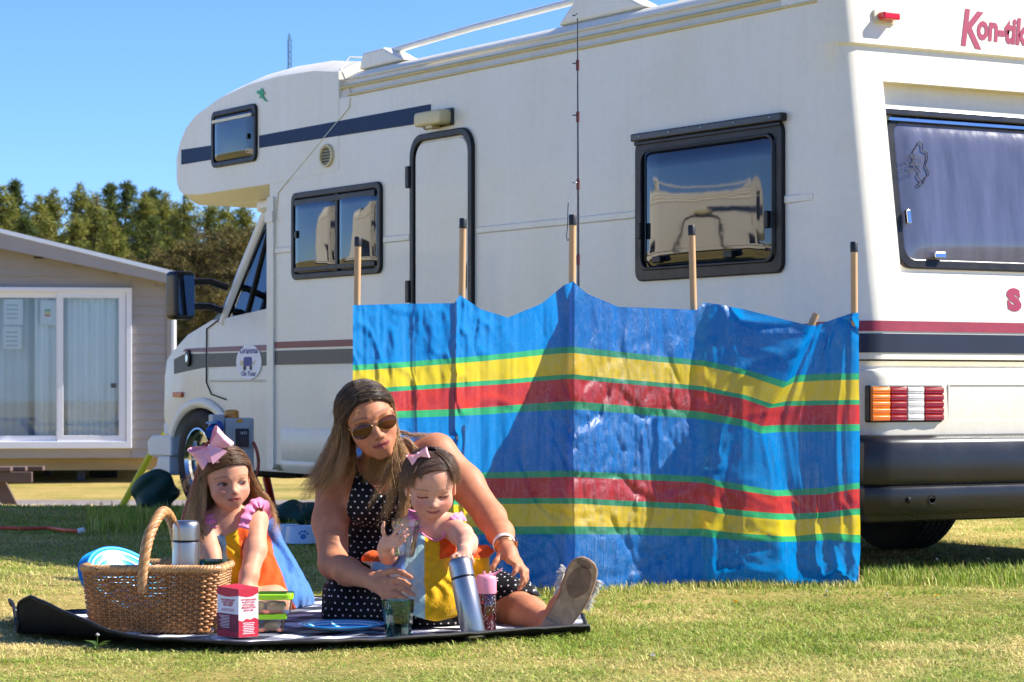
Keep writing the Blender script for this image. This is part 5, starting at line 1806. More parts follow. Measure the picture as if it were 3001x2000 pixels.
# pink spoon handle poking out of the basket
sp0 = [at(330, 1318, 7.66), at(345, 1306, 7.66), at(360, 1300, 7.66), at(371, 1302, 7.66), at(366, 1309, 7.66), at(345, 1314, 7.66)]
o_ = MB().tube(smoothpath(sp0, 6), .0035, 6).build('child_spoon', mat('pink_plastic', S(232, 96, 120), .4, var=(30, .06)), smooth=60)
tag(o_, 'pink plastic spoon handle poking out of the basket', 'spoon')

# food boxes with lime lids
m_box = glassmat('frosted_polypropylene', S(236, 238, 234), rough=.2)
m_lime = mat('lime_lid', S(156, 214, 20), .35, var=(10, .06))
m_food = mat('sandwich_bread', S(206, 168, 128), .85, var=(30, .3), bump=(60, .4))
def food_box(c, w_, d_, h, rot, label):
    t = thing('food_box', label, 'food box', c, rot, 'lunch boxes with lime lids')
    o1, o2 = rrect(-w_ * .46, -d_ * .46, w_ * .46, d_ * .46, .015), rrect(-w_ / 2, -d_ / 2, w_ / 2, d_ / 2, .018)
    n = len(o1)
    MB().add([(x, y, 0) for x, y in o1] + [(x, y, h) for x, y in o2], [tuple(range(n))[::-1]] + [(i, (i + 1) % n, n + (i + 1) % n, n + i) for i in range(n)]).build('tub', m_box, t, smooth=50)
    MB().ring(rrect(-w_ / 2 - .003, -d_ / 2 - .003, w_ / 2 + .003, d_ / 2 + .003, .02), rrect(-w_ / 2 + .018, -d_ / 2 + .018, w_ / 2 - .018, d_ / 2 - .018, .012), lambda x, y, z: (x, y, z), h - .006, h + .010).build('lid', m_lime, t, bevel=.003)
    MB().prism(rrect(-w_ / 2 + .017, -d_ / 2 + .017, w_ / 2 - .017, d_ / 2 - .017, .012), lambda x, y, z: (x, y, z), h - .002, h + .004).build('lid_panel', m_box, t)
    for s_ in (-1, 1):
        MB().box((s_ * w_ * .2 - w_ * .17, -d_ * .36, .004), (s_ * w_ * .2 + w_ * .17, d_ * .36, h * .62)).build('sandwich', m_food, t, bevel=.01)
    return t
g0 = at(606, 1466, 7.56)
food_box((g0.x - .01, 7.60, .017), .140, .12, .042, .12, 'lower lunch box of the two stacked behind the red carton')
food_box((g0.x + .002, 7.60, .0715), .160, .13, .046, .05, 'upper lunch box, on top of the other behind the red carton')

# oat biscuit carton
cc0 = Vector((-.783, 7.355, .018))
vl, vr = Vector((-.068, .062, 0)), Vector((.052, .042, 0))
carton = thing('biscuit_carton', 'red and white cardboard biscuit carton standing beside the basket', 'carton', cc0)
m_cardw = mat('white_card', S(232, 226, 222), .5, var=(20, .04))
m_cardr = mat('red_card', S(190, 34, 54), .45, var=(20, .08))
m_cardm = mat('maroon_card', S(122, 22, 48), .45, var=(20, .08))
hC = .138
qd4 = [Vector((0, 0, 0)), vr, vr + vl, vl]
MB().add([tuple(p) for p in qd4] + [tuple(p + Vector((0, 0, hC))) for p in qd4], [(3, 2, 1, 0), (0, 1, 5, 4), (1, 2, 6, 5), (2, 3, 7, 6), (3, 0, 4, 7)]).build('card_sleeve', m_cardw, carton)
tp = [p + Vector((0, 0, hC)) for p in qd4]
MB().add([tuple(tp[0] + Vector((0, 0, .0005))), tuple(tp[1] + Vector((0, 0, .004))), tuple(tp[2] + Vector((0, 0, .010))), tuple(tp[3] + Vector((0, 0, .006))), tuple(tp[0] - Vector((0, 0, .001))), tuple(tp[1]), tuple(tp[2]), tuple(tp[3])], [(0, 1, 2, 3), (4, 5, 1, 0), (5, 6, 2, 1), (6, 7, 3, 2), (7, 4, 0, 3)]).build('top_flap', m_cardr, carton)
def on_face(e, poly, name, m, lift=.0006):
    """patch on a side face; poly in (0..1 along the face, height)"""
    nrm_ = Vector((e.y, -e.x, 0)).normalized()
    if nrm_.y > 0:
        nrm_ = -nrm_
    pts = [tuple(e * a + Vector((0, 0, z)) + nrm_ * lift) for a, z in poly]
    return obj(name, pts, [tuple(range(len(pts)))], m, carton)
def face_text(e, flip, a, z, s_, size, m, bold=.0003, sx=.9):
    eu = e.normalized()
    nrm_ = Vector((eu.y, -eu.x, 0))
    if nrm_.y > 0:
        nrm_ = -nrm_
    xd = -eu if flip else eu
    p = e * a + Vector((0, 0, z)) + nrm_ * .0012
    M = Matrix(((xd.x, 0, nrm_.x, p.x), (xd.y, 0, nrm_.y, p.y), (0, 1, 0, p.z), (0, 0, 0, 1)))
    return text_mesh('lettering', s_, size, m, carton, M, bold=bold, sx=sx, align='CENTER')
on_face(vl, [(0, hC), (1, hC), (1, .122), (.75, .117), (.5, .115), (.25, .117), (0, .120)], 'red_band', m_cardr)
on_face(vr, [(0, hC), (1, hC), (1, .126), (.7, .117), (.4, .115), (0, .120)], 'red_band', m_cardr)
on_face(vl, [(0, .0005), (1, .0005), (1, .068), (.0, .066)], 'maroon_block', m_cardm)
on_face(vl, [(0, .0005), (1, .0005), (1, .016), (.6, .020), (.3, .014), (0, .018)], 'red_block', m_cardr, .001)
on_face(vr, [(0, .0005), (1, .0005), (1, .050), (.8, .056), (.6, .050), (.4, .054), (.2, .046), (0, .050)], 'red_block', m_cardr)
for k, s_ in enumerate(('WHOLEGRAIN OATS', 'PLANT BASED', 'HIGH FIBRE')):
    face_text(vl, True, .5, .104 - .0075 * k, s_, .0082 if k else .0068, m_cardr, sx=.95)
for k, s_ in enumerate(("WE'VE BEEN BAKING", 'IN SCOTLAND', 'WITH FLAIR &', 'IMAGINATION', 'SINCE 1896')):
    face_text(vr, False, .5, .106 - .0078 * k, s_, .0066 if k == 0 else (.0085 if k == 3 else .0074), m_cardr, sx=.86 if k in (0, 3) else .9)
for k in range(7):
    z = .040 - .0050 * k
    on_face(vr, [(.2 + .03 * (k % 2), z), (.8 - .03 * (k % 3), z), (.8 - .03 * (k % 3), z + .0018), (.2 + .03 * (k % 2), z + .0018)], 'small_print', m_cardw, .0012)
for k in range(9):
    z = .060 - .0042 * k
    on_face(vl, [(.42, z), (.90 - .05 * (k % 3), z), (.90 - .05 * (k % 3), z + .0013), (.42, z + .0013)], 'small_print', m_cardw, .0012)
for k in range(3):
    z = .080 - .003 * k
    on_face(vl, [(.2, z), (.8, z), (.8, z + .001), (.2, z + .001)], 'small_print', m_cardr, .0012)

# pink children's bottle
g0 = at(1117, 1467, 7.53)
btl = thing('drink_bottle', 'pink dotted drinking bottle with spout lid next to the leaning flask', 'bottle', (g0.x, 7.53, .016))
m_pinkc = glassmat('pink_tritan', S(236, 186, 196))
m_pinkl = mat('pink_lid', S(240, 150, 172), .4, var=(12, .04))
R_ = .0292
MB().lathe([(R_ * .9, 0), (R_, .004), (R_, .118), (R_ * .93, .122), (R_ * .93, .006), (.0005, .005)], 36, None, caps=False).build('clear_wall', m_pinkc, btl, smooth=40)
MB().lathe([(R_ * .86, .006), (R_ * .88, .050), (.0005, .050)], 24, None).build('squash', mat('red_squash', S(178, 60, 76), .2, var=(9, .2)), btl, smooth=40)
MB().lathe([(R_ * 1.02, .116), (R_ * 1.05, .120), (R_ * 1.05, .158), (R_ * .98, .166), (R_ * .8, .170), (.0005, .171)], 36, None).build('lid', m_pinkl, btl, smooth=40)
MB().tube(smoothpath([(.0, -.005, .166), (.018, -.006, .170), (.034, -.006, .178), (.048, -.006, .190)], 5), [.015, .014, .013, .013, .012, .011, .010, .009, .008, .0075, .007, .0065, .006, .005, .004, .003], 10, flat=.5).build('spout', m_pinkl, btl, smooth=60)
MB().tube([(-.006, -.01, .168), (-.006, -.01, .181)], .004, 8).build('straw_tip', m_pinkl, btl, smooth=60)
dm = MB()
rd = random.Random(3)
for _ in range(190):
    z = .006 + .108 * rd.random() ** 1.25
    a = rd.uniform(0, 6.283)
    r_ = rd.uniform(.0008, .0014)
    c_ = Vector((math.cos(a), math.sin(a), 0))
    u_ = Vector((-math.sin(a), math.cos(a), 0))
    p = c_ * (R_ + .0004) + Vector((0, 0, z))
    n0 = len(dm.v)
    dm.add([p + u_ * r_ * math.cos(b_) + Vector((0, 0, r_ * math.sin(b_))) for b_ in np.linspace(0, 6.283, 7)[:-1]], [(0, 1, 2, 3, 4, 5)])
dm.build('printed_dots', m_cardw, btl, kind='stuff')

# ================================================================ hook-up post and camping odds and ends behind
HD = 12.4
g0 = at(538, 1000, HD)
post = thing('electric_hookup_post', 'grey electric hook-up post with blue plug behind the girl', 'hook-up post', (g0.x, HD, 0), math.radians(16))
m_grey = mat('grey_polycarbonate', S(176, 178, 176), .5, var=(6, .06))
MB().box((-.055, -.07, 0), (.085, .07, .585)).build('housing', m_grey, post, bevel=.008)
MB().box((-.115, -.06, .50), (-.056, .06, .602)).build('socket_hood', m_grey, post, bevel=.006)
MB().box((-.02, -.078, .44), (.065, -.069, .555)).build('window_frame', m_grey, post, bevel=.004)
MB().box((-.008, -.084, .445), (.058, -.0785, .535)).build('breaker_window', mat('smoked_window', S(46, 48, 54), .15, var=(20, .3)), post, bevel=.003)
text_mesh('lettering', '1653', .018, m_cardw, post, Matrix.Translation((.012, -.086, .508)) @ Matrix.Rotation(math.radians(90), 4, 'X'))
MB().box((.0, -.0745, .565), (.028, -.0705, .580)).build('warning_label', mat('orange_label', S(236, 160, 20), .5, var=(30, .05)), post)
MB().lathe([(.034, .585), (.036, .592), (.034, .598), (.036, .604), (.034, .610), (.036, .616), (.026, .624), (.0005, .626)], 20, Matrix.Translation((-.012, 0, 0))).build('beacon_cap', mat('orange_banded_cap', S(224, 120, 40), .4, var=(60, .4, S(236, 200, 90))), post, smooth=50)
m_bluep = mat('blue_plug', S(30, 84, 160), .4, var=(20, .1))
MB().tube([(-.085, -.06, .545), (-.12, -.10, .53), (-.145, -.13, .51)], [.030, .028, .022], 12).build('plug', m_bluep, post, smooth=40)
MB().lathe([(.028, 0), (.028, .008), (.0005, .010)], 16, Matrix.Translation((-.125, -.10, .56))).build('plug_flap', mat('pale_blue_flap', S(110, 170, 214), .4, var=(20, .06)), post, smooth=40)
m_orange = mat('orange_cable', S(206, 78, 42), .5, var=(12, .12))
pts = [at(x, y, d) for x, y, d in ((487, 1012, 12.25), (470, 1026, 12.22), (462, 1050, 12.2), (452, 1090, 12.2), (440, 1130, 12.15), (426, 1170, 12.05), (416, 1215, 11.9))]
cb_ = MB().tube(smoothpath(pts, 8), .0085, 8).build('mains_cable', m_orange, smooth=60)
tag(cb_, 'orange mains cable hanging down from the blue hook-up plug', 'cable')
pts = [at(x, y, d) for x, y, d in ((583, 1018, 12.35), (591, 1040, 12.3), (594, 1066, 12.3), (590, 1090, 12.3), (584, 1112, 12.3), (582, 1150, 12.3), (590, 1235, 12.3))]
tag(MB().tube(smoothpath(pts, 8), .0085, 8).build('mains_cable', mat('brown_cable', S(160, 72, 52), .5, var=(12, .12)), smooth=60), 'brown cable curving down the right of the hook-up post', 'cable')
pts = []
for x, y in ((-60, 1212), (0, 1213), (60, 1215), (110, 1214), (150, 1219), (180, 1221)):
    d = F * (CAMZ - .022) / (y - HY)
    pts.append(at(x, y, d))
cb_ = MB().tube(smoothpath(pts, 8), .010, 8).build('cable_on_grass', m_orange, smooth=60)
tag(cb_, 'orange cable lying across the shaded grass on the left', 'cable')
p = pts[-1]
MB().tube([p, p + Vector((.03, -.005, .008))], .014, 10).build('cable_end', m_white, cb_, smooth=60)

# pet bowls
def pet_bowl(x, yb, R_, h, label, paw, m):
    d = F * (CAMZ - .008) / (yb - HY)
    g = at(x, yb, d)
    t = thing('pet_bowl', label, 'pet bowl', (g.x, d, .008), 0, 'pet bowls on the grass')
    MB().lathe([(R_, 0), (R_, .004), (R_ * .86, h), (R_ * .82, h), (R_ * .74, h * .4), (.0005, h * .38)], 32, None).build('shell', m, t, smooth=50)
    if paw:
        m_paw = mat('blue_paw', S(66, 120, 190), .5, var=(30, .06))
        for dx, dz, r_ in ((0, 0, .014), (-.017, .015, .0062), (-.006, .024, .0066), (.008, .024, .0066), (.019, .014, .0062)):
            c_ = (paw * .6 + dx * 1.1) / R_
            n_ = []
            for a in np.linspace(0, 6.283, 13)[:-1]:
                xx, zz = paw + dx + r_ * math.cos(a), h * .42 + dz + r_ * .9 * math.sin(a)
                rr_ = R_ - (R_ * .14) * zz / h + .0012
                n_.append((xx, -math.sqrt(max(1e-6, rr_ ** 2 - xx ** 2)), zz))
            obj('paw_print', n_, [tuple(range(12))], m_paw, t)
    return t
pet_bowl(694, 1248, .084, .080, 'pale blue pet bowl with a paw print behind the woman', .012, mat('pale_blue_bowl', S(186, 208, 232), .35, var=(10, .05)))
pet_bowl(662, 1240, .060, .072, 'small whitish pet bowl left of the paw print bowl', 0, mat('white_blue_bowl', S(206, 220, 236), .35, var=(10, .05)))

# heaps of dark green groundsheet
def heap(name, c, blobs, m, label, cat, seed):
    c = np.array(c)
    lo = np.min([np.array(b_[0]) - max(b_[1]) for b_ in blobs], 0) - .05
    hi = np.max([np.array(b_[0]) + max(b_[1]) for b_ in blobs], 0) + .05
    f = Field(lo, hi, .012)
    for p, r_ in blobs:
        f.ell(p, r_, None, .08)
    f.noise_wrinkle(.014, lambda x, y, z: np.sin(x * 22 + seed + 3 * np.sin(z * 14)) + np.sin(y * 25 + z * 18) + .7 * np.sin((x - z) * 40))
    v_, q_ = f.mesh()
    o_ = obj(name, v_ - c, q_, m, smooth=180)
    o_.location = c
    return tag(o_, label, cat)
m_dgreen = mat('dark_green_canvas', S(18, 66, 54), .6, var=(8, .25), bump=(30, .3))
A3_ = lambda x, y, d: np.array(at(x, y, d))
# ================================================================ canvas, poles and plants
heap('green_bag', (at(360, 1165, 15.4).x, 15.4, 0), [(A3_(360, 1150, 15.4), (.085, .10, .09)), (A3_(345, 1130, 15.42), (.075, .09, .10)), (A3_(375, 1118, 15.42), (.06, .08, .09)), (A3_(330, 1165, 15.4), (.05, .06, .06))], m_dgreen, 'dark green canvas water bag slumped by the front wheel', 'bag', 1.0)
heap('groundsheet', (at(675, 1190, 13.2).x, 13.2, 0), [(A3_(655, 1190, 13.2), (.09, .10, .035)), (A3_(695, 1186, 13.25), (.09, .08, .045)), (A3_(712, 1178, 13.2), (.05, .05, .05))], m_dgreen, 'crumpled dark green groundsheet behind the pet bowls', 'groundsheet', 2.0)
m_yel = mat('yellow_plastic', S(236, 220, 20), .4, var=(8, .06))
pts = [at(380, 996, 16.2), at(347, 1043, 16.15), at(276, 1172, 15.9)]
tag(MB().tube(pts, .021, 10).build('yellow_pole', m_yel, smooth=60), 'bright yellow pole leaning on the motorhome front bumper', 'pole')
tag(MB().tube([at(612, 1098, 16.0), at(626, 1164, 15.9)], .026, 10).build('red_pole', mat('red_paint', S(196, 34, 40), 0.4, var=(10, 0.15)), smooth=60), 'red pole standing on the grass beyond the motorhome skirt', 'pole')
pts = [at(586, 1100, 13.8), at(597, 1122, 13.7), at(612, 1150, 13.6), at(622, 1166, 13.5)]
tag(MB().tube(smoothpath(pts, 6), .014, 8).build('hose', m_dgreen, smooth=60), 'dark green hose hanging under the motorhome beside the red pole', 'hose')

# ---------------------------------------------------------------- taller grass and small weeds
def patch(name, xs, ys, L, w_, label, hook=.45, dry=.15):
    return blades(name, xs, ys, L, w_, label, hook=hook, dry=np.clip(dry + RNG.normal(0, .15, len(xs)), 0, 1))
n = 5200
px_ = RNG.uniform(200, 760, n)
dd = RNG.normal(13.9, .45, n)
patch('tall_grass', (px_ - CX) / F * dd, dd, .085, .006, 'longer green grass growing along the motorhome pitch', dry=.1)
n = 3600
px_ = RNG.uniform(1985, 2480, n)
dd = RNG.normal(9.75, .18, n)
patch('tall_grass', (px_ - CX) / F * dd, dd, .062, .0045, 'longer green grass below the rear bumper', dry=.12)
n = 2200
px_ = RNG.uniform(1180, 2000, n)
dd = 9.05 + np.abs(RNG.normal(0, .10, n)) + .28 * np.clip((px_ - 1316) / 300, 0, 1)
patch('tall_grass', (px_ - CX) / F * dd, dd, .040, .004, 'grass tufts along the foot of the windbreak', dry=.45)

m_stem = mat('green_stem', S(92, 120, 52), .7, var=(20, .2))
m_leafy = mat('weed_leaf', S(96, 128, 56), .6, var=(20, .25))
m_yf = mat('dandelion_yellow', S(240, 200, 20), .7, var=(60, .15))
m_wf = mat('clover_white', S(226, 222, 214), .8, var=(60, .12))
def weed(x, y, h, flower, label, nleaf=6):
    d = F * CAMZ / (y - HY)
    g = at(x, y, d)
    t = thing('flowering_weed', label, 'plant', (g.x, d, 0), RNG.uniform(0, 6), 'small flowers in the lawn')
    bend = RNG.uniform(-.3, .3)
    top_ = Vector((bend * h, RNG.uniform(-.2, .2) * h, h))
    MB().tube([(0, 0, 0), (bend * h * .3, 0, h * .55), tuple(top_)], [.0016, .0013, .0011], 5).build('stem', m_stem, t, smooth=60)
    for k in range(nleaf):
        a = RNG.uniform(0, 6.28)
        L = RNG.uniform(.4, .8) * h + .012
        z0 = RNG.uniform(0, .5) * h
        dv = Vector((math.cos(a), math.sin(a), .5)).normalized()
        sv = Vector((-math.sin(a), math.cos(a), 0))
        b_ = Vector((bend * z0 * .5, 0, z0))
        obj('leaf', [tuple(b_), tuple(b_ + dv * L * .5 + sv * L * .13), tuple(b_ + dv * L + Vector((0, 0, -L * .2))), tuple(b_ + dv * L * .5 - sv * L * .13)], [(0, 1, 2, 3)], m_leafy, t)
    hd_ = MB()
    for k in range(16 if flower == 'y' else 22):
        a, e = RNG.uniform(0, 6.28), RNG.uniform(.0, 1.3)
        dv = Vector((math.cos(a) * math.cos(e), math.sin(a) * math.cos(e), math.sin(e)))
        sv = dv.cross(Vector((.3, .2, 1))).normalized()
        L = .012 if flower == 'y' else .008
        hd_.add([tuple(top_), tuple(top_ + dv * L * .6 + sv * .0026), tuple(top_ + dv * L), tuple(top_ + dv * L * .6 - sv * .0026)], [(0, 1, 2, 3)])
    hd_.build('flower_head', m_yf if flower == 'y' else m_wf, t, kind='stuff')
    return t
weed(222, 1497, .045, 'w', 'small white flower in the lawn before the black blanket corner', 10)
weed(2155, 1382, .018, 'y', 'yellow dandelion in the lawn below the windbreak\'s right end', 4)
weed(2037, 1382, .020, 'w', 'white clover head left of the yellow dandelion', 4)
weed(1900, 1376, .022, 'w', 'white clover head in front of the windbreak\'s right panel', 5)
weed(1690, 1395, .016, 'y', 'low yellow flower in front of the windbreak\'s fourth pole', 4)
weed(2160, 1322, .060, 'w', 'leafy white weed under the rear bumper', 10)
weed(2275, 1318, .055, 'w', 'white weed at the right edge under the bumper', 9)
weed(480, 1478, .035, 'w', 'green weed sprouting at the front edge of the blanket', 9)
weed(1500, 1520, .014, 'w', 'clover head low in the foreground lawn right of the blanket', 5)

# ---------------------------------------------------------------- another motorhome stands out of the picture on the left; it shows in the window panes
van2 = copy_tree(van)
van2.location = (-7.6, 17.6, 0)
van2.rotation_euler = (0, 0, math.radians(168))
van2['label'] = 'second cream motorhome beyond the left edge, seen only in window reflections'
def relax(v, q_, it=1, w=0.5):
    for _ in range(it):
        acc = np.zeros_like(v)
        c = np.zeros(len(v))
        for a, b_ in ((0, 1), (1, 2), (2, 3), (3, 0)):
            np.add.at(acc, q_[:, a], v[q_[:, b_]])
            np.add.at(acc, q_[:, b_], v[q_[:, a]])
            np.add.at(c, q_[:, a], 1)
            np.add.at(c, q_[:, b_], 1)
        v = v * (1 - w) + w * acc / np.maximum(c, 1)[:, None]
    return v

def frame(up, fwd):
    """rows: right, forward, up of a head"""
    u = np.array(up, float)
    u /= np.linalg.norm(u)
    f = np.array(fwd, float)
    f -= u * (f @ u)
    f /= np.linalg.norm(f)
    r = np.cross(f, u)
    return np.stack([r, f, u])

class Head:
    """face and skull in head units (height 1, chin at -0.5)"""
    def __init__(self, c, H, up, fwd, child=0.0):
        self.c, self.H, self.R, self.ch = np.array(c, float), H, frame(up, fwd), child
    def w(self, p):
        return self.c + self.H * (np.array(p) @ self.R)
    def local(self, v):
        return ((np.asarray(v) - self.c) @ self.R.T) / self.H
    def build(self, f, lips=0.0, smile=0.0, brow=1.0):
        H, ch = self.H, self.ch
        L = lambda a, b_: a * (1 - ch) + b_ * ch
        ez = self.ez = L(0.0, -0.085)
        ex = self.ex = L(0.150, 0.165)
        R = self.R
        E = lambda p, r, k=0.05, op='u': f.ell(self.w(p), [x * H for x in r], R, k * H, op)
        C = lambda a, b_, ra, rb, k=0.04, op='u': f.cap(self.w(a), self.w(b_), ra * H, rb * H, k * H, op)
        E((0, -0.06, 0.13), (L(.335, .385), L(.43, .44), L(.365, .375)), 0.05)
        E((0, 0.10, L(-.09, -.12)), (L(.272, .305), L(.275, .285), L(.34, .33)), 0.10)
        E((0, 0.115, L(-.30, -.31)), (L(.205, .215), L(.235, .235), L(.17, .17)), 0.12)
        C((-.05, L(.27, .255), L(-.425, -.425)), (.05, L(.27, .255), L(-.425, -.425)), .062, .062, 0.08)
        for s in (-1, 1):
            E((s * L(.165, .180), L(.215, .190), L(-.13, -.225)), (L(.105, .125), L(.105, .122), L(.11, .120)), 0.13)       # cheek
            C((s * .20, L(.265, .25), ez + .105), (s * .05, L(.330, .315), ez + .095), L(.042, .030), L(.045, .03), 0.06)    # brow
            E((s * ex, L(.385, .375), ez - .005), (.095, .075, .062), 0.07, 's')                                               # socket
            E((s * ex, L(.268, .262), ez), (.084, .062, .058), 0.018)                                                         # eyeball with lids
            C((s * (ex - .075), L(.318, .31), ez + .028), (s * (ex + .078), L(.283, .275), ez + .022), .015, .013, 0.02)   # upper lid
            E((s * L(.335, .375), -.03, L(-.03, -.10)), (.035, .085, .115), 0.02)                                            # ear
            E((s * L(.362, .402), .0, L(-.03, -.10)), (.02, .05, .07), 0.02, 's')
        nz = L(-.165, -.215)
        C((0, L(.335, .305), ez + .02), (0, L(.425, .375), nz + .03), L(.032, .03), L(.045, .042), 0.05)
        E((0, L(.438, .392), nz + .012), (L(.048, .05), .047, .042), 0.03)
        for s in (-1, 1):
            E((s * .050, L(.385, .35), nz), (.036, .042, .032), 0.025)
            E((s * .026, L(.415, .375), nz - .034), (.016, .02, .014), 0.015, 's')
        mz = self.mz = L(-.285, -.315)
        mw = L(.112, .104)
        my = L(.372, .345)
        self.sm = smile
        E((0, my - .060, mz), (L(.125, .15), .080, .095), 0.09)
        lc = [(-mw, my - .055, mz + smile), (-.04, my + .0, mz + .018), (0, my + .008, mz + .012), (.04, my, mz + .018), (mw, my - .055, mz + smile)]
        for a, b_ in zip(lc[:-1], lc[1:]):
            C(a, b_, .017 + lips, .017 + lips, 0.022)
        lc = [(-mw * .8, my - .045, mz - .018 + smile * .6), (0, my + .004, mz - .036), (mw * .8, my - .045, mz - .018 + smile * .6)]
        for a, b_ in zip(lc[:-1], lc[1:]):
            C(a, b_, .021 + lips, .021 + lips, 0.022)
        lc = [(-mw, my - .02, mz + smile), (0, my + .036, mz - .008), (mw, my - .02, mz + smile)]
        for a, b_ in zip(lc[:-1], lc[1:]):
            C(a, b_, .006, .006, 0.012, 's')
    def paint(self, v, col, lip, browc, look=0.0, closed=0.0, blush=0.25, lipw=1.0):
        """colour of lips, brows, eyes and cheeks at the mesh points"""
        p = self.local(v)
        x, y, z = p.T
        near = (np.abs(x) < .5) & (y > .05) & (np.abs(z) < .6)
        def put(m, c):
            m = (np.clip(m, 0, 1) * near)[:, None]
            return col * (1 - m) + np.array(c[:3]) * m
        ch, ez, ex, mz = self.ch, self.ez, self.ex, self.mz
        mw = .112 * (1 - ch) + .104 * ch
        q_ = np.abs(x) / (mw * 1.05)
        zl = z - self.sm * np.clip(q_, 0, 1.1) ** 2
        lipm = (1 - np.clip((np.abs(zl - mz + .008) / (.040 * np.sqrt(np.clip(1 - q_ * q_, 0.02, 1)) * lipw) - .8) * 3, 0, 1)) * (q_ < 1) * (y > .24)
        col = put(lipm * .9, lip)
        col = put((np.abs(zl - mz + .006) < .009) * (q_ < 1.0) * (y > .22) * .75, (lip[0] * .3, lip[1] * .3, lip[2] * .3))
        for s in (-1, 1):
            xx = (x - s * ex) * s
            bz_ = ez + .108 + .02 * np.cos(xx * 12) - .12 * np.clip(xx - .05, 0, 1)
            col = put((np.abs(z - bz_) < .017) * (xx > -.09) * (xx < .115) * .45 * (y > .1), browc)
            ew, eh = .076, .030 * (1 - closed * .8)
            e = (xx / ew) ** 2 + ((z - ez + closed * .02) / eh) ** 2
            fr_ = y > .18
            if closed < .8:
                col = put((e < 1) * fr_ * .92, (.46, .42, .40))
                ix = look
                ir = (x - s * ex - ix) ** 2 + (z - ez) ** 2
                col = put((ir < .034 ** 2) * (e < 1) * fr_, (.055, .035, .025))
                col = put((ir < .015 ** 2) * (e < 1) * fr_, (.006, .005, .005))
            lid = np.abs(z - ez - eh * np.sqrt(np.clip(1 - (xx / ew) ** 2, 0, 1)) * (1 if closed < .8 else -1) + (0.0 if closed < .8 else .0))
            col = put((lid < .015) * (np.abs(xx) < ew * 1.10) * fr_ * .92, (.022, .014, .011))
            bl = np.exp(-(((x - s * .2) / .12) ** 2 + ((z - (-.19 if ch > .5 else -.13)) / .11) ** 2)) * blush * (y > 0)
            col = put(bl, (.66, .16, .12))
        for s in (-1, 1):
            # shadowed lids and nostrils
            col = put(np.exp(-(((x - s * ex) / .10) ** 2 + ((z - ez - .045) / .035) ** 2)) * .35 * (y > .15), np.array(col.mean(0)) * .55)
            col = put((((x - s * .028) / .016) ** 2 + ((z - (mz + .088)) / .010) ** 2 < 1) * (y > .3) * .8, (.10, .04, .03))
        ns = np.exp(-((x / .06) ** 2 + ((z - (mz + .09)) / .05) ** 2)) * (y > .3) * .25 * blush * 2
        return put(ns, (.62, .20, .14))

def hand(f, wrist, palm, fingers, rw, rf, k=0.006):
    """palm as a few flattened capsules, five finger chains"""
    kn = [np.array(p[0]) for p in fingers[1:]]
    wv = np.array(wrist)
    for p in kn:
        f.cap(wv + (p - wv) * .15, p, rw, rf * 1.15, 0.012)
    for a, b_ in zip(kn[:-1], kn[1:]):
        f.cap(a, b_, rf * 1.12, rf * 1.12, 0.008)
    f.cap(wv, np.array(fingers[0][0]), rw * .9, rf * 1.25, 0.012)
    for n_, p in enumerate(fingers):
        m = len(p)
        rs = [rf * (1.12 if n_ == 0 else 1.0) * (1.05 - .30 * i / (m - 1)) for i in range(m)]
        f.chain([np.array(q_) for q_ in p], rs, k)

def nails(v, col, tips, r, c):
    for t, toward in tips:
        d = np.linalg.norm(v - np.array(t), axis=1)
        m = ((d < r) & ((v - np.array(t)) @ np.array(toward) > -0.001))[:, None]
        col = np.where(m, np.array(c[:3]), col)
    return col

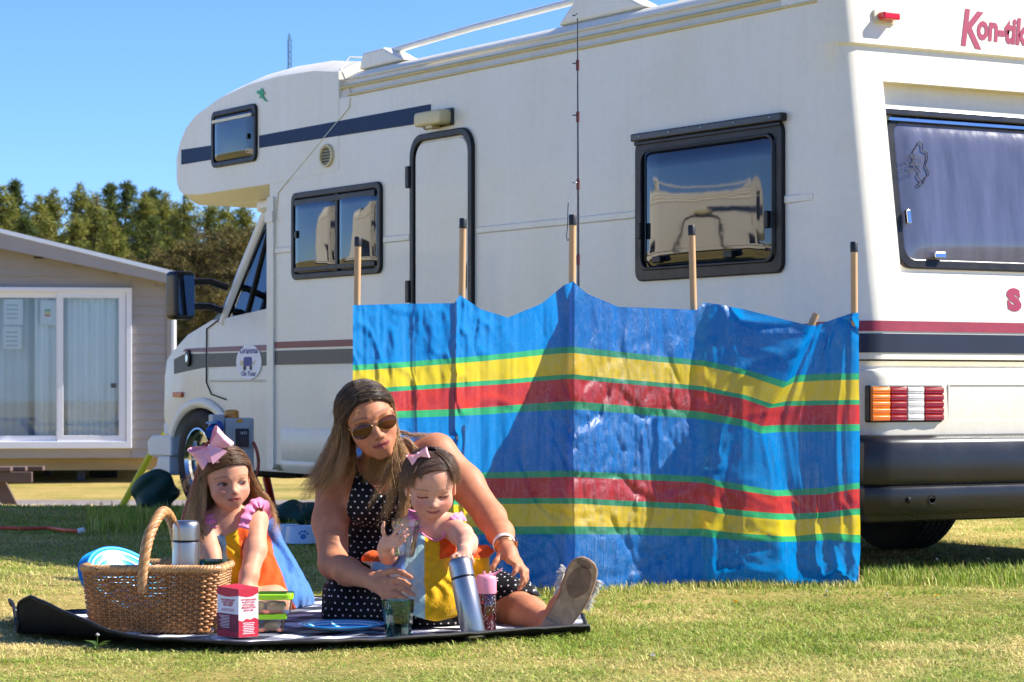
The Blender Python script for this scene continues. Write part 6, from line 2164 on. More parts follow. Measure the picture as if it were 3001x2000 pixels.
class Hair:
    """thin strands as three-sided tapered tubes in one mesh"""
    def __init__(self, seed):
        self.r = np.random.default_rng(seed)
        self.V, self.Fc, self.C, self.n = [], [], [], 0
    def strands(self, guide, s0, s1, n, th, c0, c1, wave=0.004, jitter=.12, lenvar=.2, m=14, tip=.15, flat=None):
        """guide: list of points; s0 / s1: spread at start and end"""
        g = np.array([tuple(p) for p in smoothpath([tuple(q_) for q_ in guide], 8)])
        sl = np.concatenate([[0], np.cumsum(np.linalg.norm(np.diff(g, axis=0), axis=1))])
        sl /= sl[-1]
        r = self.r
        off = r.normal(size=(n, 3))
        off /= np.linalg.norm(off, axis=1)[:, None]
        off *= (r.random(n) ** (1 / 2.2))[:, None]
        off2 = off + r.normal(0, jitter, (n, 3)) * 2
        if flat is not None:
            off *= np.array(flat)
        t = np.linspace(0, 1, m)
        L = 1 - lenvar * r.random(n)
        T = t[None] * L[:, None]
        P = np.stack([np.interp(T.ravel(), sl, g[:, i]).reshape(n, m) for i in range(3)], -1)
        sp_ = (s0 + (s1 - s0) * t ** 1.2)
        mixo = off[:, None] * (1 - t[None, :, None]) + off2[:, None] * t[None, :, None]
        P = P + mixo * sp_[None, :, None]
        ph = r.random((n, 3)) * 6.28
        fr_ = 2.5 + 4 * r.random((n, 1))
        P = P + wave * np.sin(ph[:, None, :] + T[:, :, None] * 6.28 * fr_[:, None]) * t[None, :, None]
        self.paths(P, th, c0, c1, tip)
    def paths(self, P, th, c0, c1, tip=.15):
        r = self.r
        n, m = P.shape[:2]
        t = np.linspace(0, 1, m)
        tan = np.gradient(P, axis=1)
        tan /= np.linalg.norm(tan, axis=2)[:, :, None] + 1e-9
        ref = r.normal(size=(n, 1, 3))
        a = np.cross(tan, ref)
        a /= np.linalg.norm(a, axis=2)[:, :, None] + 1e-9
        b_ = np.cross(tan, a)
        rad = th * (0.6 + .8 * r.random((n, 1))) * (1 - (1 - tip) * t[None] ** 3)
        vs = []
        for k in range(3):
            an = 2 * math.pi * k / 3
            vs.append(P + (a * math.cos(an) + b_ * math.sin(an)) * rad[:, :, None])
        V = np.stack(vs, 2)                         # n, m, 3, 3
        base = self.n + (np.arange(n)[:, None, None] * m + np.arange(m - 1)[None, :, None]) * 3
        k = np.arange(3)
        q_ = np.stack([base + k, base + (k + 1) % 3, base + 3 + (k + 1) % 3, base + 3 + k], -1).reshape(-1, 4)
        self.V.append(V.reshape(-1, 3))
        self.Fc.append(q_)
        tone = np.clip(r.normal(-.01, .17, (n, 1)) + t[None] ** 1.55, 0, 1)
        sh = (0.6 + .85 * r.random((n, 1)) ** 1.5)
        c = (np.array(c0[:3]) * (1 - tone[..., None]) + np.array(c1[:3]) * tone[..., None]) * sh[..., None]
        self.C.append(np.repeat(c[:, :, None], 3, 2).reshape(-1, 3))
        self.n += n * m * 3
    def add_mesh(self, v, q_, c):
        self.V.append(v)
        self.Fc.append(q_ + self.n)
        self.C.append(c)
        self.n += len(v)
    def build(self, name, m, parent):
        return obj(name, np.concatenate(self.V), np.concatenate(self.Fc), m, parent, smooth=180, col=np.concatenate(self.C))

def scalp(head, az, el0, el1, n=8, grow=1.06, part=0.0):
    """points on the skull from near the parting down at azimuth az (0 = forehead, degrees)"""
    ch = head.ch
    r = np.array([.335 * (1 - ch) + .385 * ch, .43 * (1 - ch) + .44 * ch, .365 * (1 - ch) + .375 * ch]) * grow
    out_ = []
    for e in np.linspace(math.radians(el0), math.radians(el1), n):
        a = math.radians(az)
        loc = np.array([math.cos(e) * math.sin(a) * r[0] + part * max(0, math.sin(e)), -.06 + math.cos(e) * math.cos(a) * r[1], .13 + math.sin(e) * r[2]])
        out_.append(head.w(loc))
    return out_

def sweep(head, a0, e0, a1, e1, n=8, grow=1.07):
    """path on the skull from direction (azimuth, elevation) a0, e0 to a1, e1 along the shortest arc"""
    ch = head.ch
    r = np.array([.335 * (1 - ch) + .385 * ch, .43 * (1 - ch) + .44 * ch, .365 * (1 - ch) + .375 * ch]) * grow
    def dv(a, e):
        a, e = math.radians(a), math.radians(e)
        return np.array([math.cos(e) * math.sin(a), math.cos(e) * math.cos(a), math.sin(e)])
    d0, d1 = dv(a0, e0), dv(a1, e1)
    om = math.acos(max(-1, min(1, float(d0 @ d1)))) + 1e-6
    out_ = []
    for t in np.linspace(0, 1, n):
        d = (math.sin((1 - t) * om) * d0 + math.sin(t * om) * d1) / math.sin(om)
        out_.append(head.w(np.array([0, -.06, .13]) + d * r))
    return out_

def hair_cap(head, h, grow, cut_fn, col, amp=.012, freq=40):
    """close-fitting shell of hair over the skull; cut_fn(local) > 0 where there is hair"""
    ch = head.ch
    R = .62 * head.H
    f = Field(head.c - R, head.c + R, h)
    r = [(.335 * (1 - ch) + .385 * ch) * head.H * grow, (.43 * (1 - ch) + .44 * ch) * head.H * grow, (.365 * (1 - ch) + .375 * ch) * head.H * grow]
    f.ell(head.w((0, -.06, .13)), r, head.R, .01)
    v, q_ = f.mesh()
    p = head.local(v)
    d = p - np.array([0, -.06, .13])
    az = np.arctan2(d[:, 0], d[:, 1])
    v = v + ((d / np.linalg.norm(d, axis=1)[:, None]) @ head.R) * (amp * head.H * np.sin(az * freq + 3 * np.sin(az * 7)))[:, None]
    keepv = cut_fn(p) > 0
    fk = keepv[q_].all(1)
    q_ = q_[fk]
    c = np.array(col[:3]) * (0.8 + .35 * RNG.random(len(v)))[:, None]
    return v, q_, c

def skinmat(name):
    m = bpy.data.materials.new(name)
    m.use_nodes = True
    q = NT(m)
    c = q.attr('Col')
    src = q.coords('Object')
    c2 = q.mix(1.0, c, q.ramp(q.noise(src, 38, 4), [(0.3, (0.88, 0.83, 0.80)), (0.7, (1.07, 1.06, 1.05))]), 'MULTIPLY')
    c2 = q.mix(q.ramp(q.noise(src, 9, 4, .6), [(.45, (0, 0, 0)), (.72, (.32, .32, .32))]), c2, q.mix(1.0, c2, (1.02, .78, .70), 'MULTIPLY'))
    q.link(c2, q.b.inputs['Base Color'])
    q.b.inputs['Roughness'].default_value = 0.55
    q.b.inputs['Specular IOR Level'].default_value = 0.28
    q.b.inputs['Subsurface Weight'].default_value = 0.07
    q.b.inputs['Subsurface Radius'].default_value = (0.010, 0.0035, 0.002)
    q.b.inputs['Subsurface Scale'].default_value = 1.0
    q.bump(q.noise(src, 260, 3), 0.06, 0.002)
    return m
m_skin = skinmat('skin')

def hairmat(name):
    m = bpy.data.materials.new(name)
    m.use_nodes = True
    q = NT(m)
    q.link(q.attr('Col'), q.b.inputs['Base Color'])
    q.b.inputs['Roughness'].default_value = 0.42
    q.b.inputs['Specular IOR Level'].default_value = 0.45
    q.b.inputs['Sheen Weight'].default_value = 0.1
    return m
m_hair = hairmat('hair')

def clothmat(name, bump_scale=90, rough=0.85):
    m = bpy.data.materials.new(name)
    m.use_nodes = True
    q = NT(m)
    c = q.attr('Col')
    src = q.coords('Object')
    c2 = q.mix(1.0, c, q.ramp(q.noise(src, 60, 3), [(0.3, (0.88, 0.88, 0.88)), (0.7, (1.08, 1.08, 1.08))]), 'MULTIPLY')
    q.link(c2, q.b.inputs['Base Color'])
    q.b.inputs['Roughness'].default_value = rough
    q.b.inputs['Specular IOR Level'].default_value = 0.2
    q.b.inputs['Sheen Weight'].default_value = 0.15
    h = q.math('ADD', q.noise(q.mapping(src, (1, 1, .35)), bump_scale, 4), q.math('MULTIPLY', q.noise(src, 24, 3), 1.6))
    q.bump(h, 0.45, 0.006)
    return m
m_crinkle = clothmat('crinkle_cotton')

# black cotton with white dots, laid on by the facing of the cloth
m_dots = bpy.data.materials.new('polka_dot_cotton')
m_dots.use_nodes = True
q = NT(m_dots)
oc = q.coords('Object')
nrm = q.new('ShaderNodeNewGeometry').outputs['Normal']
sn = q.new('ShaderNodeSeparateXYZ')
q.link(nrm, sn.inputs[0])
sx = q.new('ShaderNodeSeparateXYZ')
wob = q.new('ShaderNodeTexNoise', i_Scale=6.0)
q.link(oc, wob.inputs['Vector'])
vadd = q.new('ShaderNodeVectorMath', operation='MULTIPLY_ADD')
q.link(wob.outputs['Color'], vadd.inputs[0])
vadd.inputs[1].default_value = (0.03, 0.03, 0.03)
q.link(oc, vadd.inputs[2])
q.link(vadd.outputs[0], sx.inputs[0])
def dots(a, b_, pitch=0.0225, r=0.125):
    u_ = q.math('DIVIDE', a, pitch)
    v_ = q.math('DIVIDE', b_, pitch * 0.80)
    row = q.math('FLOOR', v_)
    u2 = q.math('ADD', u_, q.math('MULTIPLY', q.math('MODULO', row, 2.0), 0.5))
    fu = q.math('SUBTRACT', q.math('FRACT', u2), 0.5)
    fv = q.math('MULTIPLY', q.math('SUBTRACT', q.math('FRACT', v_), 0.5), 0.80)
    d2 = q.math('ADD', q.math('MULTIPLY', fu, fu), q.math('MULTIPLY', fv, fv))
    return q.math('LESS_THAN', d2, r * r)
ax_, ay_, az_ = (q.math('ABSOLUTE', o_) for o_ in sn.outputs)
dxz = dots(sx.outputs[0], sx.outputs[2])
dyz = dots(sx.outputs[1], sx.outputs[2])
dxy = dots(sx.outputs[0], sx.outputs[1])
usex = q.math('GREATER_THAN', ax_, q.math('MAXIMUM', ay_, az_))
usez = q.math('GREATER_THAN', az_, q.math('MULTIPLY', q.math('MAXIMUM', ay_, ax_), 1.4))
mixd = q.math('ADD', q.math('MULTIPLY', dyz, usex), q.math('MULTIPLY', dxz, q.math('SUBTRACT', 1.0, usex)))
mixd = q.math('ADD', q.math('MULTIPLY', dxy, usez), q.math('MULTIPLY', mixd, q.math('SUBTRACT', 1.0, usez)))
cdot = q.mix(mixd, S(20, 19, 23), S(225, 220, 216))
q.link(cdot, q.b.inputs['Base Color'])
q.b.inputs['Roughness'].default_value = 0.75
q.b.inputs['Specular IOR Level'].default_value = 0.25
q.bump(q.noise(oc, 22, 4), 0.35, 0.012)

XZ = lambda x, y, d: ((x - CX) / F * d, CAMZ + (HY - y) / F * d)

# ---------------------------------------------------------------- woman
woman = thing('person', 'woman in black polka dot dress and sunglasses sitting on the blanket holding a toddler', 'person', (-0.40, 8.0, 0.012))
WO = np.array(woman.location)
TAN = np.array(S(198, 134, 98)[:3])
wh = Head(at(848, 968, 7.88), 0.232, (-.33, -.18, .93), (.28, -.91, -.27), 0.0)
A3 = lambda x, y, d: np.array(at(x, y, d))
hc = wh.c
f = Field(A3(690, 1500, 7.9) - [0.02, .62, .0], A3(1420, 850, 8.0) + [0.05, .42, .04], 0.0052, [(hc - .15, hc + .15, .0027)])
wh.build(f, lips=.004, smile=.014)
# neck, torso
f.cap(A3(866, 1012, 7.97), A3(884, 1085, 8.03), .052, .058, .03)
f.ell(A3(888, 1128, 8.06), (.160, .095, .115), frame((-.02, -.28, 1), (.1, -1, -.2)), .05)
f.ell(A3(880, 1240, 8.10), (.125, .095, .14), frame((0, -.12, 1), (0, -1, 0)), .06)
f.ell(A3(880, 1340, 8.15), (.170, .125, .115), None, .06)
for (x, y, d) in ((842, 1150, 7.965), (925, 1140, 7.965)):
    f.ell(A3(x, y, d), (.062, .060, .066), None, .04)
f.cap(A3(880, 1085, 8.04), A3(772, 1102, 8.04), .045, .052, .04)
f.cap(A3(890, 1070, 8.05), A3(1002, 1040, 8.06), .047, .055, .04)
# her right arm
f.chain([A3(768, 1106, 8.03), A3(758, 1200, 7.97), A3(766, 1296, 7.88)], [.056, .051, .044], .03)
f.chain([A3(766, 1296, 7.88), A3(800, 1314, 7.78), A3(853, 1333, 7.66)], [.044, .041, .027], .02)
# her left arm
f.chain([A3(1004, 1042, 8.05), A3(1070, 1112, 8.02), A3(1128, 1190, 7.95)], [.058, .053, .046], .03)
f.chain([A3(1128, 1190, 7.95), A3(1150, 1226, 7.86), A3(1164, 1264, 7.76)], [.046, .040, .026], .02)
# hands
RF = .0088
rh_f = [[A3(872, 1320, 7.635), A3(905, 1311, 7.60), A3(926, 1317, 7.58), A3(944, 1327, 7.57)],
        [A3(890, 1334, 7.605), A3(914, 1332, 7.575), A3(930, 1338, 7.56), A3(943, 1346, 7.555)],
        [A3(893, 1347, 7.60), A3(922, 1350, 7.57), A3(938, 1359, 7.555), A3(951, 1367, 7.55)],
        [A3(890, 1360, 7.60), A3(916, 1367, 7.57), A3(930, 1375, 7.56), A3(941, 1381, 7.555)],
        [A3(884, 1369, 7.605), A3(904, 1379, 7.585), A3(916, 1385, 7.575), A3(925, 1389, 7.57)]]
hand(f, A3(856, 1336, 7.655), None, rh_f, .021, RF)
lh_f = [[A3(1150, 1276, 7.735), A3(1141, 1290, 7.715), A3(1134, 1302, 7.705), A3(1131, 1311, 7.70)],
        [A3(1170, 1288, 7.705), A3(1186, 1300, 7.675), A3(1184, 1313, 7.665), A3(1178, 1323, 7.66)],
        [A3(1180, 1289, 7.71), A3(1199, 1308, 7.675), A3(1202, 1328, 7.665), A3(1197, 1345, 7.66)],
        [A3(1187, 1292, 7.72), A3(1206, 1316, 7.69), A3(1205, 1338, 7.68), A3(1192, 1356, 7.675)],
        [A3(1192, 1292, 7.735), A3(1209, 1312, 7.715), A3(1210, 1330, 7.705), A3(1203, 1345, 7.70)]]
hand(f, A3(1167, 1268, 7.752), None, lh_f, .022, RF)
# legs
f.chain([A3(820, 1350, 8.14), A3(800, 1388, 7.92)], [.085, .066], .04)
f.chain([A3(800, 1390, 7.92), A3(900, 1415, 7.80)], [.058, .045], .03)
f.chain([A3(950, 1352, 8.12), A3(1080, 1362, 8.0), A3(1180, 1392, 7.90)], [.088, .078, .062], .04)
f.chain([A3(1180, 1394, 7.90), A3(1215, 1415, 7.78), A3(1262, 1438, 7.63)], [.061, .054, .036], .03)
# foot behind the sandal sole
f.chain([A3(1264, 1444, 7.62), A3(1288, 1400, 7.635), A3(1318, 1342, 7.62), A3(1334, 1308, 7.61)], [.036, .036, .034, .022], .02)
v, qd = f.mesh()
v = relax(v, qd, 1, .3)
col = np.tile(TAN, (len(v), 1))
col = wh.paint(v, col, S(168, 84, 80), S(70, 46, 36), blush=.22)
NAIL = S(248, 178, 138)
def tipdirs(fs, toward):
    return [(p[-1] + (p[-1] - p[-2]) / np.linalg.norm(p[-1] - p[-2]) * .004 + np.array(toward) * .006, toward) for p in fs]
col = nails(v, col, tipdirs(rh_f, (.25, -.9, .35)), .0065, NAIL)
col = nails(v, col, tipdirs(lh_f, (0, -1, .1)), .0065, NAIL)
obj('body', v - WO, qd, m_skin, woman, smooth=180, col=col)

# dress
f = Field(A3(735, 1470, 8.0) - [0, .32, 0], A3(1270, 1060, 8.2) + [0, .2, 0], 0.0055)
g = .010
f.ell(A3(888, 1128, 8.06), (.160 + g, .095 + g, .115 + g), frame((-.02, -.28, 1), (.1, -1, -.2)), .05)
f.ell(A3(880, 1240, 8.10), (.125 + g, .095 + g, .14 + g), frame((0, -.12, 1), (0, -1, 0)), .06)
f.ell(A3(880, 1345, 8.15), (.180 + g, .135 + g, .12 + g), None, .06)
for (x, y, d) in ((842, 1150, 7.965), (925, 1140, 7.965)):
    f.ell(A3(x, y, d), (.062 + g, .060 + g, .066 + g), None, .04)
f.chain([A3(822, 1352, 8.14), A3(806, 1380, 7.92)], [.096, .082], .05)
f.chain([A3(806, 1386, 7.92), A3(900, 1405, 7.80), A3(1040, 1402, 7.85)], [.076, .060, .058], .06)
f.chain([A3(950, 1352, 8.12), A3(1080, 1360, 8.0), A3(1192, 1388, 7.90)], [.10, .090, .079], .05)
f.ell(A3(930, 1405, 7.93), (.24, .16, .055), None, .06)
def wrk(x, y, z):
    return np.sin(x * 60 + 9 * np.sin(z * 14) + y * 30) * np.clip((.55 - z) / .4, 0, 1) + .5 * np.sin(x * 95 - z * 70 + y * 60)
f.noise_wrinkle(.0030, wrk)
sil = [XZ(*p) for p in ((824, 1082, 8.0), (884, 1140, 8.0), (948, 1078, 8.0), (962, 1078, 8.0), (986, 1170, 8.0), (986, 1250, 8.0), (1150, 1250, 8.0), (1246, 1372, 7.9), (1185, 1352, 7.9), (1140, 1385, 7.9), (1120, 1480, 7.9), (740, 1480, 7.9), (740, 1310, 7.9), (796, 1290, 8.0), (800, 1165, 8.0), (818, 1085, 8.0))]
f.poly_keep(sil)
# shell: keep the floor side above the ground
f.F = np.maximum(f.F, (0.014 - f.ax[2])[None, None, :].astype(np.float32))
v, qd = f.mesh()
v = relax(v, qd, 2, .4)
obj('dress', v - WO, qd, m_dots, woman, smooth=180)
m_strap = mat('black_strap', S(22, 21, 25), 0.8, var=(60, 0.2))
MB().tube([Vector(A3(*p) - WO) for p in ((822, 1090, 7.93), (817, 1062, 7.945), (813, 1035, 7.975), (816, 1010, 8.01))], 0.0055, 6, flat=.5).build('halter_strap', m_strap, woman, smooth=60)

# sunglasses
HP = lambda p: Vector(wh.w(p) - WO)
m_gold = mat('gold_wire', S(214, 176, 120), 0.25, metal=1.0, roughvar=(20, .1))
m_lens = mat('brown_lens', S(92, 46, 18), 0.08, var=(24, .45), spec=.4)
sg = None
for s in (-1, 1):
    rim_o, cen_ = [], (s * .168, .372, -.018)
    for a in np.linspace(0, 2 * math.pi, 32, endpoint=False):
        rx_, rz_ = .140, .100
        px_ = rx_ * math.cos(a) + .012 * math.cos(2 * a) * 0
        pz_ = rz_ * math.sin(a)
        if math.sin(a) < 0:
            px_ += s * .020 * -math.sin(a)
            px_ *= 1 - .10 * math.sin(a) ** 2
            pz_ *= 1.12
        if math.sin(a) > 0.2:
            pz_ *= .72
        rim_o.append((cen_[0] + px_, cen_[1] - .55 * abs(cen_[0] + px_) ** 1.5 * .6 + .03, cen_[2] + pz_))
    pts = [HP(p) for p in rim_o]
    fr_ = MB().tube(pts + [pts[0], pts[1]], .0011, 6).build('sunglasses' if sg is None else 'lens_rim', m_gold, woman if sg is None else sg, smooth=60)
    if sg is None:
        sg = fr_
    c_ = HP((cen_[0], cen_[1] - .55 * abs(cen_[0]) ** 1.5 * .6 + .048, cen_[2]))
    lv = [tuple(c_)] + [tuple(p) for p in pts] + [tuple(p.lerp(c_, .5) + (c_ - p.lerp(c_, .5)).normalized() * 0 + Vector(wh.R[1]) * .0020) for p in pts]
    n = len(pts)
    lf = [(1 + i, 1 + (i + 1) % n, n + 1 + (i + 1) % n, n + 1 + i) for i in range(n)] + [(0, n + 1 + i, n + 1 + (i + 1) % n) for i in range(n)]
    obj('lens', lv, lf, m_lens, sg, smooth=180)
    MB().tube([HP((s * .295, .30, .03)), HP((s * .335, .20, .04)), HP((s * .35, -.02, .03)), HP((s * .35, -.10, -.02))], .0012, 6).build('temple', m_gold, sg, smooth=60)
MB().tube([HP((-.055, .40, .045)), HP((0, .415, .055)), HP((.055, .40, .045))], .0011, 6).build('bridge', m_gold, sg, smooth=60)
MB().tube([HP((-.045, .405, -.005)), HP((0, .425, .012)), HP((.045, .405, -.005))], .0010, 6).build('bridge', m_gold, sg, smooth=60)
MB().lathe([(.0, -.004), (.004, 0), (.0, .004)], 8, Matrix.Translation(HP((.37, -.02, -.14)))).build('ear_stud', m_chrome, woman, smooth=90)

# hair
HD0, HD1, HG = S(40, 24, 18), S(138, 92, 56), S(232, 182, 112)
hr = Hair(5)
cutw = lambda p: np.where((p[:, 1] > .0) & (p[:, 2] < .43 - 1.1 * np.clip(np.abs(p[:, 0]) - .12, 0, 1) + .03 * np.sin(p[:, 0] * 90)), -1, 1) * np.where(p[:, 2] < -.22, -1, 1)
cv, cq, cc = hair_cap(wh, .0045, 1.055, cutw, HD0)
hr.add_mesh(cv - WO, cq, cc)
# head-frame x points to her right, which is the picture's left here
def flow(head, a0, e0, a1, e1, drops, n, th, c0, c1, s0, s1, grow=1.08, lock=.010, **kw):
    # a few locks per section, each with its own bend and length
    nl = 4
    for j in range(nl):
        R_ = hr_cur.r
        pts = sweep(head, a0 + R_.normal(0, 2.5), e0 + R_.normal(0, 2.0), a1 + R_.normal(0, 4), e1 + R_.normal(0, 4), 7, grow)
        e = pts[-1]
        L_ = R_.uniform(.78, 1.08)
        ph, am = R_.uniform(0, 6.28), R_.uniform(.2, 1.0) * lock
        tot = len(drops)
        dr_ = R_.normal(0, 1, 3) * np.array((1, .7, .3)) * s1 * .8
        for q_, d in enumerate(drops):
            k_ = (q_ + 1) / tot
            pts.append(e + np.array(d) * L_ + dr_ * k_ ** 1.5 + np.array((math.sin(ph + k_ * 5.5), math.cos(ph + k_ * 5.0) * .6, 0)) * am * k_)
        hr_cur.strands([p - ORG for p in pts], s0, s1 * .45, n // nl, th, c0, c1, jitter=.05, **kw)
def fall(head, az, el0, el1, drops, n, th, c0, c1, s0, s1, **kw):
    pts = scalp(head, az, el0, el1, 6, 1.10)
    e = pts[-1]
    pts = pts + [e + np.array(d) for d in drops]
    hr_cur.strands([p - ORG for p in pts], s0, s1, n, th, c0, c1, **kw)
hr_cur, ORG = hr, WO
sgn = 1 if (np.array((1, 0, 0)) @ wh.R[0]) < 0 else -1      # +1: local +x is picture left
for i in range(15):
    k = i / 14
    # from the parting (front hairline to crown to nape) down each side
    pa, pe = (10, 38 + 102 * k) if k < .5 else (180, 90 - 60 * (k - .5) * 2)
    if pe > 90:
        pa, pe = 180, 180 - pe
    # picture-left side, blown outwards to the left
    flow(wh, sgn * (pa + 6), pe, sgn * (72 + 105 * k), 2 - 10 * k, [(-.004, .008, -.05), (-.012 - .02 * k, .016, -.11), (-.036 - .045 * k, .02, -.175), (-.075 - .05 * k, .01, -.235 + .02 * k)], 340, .00055, HD0, S(214, 160, 98), .011, .034, wave=.004, m=15, lenvar=.3, lock=.018)
    # picture-right side, tucked behind the ear, falling forward over the chest
    flow(wh, sgn * (pa - 4), pe, -sgn * (88 + 85 * k), -4 - 10 * k, [(.004, -.006, -.055), (.016 + .02 * k, -.026, -.12), (.026 + .02 * k, -.05, -.19), (.012, -.062, -.27 + .03 * k)], 340, .00055, HD0, HG, .011, .032, wave=.004, m=15, lenvar=.3, lock=.018)
# loose wisps: left, in front of the neck and over the shoulder
for gd, n_, s_ in (([(775, 1000, 7.93), (752, 1060, 7.92), (728, 1115, 7.90), (700, 1140, 7.88), (706, 1165, 7.88)], 40, .03), ([(780, 1020, 7.92), (745, 1090, 7.90), (715, 1120, 7.90), (690, 1150, 7.9)], 50, .03),
                   ([(905, 1040, 7.85), (908, 1100, 7.83), (893, 1160, 7.82), (868, 1210, 7.82)], 46, .016), ([(915, 1060, 7.85), (930, 1130, 7.82), (922, 1200, 7.80), (912, 1235, 7.8)], 90, .022),
                   ([(900, 1050, 7.86), (880, 1110, 7.84), (855, 1150, 7.84), (842, 1175, 7.85)], 16, .010), ([(905, 985, 8.0), (945, 1000, 8.03), (985, 1003, 8.06), (1015, 1018, 8.09)], 26, .010),
                   ([(930, 1010, 7.95), (955, 1040, 7.96), (965, 1085, 7.97), (960, 1130, 7.97)], 120, .022), ([(800, 1010, 7.95), (812, 1050, 7.94), (805, 1085, 7.93), (790, 1105, 7.93)], 60, .016)):
    hr.strands([A3(*p) - WO for p in gd], s_ * .6, s_, int(n_ * 1.8), .0006, HD1, HG, wave=.010, lenvar=.35)
for _ in range(150):
    # flyaways
    a_, e_ = hr.r.uniform(-170, 170), hr.r.uniform(10, 80)
    if abs(a_) < 60 and e_ < 45:
        continue
    p_ = sweep(wh, a_, e_ + 8, a_ * 1.15, e_ - 25, 3, 1.09)
    o_ = p_[-1] - wh.c
    o_ /= np.linalg.norm(o_)
    e2 = p_[-1] + o_ * hr.r.uniform(.004, .03) + np.array((0, 0, -.03))
    hr.strands([q_ - WO for q_ in p_ + [e2, e2 + o_ * .01 + np.array((hr.r.uniform(-.03, .01), 0, -.05))]], .002, .004, 1, .00035, HD1, HG, wave=.006, m=10)
hr.build('hair', m_hair, woman)

# watch, bracelets
m_watch = mat('rose_gold', S(214, 158, 136), 0.2, metal=1.0, roughvar=(30, .1))
wr0 = A3(1158, 1250, 7.79)
ax_w = np.array(A3(1164, 1264, 7.76) - A3(1150, 1226, 7.86))
ax_w /= np.linalg.norm(ax_w)
s1_ = np.cross(ax_w, [0, 0, 1.0]); s1_ /= np.linalg.norm(s1_)
s2_ = np.cross(s1_, ax_w)
def band(off, r, th, name, m, par, fl=1.0):
    c_ = wr0 + ax_w * off - WO
    return MB().tube([Vector(c_ + s1_ * math.cos(a) * r + s2_ * math.sin(a) * r) for a in np.linspace(0, 2 * math.pi, 33)], th, 6, caps=False, flat=fl).build(name, m, par, smooth=60)
wt = band(.0, .0325, .0028, 'watch', mat('white_strap', S(228, 226, 224), .5, var=(30, .05)), woman)
for k in range(4):
    band(-.004 + k * .0028, .0322, .0026, 'watch_strap', mat('white_strap'), wt)
pc = wr0 + s1_ * (.034 if s1_[0] > 0 else -.034) - WO
Mw = Matrix.Translation(Vector(pc)) @ Matrix((( *s2_, 0), ( *ax_w, 0), ( *(s1_ if s1_[0] > 0 else -s1_), 0), (0, 0, 0, 1))).transposed()
MB().box((-.016, -.017, -.003), (.016, .017, .007), Mw).build('watch_case', m_watch, wt, bevel=.004)
for k, o_ in enumerate((.016, .022)):
    band(o_, .0305 - k * .001, .0011, 'bracelet', m_gold, woman)

# sandal


sole = [(1340, 1279), (1355, 1285), (1367, 1295), (1373, 1308), (1372, 1326), (1367, 1345), (1355, 1378), (1340, 1403), (1322, 1428), (1294, 1459), (1262, 1461), (1227, 1459), (1240, 1438), (1254, 1418), (1270, 1392), (1285, 1365), (1292, 1340), (1298, 1319), (1305, 1302), (1313, 1290), (1326, 1281)]
def sol(x, y, t):
    k = (1460 - y) / 180.0
    return Vector(A3(x, y, 7.575 - .02 * k)) - Vector(WO) + Vector((0, t, 0))
m_sole = mat('worn_leather_sole', S(196, 154, 116), .7, var=(60, .3, S(132, 102, 80)), bump=(90, .35))
sndl = MB().prism(sole, sol, 0.0, .012).build('sandal', m_sole, woman, bevel=.003)
m_wear = mat('sole_wear', S(138, 104, 80), .8, var=(40, .3), bump=(70, .4))
def soleblob(cx_, cy_, rx_, ry_, rot, name, m, lift):
    c_, s_ = math.cos(rot), math.sin(rot)
    pp = [(cx_ + c_ * rx_ * math.cos(a) * (1 + .06 * math.sin(5 * a)) - s_ * ry_ * math.sin(a), cy_ + s_ * rx_ * math.cos(a) + c_ * ry_ * math.sin(a) * (1 + .05 * math.cos(4 * a))) for a in np.linspace(0, 2 * math.pi, 26, endpoint=False)]
    MB().prism(pp, sol, -lift, -.0001).build(name, m, sndl)
soleblob(1330, 1338, 27, 38, .42, 'worn_patch', m_wear, .0012)
soleblob(1342, 1297, 18, 8, .5, 'worn_patch', m_wear, .0012)
stl = []
cxs, cys = sum(p[0] for p in sole) / len(sole), sum(p[1] for p in sole) / len(sole)
stl = [sol(cxs + (x - cxs) * .93, cys + (y - cys) * .95, -.0008) for x, y in sole]
MB().tube(stl + [stl[0]], .0009, 4).build('welt_stitching', mat('sole_thread', S(120, 88, 64), .8, var=(60, .2)), sndl)
heel = [(1227, 1459), (1262, 1461), (1294, 1459), (1300, 1450), (1254, 1419), (1240, 1438)]
MB().prism([(x + (0.4 if x < 1260 else -0.4), y) for x, y in heel], sol, -.012, -.0005).build('heel_block', mat('worn_leather_heel', S(176, 136, 104), .7, var=(30, .25), bump=(90, .25)), sndl, bevel=.003)
m_fray = mat('frayed_canvas', S(232, 228, 220), .95, var=(60, .1))
stp = MB()
for s_, (xa, ya, xb, yb) in ((0, (1296, 1318, 1284, 1352)), (1, (1369, 1345, 1347, 1392))):
    rows = []
    for t in np.linspace(0, 1, 8):
        e_ = A3(xa + (xb - xa) * t, ya + (yb - ya) * t, 7.585) - WO
        m_ = A3(1318, 1345, 7.55) - WO
        rows.append([Vector(e_ + (np.array((0, .02 * j, 0)) + (np.array((.35, .035, 0)) * 0 + (m_ - e_) * .12 * j) * np.array((1, 0, 1)))) for j in range(4)])
    stp.grid(rows)
stp.build('sandal_strap', m_fray, sndl, smooth=180)
fh = Hair(9)
for s_, (xa, ya, xb, yb, ox_) in ((0, (1299, 1306, 1283, 1356, -1)), (1, (1372, 1335, 1343, 1398, 1))):
    for t in np.linspace(0, 1, 26):
        p0 = A3(xa + (xb - xa) * t, ya + (yb - ya) * t, 7.592) - WO
        dr_ = np.array((ox_ * RNG.uniform(.006, .020), RNG.uniform(-.008, .01), RNG.uniform(-.012, .010)))
        fh.strands([p0, p0 + dr_ * .5, p0 + dr_ + np.array((0, 0, -.004))], .003, .006, 16, .0006, S(228, 222, 212), S(240, 236, 228), wave=.002, m=5)
fh.build('frayed_edge', m_fray, sndl)

